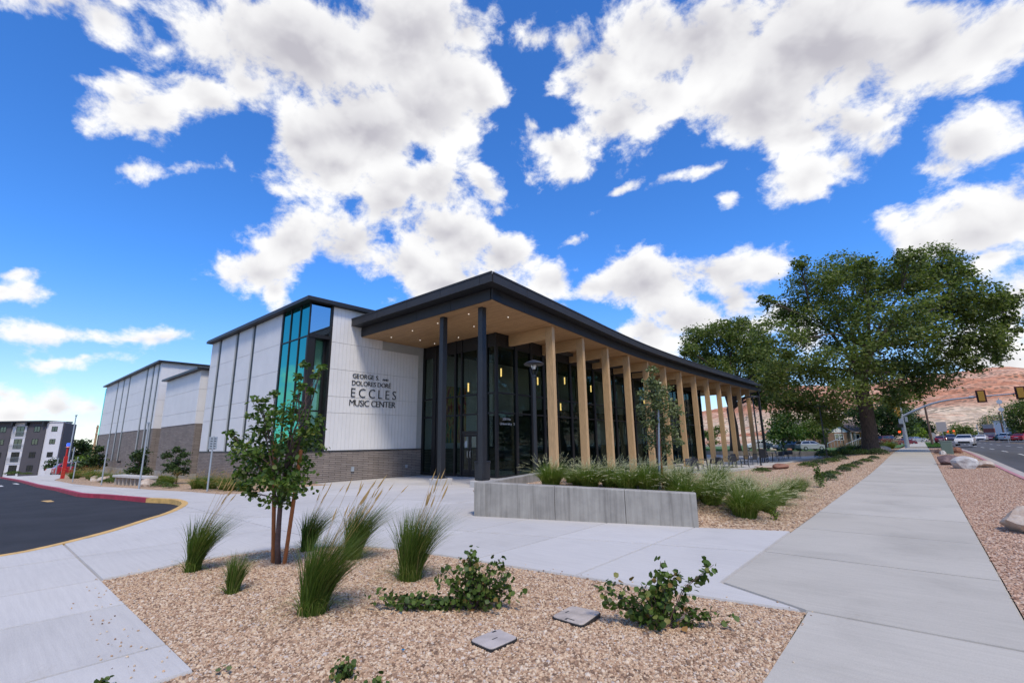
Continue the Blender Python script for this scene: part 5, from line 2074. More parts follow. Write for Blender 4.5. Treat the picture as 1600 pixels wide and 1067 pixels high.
def grass_mesh(n, h, base_r, lean, wind, width, segs=5, droop=.55, hvar=.35):
    a = nrng.uniform(0, 6.283, n)
    r = base_r*np.sqrt(nrng.uniform(0, 1, n))
    base = np.stack([r*np.cos(a), r*np.sin(a), np.full(n, -.03)], 1)
    a2 = a+nrng.normal(0, .7, n)
    out = np.stack([np.cos(a2), np.sin(a2), np.zeros(n)], 1)
    L = h*nrng.uniform(1-hvar, 1.08, n)
    ln = nrng.uniform(.15, 1.0, n)*lean
    ln = ln*(.35+.65*r/base_r)
    horiz = out*ln[:, None]+WIND*wind*nrng.uniform(.5, 1.4, n)[:, None]
    t = np.linspace(0, 1, segs+1)
    curve = t**1.9
    pts = base[:, None, :]+horiz[:, None, :]*(curve[None, :, None]*L[:, None, None])
    vz = L[:, None]*(t[None, :]-droop*ln[:, None]*t[None, :]**3)
    pts[:, :, 2] += vz
    side = np.cross(horiz+1e-3, np.array([0, 0, 1.0]))
    side /= np.linalg.norm(side, axis=1, keepdims=True)+1e-9
    rot = nrng.uniform(-.9, .9, n)[:, None]
    side = side*np.cos(rot)+np.cross(side, np.array([0, 0, 1.0]))*np.sin(rot)
    w_ = width*nrng.uniform(.6, 1.2, n)[:, None]*(1-.93*t[None, :]**1.5)
    Lf = pts-side[:, None, :]*w_[:, :, None]*.5
    Rt = pts+side[:, None, :]*w_[:, :, None]*.5
    V = np.stack([Lf, Rt], 2).reshape(n, -1, 3)
    k = np.arange(segs)
    F = np.stack([2*k, 2*k+1, 2*k+3, 2*k+2], 1)
    F = F[None]+(np.arange(n)*2*(segs+1))[:, None, None]
    return V.reshape(-1, 3), F.reshape(-1, 4), pts


def spikes(P, D, length, rad, k=5):
    """Tapered feathery seed heads: small crossed blades along an axis."""
    V, F = [], []
    for p, d in zip(P, D):
        p, d = Vector(p), Vector(d).normalized()
        u = d.orthogonal().normalized()
        w_ = d.cross(u)
        n0 = len(V)
        rings = [(0, .25), (.25, 1), (.6, .8), (1, .08)]
        for s, q in rings:
            for j in range(k):
                an = 2*math.pi*j/k+rng.uniform(-.25, .25)
                rr = rad*q*rng.uniform(.7, 1.25)
                V.append(p+d*(length*s)+u*(rr*math.cos(an))+w_*(rr*math.sin(an)))
        for i in range(len(rings)-1):
            for j in range(k):
                F.append((n0+i*k+j, n0+i*k+(j+1) % k, n0+(i+1)*k+(j+1) % k, n0+(i+1)*k+j))
    return np.array([tuple(v) for v in V]), np.array(F)


def bristles(P, D, length, rad, n=22):
    """Soft foxtail plumes made of fine bristles, one fan of slivers per plume."""
    m = len(P)
    P = np.asarray(P)
    D = np.asarray(D)
    D = D/(np.linalg.norm(D, axis=1, keepdims=True)+1e-9)
    Pn, Dn = P.repeat(n, 0), D.repeat(n, 0)
    s = nrng.uniform(0, 1, (m*n, 1))
    rv = nrng.normal(0, 1, (m*n, 3))
    rv -= Dn*np.sum(rv*Dn, 1, keepdims=True)
    rv /= np.linalg.norm(rv, axis=1, keepdims=True)+1e-9
    root = Pn+Dn*s*length
    prof = np.sin(np.pi*np.clip(s*.9+.08, 0, 1))**.7
    tip = root+rv*rad*prof*nrng.uniform(.7, 1.2, (m*n, 1))+Dn*rad*1.1
    sd_ = np.cross(rv, Dn)*(rad*.16)
    V = np.stack([root-sd_, root+sd_, tip], 1)
    return V.reshape(-1, 3), np.arange(m*n*3).reshape(-1, 3)


def reed_grass(label, x, y, h, n, plumes, plume_len, z0=None, spread=.10, wind=.38, ph=None):
    z = zg(x, y)+near_swell(x, y) if z0 is None else z0
    t = thing('feather_reed_grass', label, 'ornamental grass', (x, y, z), 0, 'feather reed grasses in the near bed')
    V, F, _ = grass_mesh(int(n*1.6), h*1.06, spread*.85, .60, wind*1.0, .010, 6, .36)
    V2, F2, _ = grass_mesh(int(n*.25), h*.55, spread*1.0, 1.9, wind*.6, .009, 6, .62)
    V, F = np.concatenate([V, V2]), np.concatenate([F, F2+len(V)])
    fast_mesh('blades', V, F, M['blade_reed'])
    o = bpy.data.objects[-1] if False else C.objects[-1]
    o.parent = t
    for i in range(plumes):
        a = rng.uniform(0, 6.28)
        b = Vector((spread*.5*math.cos(a), spread*.5*math.sin(a), 0))
        top = (ph or h*1.55)*rng.uniform(.78, 1.08)
        w_ = wind*rng.uniform(.55, 1.15)
        e = b+Vector(WIND)*(top*w_)+Vector((rng.gauss(0, .07), rng.gauss(0, .07), top*.93))
        m_ = b.lerp(e, .5)+Vector((0, 0, top*.07))-Vector(WIND)*(top*w_*.12)
        k = MB()
        k.tube([b, m_, e], [.0022, .0018, .0012], 4, cap=False)
        d = (e-m_).normalized()
        Vs, Fs = spikes([e-d*plume_len*.95], [d], plume_len*rng.uniform(.8, 1.15), .0085)
        k.add([tuple(v) for v in Vs], [tuple(int(q) for q in f) for f in Fs])
        k.build('seed_head', M['plume_gold'], t, world=False)
    return t


reed_grass('feather reed grass at the left corner of the near bed, leaning right', -7.83, 2.30, .80, 420, 9, .15)
reed_grass('short stubby feather reed clump in front of the young pear', -6.20, 2.25, .45, 230, 0, .1, spread=.07, wind=.12)
reed_grass('feather reed grass just behind the right stake of the young pear', -7.72, 3.84, .70, 380, 7, .16)
reed_grass('largest feather reed grass, nearest the camera, with tall golden plumes', -4.80, 2.50, .80, 620, 13, .16, spread=.14, wind=.42, ph=1.28)
reed_grass('feather reed grass behind and right of the largest clump', -6.55, 3.95, .82, 520, 8, .16, spread=.13)
reed_grass('bushy feather reed grass in the middle of the bed by the plaza edge', -4.97, 3.80, .86, 620, 13, .17, spread=.15, wind=.25)


def make_fountain(n, h, npl):
    t = thing('fountain_grass', 'fountain grass', 'ornamental grass', (0, 0, 0), 0, 'fountain grasses behind the planter wall')
    V, F, pts = grass_mesh(n, h, .20, 1.55, .12, .011, 5, .50)
    o = fast_mesh('blades', V, F, M['blade_fountain'])
    o.parent = t
    V2, F2, p2 = grass_mesh(npl, h*1.12, .20, 1.35, .20, .004, 5, .42, .32)
    o = fast_mesh('stalks', V2, F2, M['blade_fountain'])
    o.parent = t
    e = p2[:, -1, :]
    d = p2[:, -1, :]-p2[:, -2, :]
    Vb, Fb = bristles(e-d*.3, d, .16, .018, 28)
    o = fast_mesh('plumes', Vb, Fb, M['plume_pale'])
    o.parent = t
    return t


FV = [make_fountain(1200, .74, 100), make_fountain(1100, .70, 110), make_fountain(950, .64, 85)]
FG = [(-7.33, 9.95, 1.05), (-7.0, 10.75, .85), (-7.6, 11.3, .7), (-6.45, 10.4, .95), (-6.05, 10.75, 1.0), (-5.40, 10.35, 1.0), (-4.98, 10.55, 1.0), (-5.5, 11.6, .9), (-4.48, 10.80, .85), (-4.10, 10.55, .95), (-3.78, 11.15, 1.0),
      (-3.95, 12.1, 1.0), (-3.05, 10.95, 1.08), (-2.95, 12.2, 1.02), (-3.1, 14.0, .95), (-3.15, 15.9, .9), (-3.25, 18.0, .8), (-4.9, 12.4, .95), (-4.5, 13.9, .95), (-3.7, 13.2, .9), (-6.6, 11.9, .8), (-5.9, 12.9, .8), (-4.3, 15.6, .85)]
FL = ['at the left end behind the planter wall', 'second from the left end behind the wall', 'small and set back near the lamp post', 'behind the left middle of the wall', 'behind the exact middle of the wall', 'left of the sapling, close to the wall',
      'at the foot of the sapling, left side', 'behind the sapling, set back', 'right of the sapling, close to the wall', 'behind the right end of the planter wall', 'just past the right end of the wall', 'behind the ones past the wall end',
      'isolated frontmost clump on the gravel slope, nearest the sidewalk', 'directly behind the frontmost clump on the slope', 'third in line beside the sidewalk', 'fourth in line beside the sidewalk', 'last small one beside the sidewalk', 'in the middle of the planter bed',
      'far back in the middle of the bed', 'between the wall end and the sidewalk row', 'set back behind the left middle of the wall', 'set back before the timber columns', 'rearmost, near the patio kerb']
used = [False]*3
for i, ((x, y, s), lab) in enumerate(zip(FG, FL)):
    k = i % 3
    o = FV[k] if not used[k] else copy_tree(FV[k])
    used[k] = True
    place(o, (x, y, zg(x, y)+mound(x, y)-.02), rng.uniform(-.5, .5), 'pale-plumed fountain grass '+lab, scale=s)

# grasses along the wing
WG = [(-20.6, 7.5, .8), (-21.55, 7.3, .85), (-22.4, 7.4, .85), (-23.6, 7.2, .95), (-24.5, 7.0, .9), (-29.6, 7.1, .8), (-33.8, 7.8, .7), (-39.6, 6.9, 1.0), (-41.3, 6.3, 1.0), (-46.8, 6.6, 1.15), (-50.5, 6.9, 1.1), (-54.2, 6.4, 1.15), (-58, 7.2, 1.1)]
WL = ['nearest the sign wall corner', 'second from the sign wall corner', 'right of the signed steel post', 'left of the signed steel post', 'at the foot of the tall siding corner', 'right of the bench end', 'behind the middle of the bench', 'left of the bench', 'next but one left of the bench',
      'before the far brick block', 'in front of the far tree', 'near the red phone tower', 'farthest, by the kerb bend']
for i, ((x, y, s), lab) in enumerate(zip(WG, WL)):
    o = copy_tree(FV[2])
    place(o, (x, y, zg(x, y)-.02), rng.uniform(-1, 1), 'tan-topped grass clump in the wing bed '+lab, 'grass clumps along the wing', scale=s*1.25)
    for ch in o.children:
        if ch.name.startswith('plumes'):
            ch.data = ch.data.copy()
            ch.data.materials[0] = M['plume_gold']


# --- low shrubs --------------------------------------------------------------------
def stem_shrub(name, label, base, stems, leaf, m, bark, z0=None, group=None, cat='shrub', dead=0, density=26):
    """stems: list of (dx, dy, dz) tips relative to base; leaves sit along each curved stem."""
    x, y = base
    z = zg(x, y)+near_swell(x, y) if z0 is None else z0
    t = thing(name, label, cat, (x, y, z), 0, group)
    sb = MB()
    P, N = [], []
    for s in stems:
        e = Vector(s)
        b = Vector((e.x*.12, e.y*.12, -.02))
        m_ = Vector((e.x*.5, e.y*.5, e.z*.66))
        sb.tube([b, m_, e], [.006, .004, .002], 5, cap=False)
        n_ = int(density*max(.25, e.length)/.5)
        for k in range(n_):
            u = .22+.80*(k+rng.random())/n_
            p = b*(1-u)**2+m_*2*u*(1-u)+e*u*u
            q = Vector((rng.gauss(0, 1), rng.gauss(0, 1), rng.gauss(0, .8)))*.030
            P.append((p+q)[:])
            N.append((q.normalized()+Vector((0, 0, .35)))[:])
    V, F = leaves(np.array(P), np.array(N), leaf, 1.35, .6)
    o = fast_mesh('leaves', V, F, m)
    o.parent = t
    sb.build('stems', bark, t, world=False)
    if dead:
        Pd = np.array([(rng.gauss(0, .16), rng.gauss(0, .16), .03) for _ in range(dead)])
        V, F = leaves(Pd, np.tile([0, 0, 1.0], (dead, 1)), .07, 1.2, .4)
        o = fast_mesh('fallen_leaves', V, F, M['dead_leaf'])
        o.parent = t
    return t


def fan(n, w_, h, d=None, seed=1, tilt=(0, 0)):
    r = random.Random(seed)
    out = []
    for _ in range(n):
        a = r.uniform(0, 6.283)
        q = r.random()**.6
        # u runs along the picture's horizontal, v away from the viewer
        u, v = w_*q*math.cos(a), (d or w_*.7)*q*math.sin(a)
        out.append((u*.755-v*.655+tilt[0], u*.655+v*.755+tilt[1], h*r.uniform(.35, 1.05)*(1-.45*q*q)))
    return out


stem_shrub('low_shrub', 'low dark leathery shrub with a long branch trailing left, centre of the near bed', (-3.60, 3.55),
           fan(30, .40, .56, seed=3)+[(-.10-.16*k*.755+rng.gauss(0, .04), -.10-.16*k*.60+rng.gauss(0, .05), .10+.05*rng.random()) for k in range(7)]+[(-.6, -.42, .08), (-.5, -.55, .09), (-.68, -.5, .06), (.36, .28, .16)], .050, M['leaf_mahonia'], M['bark_young'], dead=5, density=34)
stem_shrub('low_shrub', 'loose leathery green shrub with upright shoots at the right of the near bed', (-2.06, 4.38),
           fan(34, .50, .52, .30, seed=9)+[(.36, .31, .46), (.42, .36, .52), (-.32, -.28, .40), (.05, .03, .56), (.52, .42, .10), (-.14, -.18, .12), (-.42, -.36, .34)], .052, M['leaf_mahonia'], M['bark_young'], dead=9, density=30)
for (x, y, lab, sd_, s) in [(-3.42, 2.02, 'small leafy sprig cut by the bottom edge below the valve boxes', 4, .16), (-3.02, 2.05, 'tiny leafy sprig at the bottom edge, right of the larger sprig', 5, .09), (-4.63, .90, 'lone little leaf sprig poking up at the bottom edge over the left paving', 6, .055)]:
    stem_shrub('leaf_sprig', lab, (x, y), fan(6, s*.6, s, seed=sd_), .036, M['leaf_mahonia'], M['bark_young'], density=40)
# little fallen twigs and leaf near the slab corner
fl = np.array([(-4.28, 1.55, .02), (-4.22, 1.50, .02), (-4.25, 1.58, .03), (-4.18, 1.54, .02)])
V, F = leaves(fl, np.tile([0, 0, 1.0], (4, 1)), .06, 1.0, .3)
tag(fast_mesh('fallen_leaf', V, F, M['leaf_grey']), 'pale green fallen leaf near the paving corner', 'leaf')
nl = 190
fp = np.array([(rng.uniform(-8, -1.3), rng.uniform(1.0, 5.3), 0) for _ in range(nl)])
fp[:, 2] = [near_swell(a, b)+.035 for a, b, _ in fp]
V, F = leaves(fp, np.tile([0, 0, 1.0], (nl, 1)), .022, .8, .5)
o = fast_mesh('leaf_litter', V, F, M['dead_leaf'])
o['kind'] = 'stuff'


def make_mound(n, r, h, leaf, m):
    t = thing('low_shrub', 'shrub', 'shrub', (0, 0, 0), 0, 'low dark shrubs in the gravel')
    P, N = [], []
    for _ in range(n):
        a = rng.uniform(0, 6.283)
        q = rng.random()**.5
        zz = h*math.sqrt(max(0, 1-q*q))*rng.uniform(.55, 1.1)
        P.append((r*q*math.cos(a)*rng.uniform(.8, 1.25), r*q*math.sin(a)*rng.uniform(.8, 1.25), zz+.02))
        N.append((math.cos(a)*q, math.sin(a)*q, .8))
    V, F = leaves(np.array(P), np.array(N), leaf, .7, .9)
    o = fast_mesh('foliage', V, F, m)
    o.parent = t
    k = MB()
    for j in range(7):
        a = j*.9
        k.tube([(0, 0, -.05), (r*.4*math.cos(a), r*.4*math.sin(a), h*.4), (r*.8*math.cos(a), r*.8*math.sin(a), h*.55)], [.015, .01, .004], 4)
    k.build('stems', M['bark_young'], t, world=False)
    return t


MD = [make_mound(900, .48, .30, .075, M['leaf_juniper']), make_mound(900, .52, .24, .075, M['leaf_mahonia'])]
ROW = [(-3.20, 23.2, .85), (-3.35, 26.4, .68), (-3.2, 29.2, .68), (-3.25, 32.0, .80), (-3.15, 35.0, .64), (-2.95, 38.4, .75), (-2.75, 42.0, .70), (-5.6, 34.6, 1.0), (-5.3, 36.6, .95), (-4.95, 39.2, 1.0), (-4.7, 42.0, 1.0), (-7.3, 30.5, .9)]
RL = ['nearest in the row along the sidewalk', 'second in the row along the sidewalk', 'third in the row along the sidewalk', 'fourth and widest in the sidewalk row', 'fifth in the sidewalk row', 'sixth in the sidewalk row', 'last in the sidewalk row, near the elm',
      'first of the inner row by the patio kerb', 'second of the inner row by the patio kerb', 'third of the inner row', 'last of the inner row', 'alone beside the patio kerb']
um = [False, False]
for i, ((x, y, s), lab) in enumerate(zip(ROW, RL)):
    k = i % 2
    o = MD[k] if not um[k] else copy_tree(MD[k])
    um[k] = True
    place(o, (x, y, zg(x, y)+mound(x, y)-.01), rng.uniform(0, 6), 'low dark spreading shrub '+lab, scale=s)
BK = [(-8.0, 60.5, 2.2, 'left end of the shrub belt above the patio'), (-7.0, 57.0, 1.9, 'in front of the shrub belt above the patio'), (-6.2, 61.5, 2.4, 'behind the slim lamp post'), (-5.4, 53.5, 2.0, 'at the foot of the slim lamp post'), (-4.4, 58.5, 2.0, 'left of the elm trunk base'),
      (-4.0, 50.5, 1.6, 'in front of the elm trunk, left'), (-2.9, 49.5, 1.5, 'in front of the elm trunk, right'), (-5.2, 65, 2.2, 'behind the elm on the ramp side')]
for i, (x, y, s, lab) in enumerate(BK):
    o = copy_tree(MD[i % 2])
    place(o, (x, y, zg(x, y)-.02), rng.uniform(0, 6), 'spreading dark shrub '+lab, 'shrubs around the elm', scale=s)
for (x, y, s, lab) in [(-5.6, 60.0, 1.9, 'tall pale grass clump left of the elm trunk'), (-2.9, 70.5, 1.7, 'tan-topped grass clump right of the elm trunk by the sidewalk'), (-6.6, 63.0, 1.6, 'green grass clump below the handrails')]:
    o = copy_tree(FV[1])
    place(o, (x, y, zg(x, y)), 0, lab, 'grasses around the elm', scale=s)
for i, (x, y, s, lab) in enumerate([(-28.6, 6.6, .8, 'right of the bench'), (-30.9, 6.9, 1.0, 'below the small tree right of the bench'), (-26.6, 6.5, .6, 'small, before the tall siding'), (-38.0, 6.2, 1.0, 'left of the bench end'), (-44.6, 7.3, 1.2, 'below the far brick block'), (-35.6, 8.2, 1.1, 'behind the bench')]):
    o = copy_tree(MD[1])
    place(o, (x, y, zg(x, y)), rng.uniform(0, 6), 'dark green shrub in the wing bed '+lab, 'shrubs along the wing', scale=s)
# small weed by the planter slope
stem_shrub('weed', 'thin yellow-green weed on the gravel slope below the frontmost fountain grass', (-2.55, 11.3), fan(9, .10, .32, seed=12), .03, M['leaf_lime'], M['bark_young'], z0=zg(-2.55, 11.3), density=30)
stem_shrub('leafy_shrub', 'upright leafy shrub ending the fountain grasses beside the sidewalk', (-2.9, 19.6), fan(14, .30, .75, seed=14), .06, M['leaf_pear'], M['bark_young'], z0=zg(-2.9, 19.6), density=34)

# ------------------------------------------------------------------ vehicles
PAINT = {}


def paint(name, col, metallic=.35):
    if name not in PAINT:
        m = mat('paint_'+name, col, .32, metallic, .05, 3)
        m.node_tree.nodes['Principled BSDF'].inputs['Coat Weight'].default_value = .6
        m.node_tree.nodes['Principled BSDF'].inputs['Coat Roughness'].default_value = .06
        PAINT[name] = m
    return PAINT[name]


SEDAN = dict(L=4.6, W=1.80, H=1.44, body=[(-2.28, .42), (-2.26, .78), (-2.12, .98), (-1.50, 1.03), (1.02, .99), (1.75, .88), (2.20, .72), (2.30, .52), (2.26, .24), (-2.2, .24)],
             glass=[(-1.62, 1.0), (-.95, 1.40), (-.1, 1.44), (.42, 1.40), (1.22, .97)], wx=(-1.35, 1.38), wr=.32)
SUV = dict(L=4.55, W=1.85, H=1.68, body=[(-2.26, .45), (-2.28, .95), (-2.20, 1.12), (-1.6, 1.14), (.95, 1.12), (1.72, 1.02), (2.14, .86), (2.27, .60), (2.22, .28), (-2.18, .28)],
           glass=[(-2.16, 1.10), (-1.78, 1.58), (-.8, 1.68), (.1, 1.66), (.50, 1.57), (1.22, 1.10)], wx=(-1.38, 1.36), wr=.36)
VAN = dict(L=4.9, W=1.95, H=1.85, body=[(-2.45, .5), (-2.45, 1.05), (-2.35, 1.2), (1.2, 1.18), (2.0, 1.05), (2.4, .9), (2.45, .6), (2.4, .3), (-2.4, .3)],
           glass=[(-2.34, 1.18), (-2.15, 1.78), (.3, 1.85), (.75, 1.7), (1.4, 1.16)], wx=(-1.5, 1.5), wr=.38)


def car(label, loc, heading, kind, col, group=None, name='parked_car'):
    t = thing(name, label, 'car', loc, R(heading), group)
    K = kind
    W = K['W']
    mb = MB()
    ys = [(-W/2, .955), (-W/2+.10, 1.0), (W/2-.10, 1.0), (W/2, .955)]
    n = len(K['body'])
    cz = .62
    vs = []
    for y, s in ys:
        vs += [(x*(.985 if s < 1 else 1), y, cz+(z-cz)*s) for x, z in K['body']]
    fs = [tuple(range(n)), tuple(range(4*n-1, 3*n-1, -1))]
    for a in range(3):
        for i in range(n):
            j = (i+1) % n
            fs.append((a*n+i, (a+1)*n+i, (a+1)*n+j, a*n+j))
    mb.add(vs, fs)
    mb.build('body', col, t, world=False, smooth=False)
    # cabin: roof and pillars in body colour, glazing as its own panels
    G_ = K['glass']
    g = len(G_)
    mb = MB()
    zb, zt = G_[0][1]-.03, K['H']
    def wy(z):
        return W/2-.06-.20*max(0, (z-zb))/(zt-zb)
    ring = [(x, -wy(z), z) for x, z in G_]+[(x, wy(z), z) for x, z in G_]
    mb.add(ring, [tuple(range(g-1, -1, -1)), tuple(range(g, 2*g))]+[(i, i+1, g+i+1, g+i) for i in range(g-1)])
    mb.build('cabin', col, t, world=False)
    c = (sum(p[0] for p in G_)/g, sum(p[1] for p in G_)/g)
    for s in (-1, 1):
        mb = MB()
        pts = []
        for x, z in G_:
            X, Z = c[0]+(x-c[0])*.86, c[1]+(z-c[1])*.72
            pts.append((X, s*(wy(Z)+.006), Z))
        mb.add(pts, [tuple(range(g)) if s < 0 else tuple(range(g-1, -1, -1))])
        mb.build('side_window', M['carglass'], t, world=False)
        mb = MB()
        k = .08
        px_ = c[0]+.05
        mb.add([(px_-k/2, s*(wy(G_[0][1])+.009), G_[0][1]), (px_+k/2, s*(wy(G_[0][1])+.009), G_[0][1]), (px_+k/2, s*(wy(zt-.08)+.010), zt-.08), (px_-k/2, s*(wy(zt-.08)+.010), zt-.08)], [(0, 1, 2, 3) if s < 0 else (3, 2, 1, 0)])
        mb.build('pillar', col, t, world=False)
    for (a, b, nm) in ((G_[-2], G_[-1], 'windscreen'), (G_[1], G_[0], 'rear_window')):
        mb = MB()
        d = Vector((b[0]-a[0], b[1]-a[1]))
        p, q = Vector(a)+d*.12, Vector(a)+d*.86
        nrm = Vector((abs(d.y), abs(d.x))).normalized()*.008
        if nm == 'rear_window':
            nrm.x = -nrm.x
        mb.add([(p.x+nrm.x, -wy(p.y)*.9, p.y+nrm.y), (p.x+nrm.x, wy(p.y)*.9, p.y+nrm.y), (q.x+nrm.x, wy(q.y)*.92, q.y+nrm.y), (q.x+nrm.x, -wy(q.y)*.92, q.y+nrm.y)], [(0, 1, 2, 3)])
        mb.build(nm, M['carglass'], t, world=False)
    for x in K['wx']:
        for s in (-1, 1):
            mb = MB()
            y = s*(W/2-.10)
            mb.tube([(x, y-.11, K['wr']), (x, y+.112, K['wr'])], K['wr'], 18)
            wh = mb.build('wheel', M['rubber'], t, world=False)
            mb = MB()
            y2 = y+s*.115
            mb.tube([(x, y2-.006, K['wr']), (x, y2+.006, K['wr'])], K['wr']*.62, 12)
            mb.build('rim', M['chrome'], wh, world=False)
            mb = MB()
            mb.tube([(x, s*(W/2-.025), K['wr']+.02), (x, s*(W/2-.004), K['wr']+.02)], K['wr']*1.17, 18)
            mb.build('wheel_arch', M['black_plastic'], t, world=False)
    f = K['body']
    for s in (-1, 1):
        mb = MB()
        mb.box(f[6][0]-.12, f[6][0]+.03, s*(W/2-.42), s*(W/2-.10), f[6][1]-.10, f[6][1]+.02)
        mb.build('headlight', M['lamp_clear'], t, world=False)
        mb = MB()
        mb.box(-f[6][0]*1.03-.02, -f[6][0]*.98, s*(W/2-.32), s*(W/2-.06), f[2][1]-.26, f[2][1]-.06)
        mb.build('tail_light', M['tail'], t, world=False)
        mb = MB()
        mb.box(.78, .92, s*(W/2-.02), s*(W/2+.14), G_[0][1]-.04, G_[0][1]+.09)
        mb.build('mirror', col, t, world=False)
    mb = MB()
    mb.box(2.20, K['L']/2+.01, -.55, .55, .34, .58)
    mb.build('grille', M['black_plastic'], t, world=False)
    mb = MB()
    mb.box(-K['L']/2-.0, -K['L']/2+.06, -.28, .28, .62, .75)
    mb.build('number_plate', M['cast'], t, world=False)
    return t


white = paint('white', (.62, .62, .63), .05)
silver = paint('silver', (.45, .46, .49), .5)
bluegrey = paint('blue_grey', (.13, .18, .24), .5)
navy = paint('navy', (.03, .04, .10), .4)
maroon = paint('maroon', (.15, .012, .03), .3)
red = paint('red', (.40, .02, .035), .2)
darkred = paint('dark_red', (.11, .012, .015), .3)
charcoal = paint('charcoal', (.04, .042, .048), .4)
green = paint('green', (.05, .10, .07), .4)


def down(px, py, d, dz=0.0):
    v = at(px, py, d)
    v.z += dz
    return v


car('silver-white crossover parked side-on on the lot, nose to the right', down(1267, 703.5, 82), 40, SUV, silver, 'crossovers parked before the house')
car('blue-grey crossover parked behind the silver one, nose to the left', down(1231, 703.5, 84.5), 222, SUV, bluegrey, 'crossovers parked before the house')
car('white sedan half hidden behind the last timber columns', down(1186, 701, 88), 215, SEDAN, white)
car('white sedan driving towards the camera in the near lane', down(1510, 696, 61), -97, SEDAN, white, None, 'moving_car')
ST = [((1472, 692, 92), 86, SEDAN, maroon, 'maroon car seen from behind, ahead of the far signal'), ((1487, 690, 104), -93, SUV, navy, 'dark blue crossover behind the maroon car, coming nearer'), ((1500, 688, 150), -93, SEDAN, silver, 'small grey car far down the near lane'),
      ((1521, 687, 150), -93, SEDAN, navy, 'small blue car right of the white sedan, far away'), ((1535, 688.5, 108), -100, SEDAN, white, 'white sedan in the far lane, side partly showing'), ((1551, 688.5, 112), 80, SEDAN, maroon, 'maroon and dark sedan right of the far white one'),
      ((1570, 688.5, 100), 62, SEDAN, green, 'dark green car, first in the far parked row'), ((1579, 688.5, 97), 62, SUV, white, 'white crossover, second in the far parked row'), ((1588, 688.5, 95), 62, SEDAN, silver, 'silver car, third in the far parked row'), ((1599, 688.5, 92), 62, SEDAN, red, 'red car, last in the far parked row'),
      ((1388, 695, 92), 55, VAN, darkred, 'dark red van parked right of the elm trunk'), ((1412, 696, 90), 50, SEDAN, maroon, 'maroon sedan parked behind the signal pole'), ((1430, 691, 118), 60, SEDAN, silver, 'silver car parked beyond the signal pole'), ((1440, 690, 150), 70, SUV, white, 'white car far off by the lime tree')]
for (p, h, k, c, lab) in ST:
    car(lab, down(*p), h, k, c, 'cars along the street')
LT = [((116, 742, 64), 95, SUV, red, 'bright red crossover parked beyond the wing grasses'), ((103, 741, 70), 80, SEDAN, white, 'white car between the red tower and the red crossover'), ((127, 737, 82), 100, VAN, silver, 'pale van roof behind the red crossover'), ((139, 738, 74), 120, SEDAN, charcoal, 'dark car right of the red crossover')]
for (p, h, k, c, lab) in LT:
    car(lab, down(*p), h, k, c, 'cars parked left of the wing')

# ------------------------------------------------------------------ traffic signal
def aty(px, py, Y):
    d = CAMR @ Vector(((px-800.0)/722.0, -(py-533.5)/722.0, -1.0))
    return Vector((0, 0, 1.65))+d*(Y/d.y)


SY = 84.0
sg = thing('traffic_signal', 'grey traffic signal pole with a long curved mast arm reaching over the street', 'traffic signal', aty(1418, 698, SY))
pb, pt = aty(1418, 698, SY), aty(1404.5, 618, SY)
pt.x = pb.x
mb = MB()
mb.tube([pb-Vector((0, 0, .3)), pb+Vector((0, 0, .5)), pb.lerp(pt, .5), pt], [.30, .26, .22, .15], 12)
mb.build('pole', M['steel'], sg)
arm = [aty(1411, 650, SY), aty(1430, 641, SY), aty(1455, 631, SY), aty(1480, 625, SY), aty(1510, 621.5, SY), aty(1560, 617, SY), aty(1620, 612, SY), aty(1700, 606, SY)]
mb = MB()
mb.tube([tuple(v) for v in catmull([tuple(v) for v in arm], 4)], [.15-.09*i/28 for i in range(29)], 10)
mb.build('mast_arm', M['steel'], sg)
mb = MB()
mb.tube([aty(1518, 620.5, SY)-Vector((.25, 0, 0)), aty(1518, 620.5, SY)+Vector((.25, 0, 0))], .17, 10)
mb.build('arm_clamp', M['steel'], sg)
m_sig = mat('signal_yellow', (.42, .23, .03), .6)
m_bp = mat('signal_backplate', (.06, .012, .012), .6)


def signal_head(p, back=True, s=1.0):
    b = MB()
    b.box(p.x-.46*s, p.x+.46*s, p.y-.03, p.y+.03, p.z-.78*s, p.z+.78*s)
    o = b.build('backplate', m_bp, sg)
    b = MB()
    b.box(p.x-.28*s, p.x+.28*s, p.y-.25, p.y-.031, p.z-.62*s, p.z+.62*s)
    h = b.build('signal_head', m_sig, sg, bevel=.02)
    for k in (-1, 0, 1):
        b = MB()
        b.tube([(p.x, p.y+.031, p.z+.40*k*s), (p.x, p.y+.25, p.z+.40*k*s)], .15*s, 12)
        b.build('visor', M['black_plastic'], h)


for (px, py) in ((1533, 619), (1594.5, 613.5), (1668, 607)):
    signal_head(aty(px, py, SY-.2))
p = aty(1403.5, 643, SY-.4)
b = MB()
b.box(p.x-.22, p.x+.22, p.y-.2, p.y+.2, p.z-.62, p.z+.62)
sh = b.build('side_signal_head', m_sig, sg, bevel=.03)
for k in (-1, 0, 1):
    b = MB()
    b.tube([(p.x-.221, p.y, p.z+.4*k), (p.x-.42, p.y, p.z+.4*k)], .15, 10)
    b.build('visor', m_sig, sh)
b = MB()
b.tube([(p.x+.22, p.y+.2, p.z+.3), (pb.x, pb.y, p.z+.3)], .04, 6)
b.build('bracket', M['steel'], sg)
for (px, py, w_, h_) in ((1408, 659, .5, .9), (1416, 655, .3, .7)):
    p = aty(px, py, SY-.1)
    b = MB()
    b.box(p.x-w_/2, p.x+w_/2, p.y-.15, p.y+.15, p.z-h_/2, p.z+h_/2)
    b.build('control_box', M['steel'], sg, bevel=.02)
p = aty(1407, 665, SY-.3)
b = MB()
b.box(p.x-.3, p.x+.3, p.y-.1, p.y+.1, p.z-.2, p.z+.25)
b.build('pedestrian_signal', M['black_plastic'], sg)
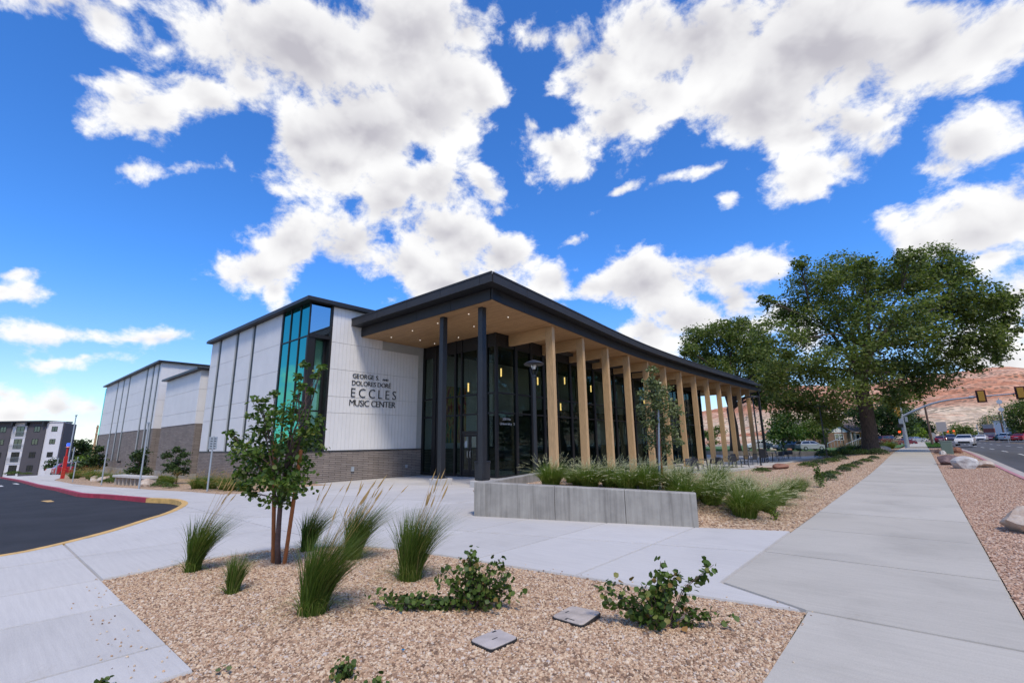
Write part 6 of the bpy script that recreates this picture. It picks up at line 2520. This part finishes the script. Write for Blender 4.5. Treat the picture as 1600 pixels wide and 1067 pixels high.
p = aty(1405.5, 674.5, SY-.5)
b = MB()
b.tube([(p.x, p.y-.05, p.z), (p.x, p.y+.05, p.z)], .15, 12)
m_red = mat('red_signal', (.6, .05, .02), .5, emission=((1.0, .10, .02), 1.0))
b.build('stop_hand', m_red, sg)
p = aty(1398, 637, SY)
b = MB()
b.tube([p+Vector((0, 0, -.4)), p+Vector((0, 0, .35))], .05, 6)
b.tube([p, Vector((pb.x, pb.y, p.z))], .04, 6)
b.build('camera', M['cast'], sg)
b = MB()
q = aty(1399.5, 640, SY)
b.tube([aty(1401, 622, SY), aty(1402, 650, SY)], .05, 6)
b.build('conduit', mat('teal_conduit', (.10, .32, .30), .5), sg)

# far small red signals
for i, (px, py) in enumerate(((1481, 675.5), (1490.5, 675))):
    p = at(px, py, 170)
    t = thing('distant_signal', 'tiny red traffic light far down the street, %s of a pair' % ['left', 'right'][i], 'traffic light', p)
    b = MB()
    b.box(-.4, .4, -.2, .2, -.9, .9)
    b.build('housing', m_sig, t, world=False)
    b = MB()
    b.tube([(0, -.21, .4), (0, -.35, .4)], .26, 10)
    b.build('lamp', m_red, t, world=False)
    b = MB()
    b.tube([(0, .25, -6.0), (0, .25, .9)], .1, 6)
    b.build('pole', M['steel'], t, world=False)

# ------------------------------------------------------------------ poles and signs
m_pole = mat('utility_pole_wood', (.12, .075, .055), .9, 0, .3, 6, stretch=(6, 6, .5))
m_pole2 = mat('pale_pole_wood', (.38, .25, .13), .9, 0, .3, 6, stretch=(6, 6, .5))


def utility_pole(label, base_px, top_py, dist, r, m, arms=()):
    p = at(*base_px, dist)
    d = dist/722
    h = (base_px[1]-top_py)*d*1.02
    t = thing('utility_pole', label, 'utility pole', p, 0, 'poles along the street')
    b = MB()
    b.tube([(0, 0, -1), (0, 0, h)], [r*1.15, r*.8], 8)
    b.build('pole', m, t, world=False)
    for (z, w_) in arms:
        b = MB()
        b.box(-w_*.755, w_*.755, -.07, .07, h*z-.07, h*z+.07)
        b.build('crossarm', m, t, world=False)
        for k in (-.9, -.4, .4, .9):
            b = MB()
            b.tube([(k*w_*.755, 0, h*z+.07), (k*w_*.755, 0, h*z+.22)], .04, 6)
            b.build('insulator', M['cast'], t, world=False)
    return t


utility_pole('dark brown utility pole rising from the grass strip past the cross street', (1457, 694), 632, 80, .17, m_pole)
utility_pole('pale tan utility pole among the far parked cars', (1550, 688), 650, 150, .22, m_pole2)
utility_pole('dark reddish utility pole with a crossarm before the right buildings', (1571, 688), 645, 120, .20, m_pole, ((.80, 1.6),))
utility_pole('thin grey street pole at the far end of the street', (1531, 687), 664, 190, .16, M['steel'])
utility_pole('tan utility pole with two crossarms beside the far brick block', (143, 722), 666, 100, .22, m_pole2, ((.93, 2.1), (.76, 1.6)))
lp = at(107, 715, 95)
t = thing('lot_light', 'tall grey parking lot light pole with twin flat heads beside the apartments', 'light pole', lp)
hh = (715-650)*95/722
b = MB(); b.tube([(0, 0, -3), (0, 0, hh)], .10, 8); b.build('pole', M['steel'], t, world=False)
for s in (-1, 1):
    b = MB()
    b.box(min(.05*s, .95*s)*.755, max(.05*s, .95*s)*.755, -.15, .15, hh-.02, hh+.10)
    b.build('lamp_head', M['dark'], t, world=False)
for (px, py, topy, dist, lab) in ((111.5, 726, 699, 60, 'plain grey square post right of the red tower'), (119, 732, 714, 60, 'shorter grey post right of the plain square post'), (88, 733, 715, 58, 'small grey post left of the red tower')):
    p = at(px, py, dist)
    t = thing('grey_post', lab, 'post', p)
    b = MB(); b.tube([(0, 0, -.6), (0, 0, (py-topy)*dist/722)], .07, 6); b.build('pole', M['steel'], t, world=False)
    b = MB(); b.tube([(0, 0, (py-topy)*dist/722), (0, 0, (py-topy)*dist/722+.05)], .085, 6); b.build('cap', M['dark'], t, world=False)


def street_sign(label, px, py, base_py, dist, shape, w_, h_):
    p = at(px, base_py, dist)
    d = dist/722
    z = (base_py-py)*d
    t = thing('street_sign', label, 'street sign', p)
    b = MB(); b.tube([(0, .03, -.3), (0, .03, z+h_/2)], .035, 6); b.build('post', M['steel'], t, world=False)
    b = MB()
    if shape == 'rect':
        b.box(-w_/2, w_/2, -.012, .0, z-h_/2, z+h_/2)
    else:
        pts = [(w_/2*math.cos(k*math.pi/4+.39), z+w_/2*math.sin(k*math.pi/4+.39)) for k in range(8)] if shape == 'oct' else [(w_/2, z), (0, z+h_/2), (-w_/2, z), (0, z-h_/2)]
        b.extrude(pts, 'y', -.012, 0.0)
    b.build('plate', mat('sign_back_grey', (.42, .40, .40), .6), t, world=False)


street_sign('grey back of a two-panel rectangular road sign on the verge', 1478, 667, 700, 60, 'rect', 1.0, 1.25)
street_sign('blue-grey octagonal sign back beside the dark utility pole', 1460, 680, 692, 100, 'oct', 1.15, 1.15)
# round discs on a slim pole
p = at(1576, 690, 85)
t = thing('dish_pole', 'slim pole carrying two round pale dishes one above the other', 'pole', p)
top = (690-622)*85/722
b = MB(); b.tube([(0, 0, -.3), (0, 0, top)], .05, 6); b.build('pole', M['steel'], t, world=False)
for z, r_ in (((690-628)*85/722, .40), ((690-640)*85/722, .37)):
    b = MB(); b.tube([(0, -.25, z), (0, -.16, z), (0, -.08, z)], [r_, r_*.85, r_*.2], 16); b.build('dish', mat('dish_pale', (.50, .54, .60), .35, .2), t, world=False)

# ------------------------------------------------------------------ red phone tower
p = at(98, 742, 40)
t = thing('phone_tower', 'slim red emergency phone tower topped by a blue lamp', 'phone tower', p)
d_ = 40/722
hh = (742-693)*d_
m_rt = mat('tower_red', (.42, .012, .012), .4)
b = MB(); b.box(-.15, .15, -.13, .13, -.4, hh*.58); b.build('cabinet', m_rt, t, world=False, bevel=.02)
b = MB(); b.tube([(0, 0, hh*.58), (0, 0, hh*.88)], .07, 8); b.build('mast', m_rt, t, world=False)
b = MB(); b.tube([(0, 0, hh*.86), (0, 0, hh*.89)], [.15, .10], 10); b.build('collar', mat('tower_pink', (.6, .25, .25), .5), t, world=False)
b = MB(); b.tube([(0, 0, hh*.90), (0, 0, hh*.99), (0, 0, hh)], [.12, .12, .05], 12); b.build('lamp', mat('blue_lamp', (.03, .08, .6), .2, emission=((.05, .15, 1.0), .7)), t, world=False)
tl = bpy.data.objects.new('lettering', None)
C.objects.link(tl)
tl.parent = t
tl.rotation_euler = (0, -math.pi/2, 0)
tl.location = (.10, -.133, 0)
for k, ch in enumerate('EMERGENCY'):
    me, w0, w1 = glyph(ch)
    if not me.materials:
        me.materials.append(M['cast'])
    o = bpy.data.objects.new('letter', me)
    C.objects.link(o)
    o.parent = t
    o.matrix_local = Matrix(((0, -.15, 0, .055), (0, 0, -.1, -.134), (.11, 0, 0, hh*.10+k*hh*.047), (0, 0, 0, 1)))
bpy.data.objects.remove(tl)

# ------------------------------------------------------------------ apartment block far left
AD = 107.0
AS = AD/722
ab = at(46, 741, AD)
ap = thing('apartment_building', 'four-storey dark grey and white apartment block at the far left', 'building', ab, R(40.9))
m_adark = mat('apartment_dark', (.075, .070, .080), .85, 0, .08, .5)
m_awhite = mat('apartment_white', (.60, .60, .63), .85, 0, .05, .5)
HZ = 703.0
H_eye = 1.65-ab.z


def lx(px):
    return (px-46)*AS


def lz(py):
    return H_eye+(HZ-py)*AS*1.03


TOP = lz(661)
secs = [(-46, -20, m_awhite, 0), (-20, 4.5, m_adark, .25), (4.5, 30, m_awhite, 0), (30, 59.5, m_adark, .35), (59.5, 84.5, m_awhite, .1), (84.5, 99, m_adark, -.6)]
for a, b_, m_, pr_ in secs:
    k = MB()
    if a > 84:
        k.prism([(lx(84.5)+.02, .08), (lx(84.5)+.22, .08), (lx(84.5)-5.3, 9.1), (lx(84.5)-5.5, 9.0)], -3, TOP-.15)
    elif a > 59:
        k.prism([(lx(a), -pr_), (lx(b_), -pr_), (lx(84.5), 0), (lx(84.5)-3.6, 5.9), (lx(a), 5.9)], -3, TOP)
    else:
        k.box(lx(a), lx(b_), -pr_, 5.85, -3, TOP)
    k.build('wall', m_, ap, world=False)
k = MB(); k.box(lx(-50), lx(63), -1.1, 5.7, TOP+.02, TOP+.38); k.build('roof', M['dark'], ap, world=False)
k = MB(); k.box(lx(63)+.02, lx(85.3), -.3, .4, TOP+.003, TOP+.15); k.build('roof_edge', m_awhite, ap, world=False)
for a in (12-3, 29.5+2, 58):
    k = MB(); k.box(lx(a)-.2, lx(a)+.2, -1.05, -.36, TOP-.8, TOP+.01); k.build('bracket', M['dark'], ap, world=False)
m_win = mat_glass('apartment_glass', (.12, .15, .15), (.50, .60, .60), 1.0, .16)
rows = [673.5, 692.5, 712, 731.5]


def window(xc, w_, zc, h_, front, door=False):
    k = MB()
    x0, x1, z0, z1 = lx(xc)-w_/2, lx(xc)+w_/2, zc-h_/2, zc+h_/2
    f_ = .09
    y0, y1 = -front-.06, -front+.04
    k.box(x0, x1, y0, y1, z0, z0+f_).box(x0, x1, y0, y1, z1-f_, z1).box(x0, x0+f_, y0, y1, z0+f_, z1-f_).box(x1-f_, x1, y0, y1, z0+f_, z1-f_)
    k.box((x0+x1)/2-.04, (x0+x1)/2+.04, y0, y1, z0+f_, z1-f_)
    w_o = k.build('window', M['dark'], ap, world=False)
    for (u, v) in ((x0+f_, (x0+x1)/2-.04), ((x0+x1)/2+.04, x1-f_)):
        k = MB(); k.box(u, v, -front-.03, -front-.015, z0+f_, z1-f_); k.build('pane', m_win, w_o, world=False)
    k = MB(); k.box(x0+.05, x1-.05, -front-.012, -front-.004, z0+.05, z1-.05); k.build('blind', M['cast'] if rng.random() < .35 else M['interior_dark'], w_o, world=False)


for i, r_ in enumerate(rows):
    z = lz(r_)
    window(17.5, 1.9, z-.1, 2.3, 0)
    window(-33, 1.9, z-.1, 2.3, 0)
    window(46.5, 1.45, z+.35, 1.3, .35)
    window(-8, 1.45, z+.35, 1.3, .25)
    window(72.5, 1.35, z+.35, 1.15, .1)
    if i < 3:
        for xc in (17.5, -33):
            k = MB()
            x0, x1 = lx(xc-11.5), lx(xc+11.5)
            for q in range(17):
                x = x0+(x1-x0)*q/16
                k.box(x-.012, x+.012, -.30, -.27, z-1.2, z-.22)
            k.box(x0, x1, -.31, -.26, z-.22, z-.16).box(x0, x1, -.31, -.26, z-1.25, z-1.2)
            k.build('balcony_rail', M['steel'], ap, world=False)
sheet('far_lot', [(-125, -60), (-86, -60), (-86, 3.0), (-125, 5)], M['walk'], -.05, 6.0)
for (px, py, dist, s, lab) in ((20, 741, 88, 2.2, 'round dark bush below the apartment balconies'), (42, 741, 88, 1.4, 'small bush before the dark apartment wall')):
    o = copy_tree(MD[1])
    v = at(px, py, dist)
    place(o, v, 0, lab, 'bushes by the apartments', scale=s)
b = at(80, 737, 84)
tree('small_tree', 'small leaning tree before the white apartment corner', b, [(at(80, 726, 84), .9), (at(85, 720, 84), .7), (at(76, 731, 84), .6)], [(b-Vector((0, 0, .5)), .08), (at(79, 732, 84), .06), (at(81, 727, 84), .04)], M['leaf_dark'], 900, .28, big=True)

# ------------------------------------------------------------------ house behind the crossovers
HD = 103.0
HS = HD/722
hb = at(1305, 697, HD)
hs_ = thing('house', 'low brown brick and orange house with grey-brown gable roof behind the elm', 'house', hb, R(40.9))
m_hb = mat('house_brick', (.19, .115, .075), .9, 0, .2, 2)
m_ho = mat('house_orange', (.36, .17, .055), .85, 0, .1, 2)
m_hr = mat('house_shingle', (.17, .135, .12), .9, 0, .25, 2)
hx = lambda px: (px-1305)*HS
hz = lambda py: (697-py)*HS


def gable(name, x0, x1, y0, y1, z0, z1, m, ov=.5):
    xm_ = (x0+x1)/2
    k = MB()
    th = .18
    k.extrude([(x0-ov, z0-.15), (xm_, z1), (x1+ov, z0-.15), (x1+ov, z0-.15+th), (xm_, z1+th), (x0-ov, z0-.15+th)], 'y', y0-ov, y1+ov)
    r_ = k.build(name, m, hs_, world=False)
    k = MB()
    k.extrude([(x0, z0-.15), (x1, z0-.15), (xm_, z1-.1)], 'y', y0+.02, y1)
    k.build('gable_wall', M['cast'], r_, world=False)


k = MB(); k.box(hx(1236), hx(1292), .5, 9, -1, hz(677)); k.build('wall', m_hb, hs_, world=False)
k = MB(); k.box(hx(1292), hx(1327), -.8, 9, -1, hz(676)); k.build('wall', m_hb, hs_, world=False)
k = MB(); k.box(hx(1327), hx(1362), .2, 9, -1, hz(676.5)); k.build('wall', m_ho, hs_, world=False)
gable('roof', hx(1236), hx(1264), .5, 9, hz(677), hz(662), m_hr)
gable('roof', hx(1292), hx(1328), -.8, 9, hz(676), hz(663), m_hr)
k = MB()
k.add([(hx(1262), .1, hz(676)), (hx(1366), -.2, hz(675.5)), (hx(1366), 5, hz(655)), (hx(1262), 5, hz(655)), (hx(1366), 9.5, hz(676)), (hx(1262), 9.5, hz(676))], [(0, 1, 2, 3), (3, 2, 4, 5)])
k.build('roof', m_hr, hs_, world=False)


def hwin(px, w_, z0, z1, front):
    k = MB()
    x0, x1 = hx(px)-w_/2, hx(px)+w_/2
    y0, y1 = front-.08, front+.03
    k.box(x0, x1, y0, y1, z0, z0+.09).box(x0, x1, y0, y1, z1-.09, z1).box(x0, x0+.09, y0, y1, z0+.09, z1-.09).box(x1-.09, x1, y0, y1, z0+.09, z1-.09).box((x0+x1)/2-.05, (x0+x1)/2+.05, y0, y1, z0+.09, z1-.09)
    w_o = k.build('window', M['cast'], hs_, world=False)
    for (u, v) in ((x0+.09, (x0+x1)/2-.05), ((x0+x1)/2+.05, x1-.09)):
        k = MB(); k.box(u, v, front-.04, front-.02, z0+.09, z1-.09); k.build('pane', m_win, w_o, world=False)
    k = MB(); k.box(x0+.1, x1-.1, front-.015, front-.005, z0+.1, z1-.1); k.build('curtain', M['cast'], w_o, world=False)


hwin(1309.5, 1.9, hz(688), hz(678), -.8)
hwin(1341.5, 1.5, hz(688), hz(679), .2)
hwin(1258, 1.2, hz(688), hz(681), .5)
for px in (1325, 1331):
    k = MB(); k.box(hx(px)-.12, hx(px)+.12, -1.6, -1.36, -.8, hz(676)); k.build('porch_post', M['gutter'], hs_, world=False)
k = MB(); k.box(hx(1323), hx(1334), -1.8, -.81, hz(676)-.02, hz(676)+.2); k.build('porch_roof', m_hr, hs_, world=False)
k = MB(); k.box(hx(1327.5), hx(1330.2), .15, .199, -.3, 2.0); k.build('door', M['interior_dark'], hs_, world=False)
# white fence at the lawn's far left
fn = thing('picket_fence', 'white board fence at the lawn edge behind the columns', 'fence', at(1205, 700, 93), R(40.9))
for q in range(34):
    k = MB(); k.box(-3.4+.2*q, -3.4+.2*q+.17, 0, .03, -.3, 1.75); k.build('board', M['cast'], fn, world=False)
for z in (.3, 1.4):
    k = MB(); k.box(-3.5, 3.5, .031, .07, z, z+.1); k.build('rail', M['cast'], fn, world=False)

# ------------------------------------------------------------------ buildings across the street
def shop(label, x0, x1, top, dist, m, base_py=689, deep=5, rot=24, bands=()):
    c = at((x0+x1)/2, base_py, dist)
    s = dist/722
    w_ = (x1-x0)*s
    t = thing('shop_building', label, 'building', c, R(rot))
    h_ = (base_py-top)*s
    k = MB(); k.box(-w_/2, w_/2, 0, deep, -2, h_); k.build('wall', m, t, world=False)
    k = MB(); k.box(-w_/2-.15, w_/2+.15, -.15, deep+.15, h_, h_+.3); k.build('parapet', M['gutter'], t, world=False)
    for (u0, u1, v0, v1, mm, nm) in bands:
        k = MB(); k.box(-w_/2+w_*u0-(.05 if u0 == 0 else 0), -w_/2+w_*u1+(.05 if u1 == 1 else 0), -.06, (deep+.05) if (u0 == 0 and u1 == 1) else -.002, h_*v0, h_*v1); k.build(nm, mm, t, world=False)
    return t


m_sb = mat('shop_red_brick', (.20, .055, .045), .9, 0, .2, 1)
m_sg = mat('shop_grey', (.33, .30, .31), .9, 0, .1, 1)
m_sw = mat('shop_white', (.62, .62, .64), .85, 0, .05, 1)
m_sbl = mat('shop_blue_grey', (.20, .25, .33), .8, 0, .1, 1)
shop('brown-red and grey two-storey building across the street', 1560, 1579, 664, 140, m_sg, bands=((.0, 1, 0, .38, m_sb, 'brick_band'), (0, 1, .55, .80, m_sb, 'brick_band'), (.2, .45, .08, .3, M['carglass'], 'window'), (.6, .9, .08, .3, M['carglass'], 'window')))
shop('white stuccoed building with a dark vertical sign, right of the brick one', 1580, 1597, 658, 132, m_sw, bands=((0, 1, 0, .22, m_sb, 'brick_band'), (.55, .75, .4, .78, M['dark'], 'sign_panel'), (.1, .35, .45, .65, M['carglass'], 'window')))
shop('blue-grey low building cut by the right picture edge', 1599, 1617, 668, 124, m_sbl, bands=((.1, .35, .2, .6, M['carglass'], 'window'), (.5, .8, .2, .6, M['carglass'], 'window')))
shop('dark low building at the far end of the street', 1535, 1553, 676, 200, M['interior_dark'], bands=((.2, .8, .5, .8, m_sg, 'sign_panel'),))
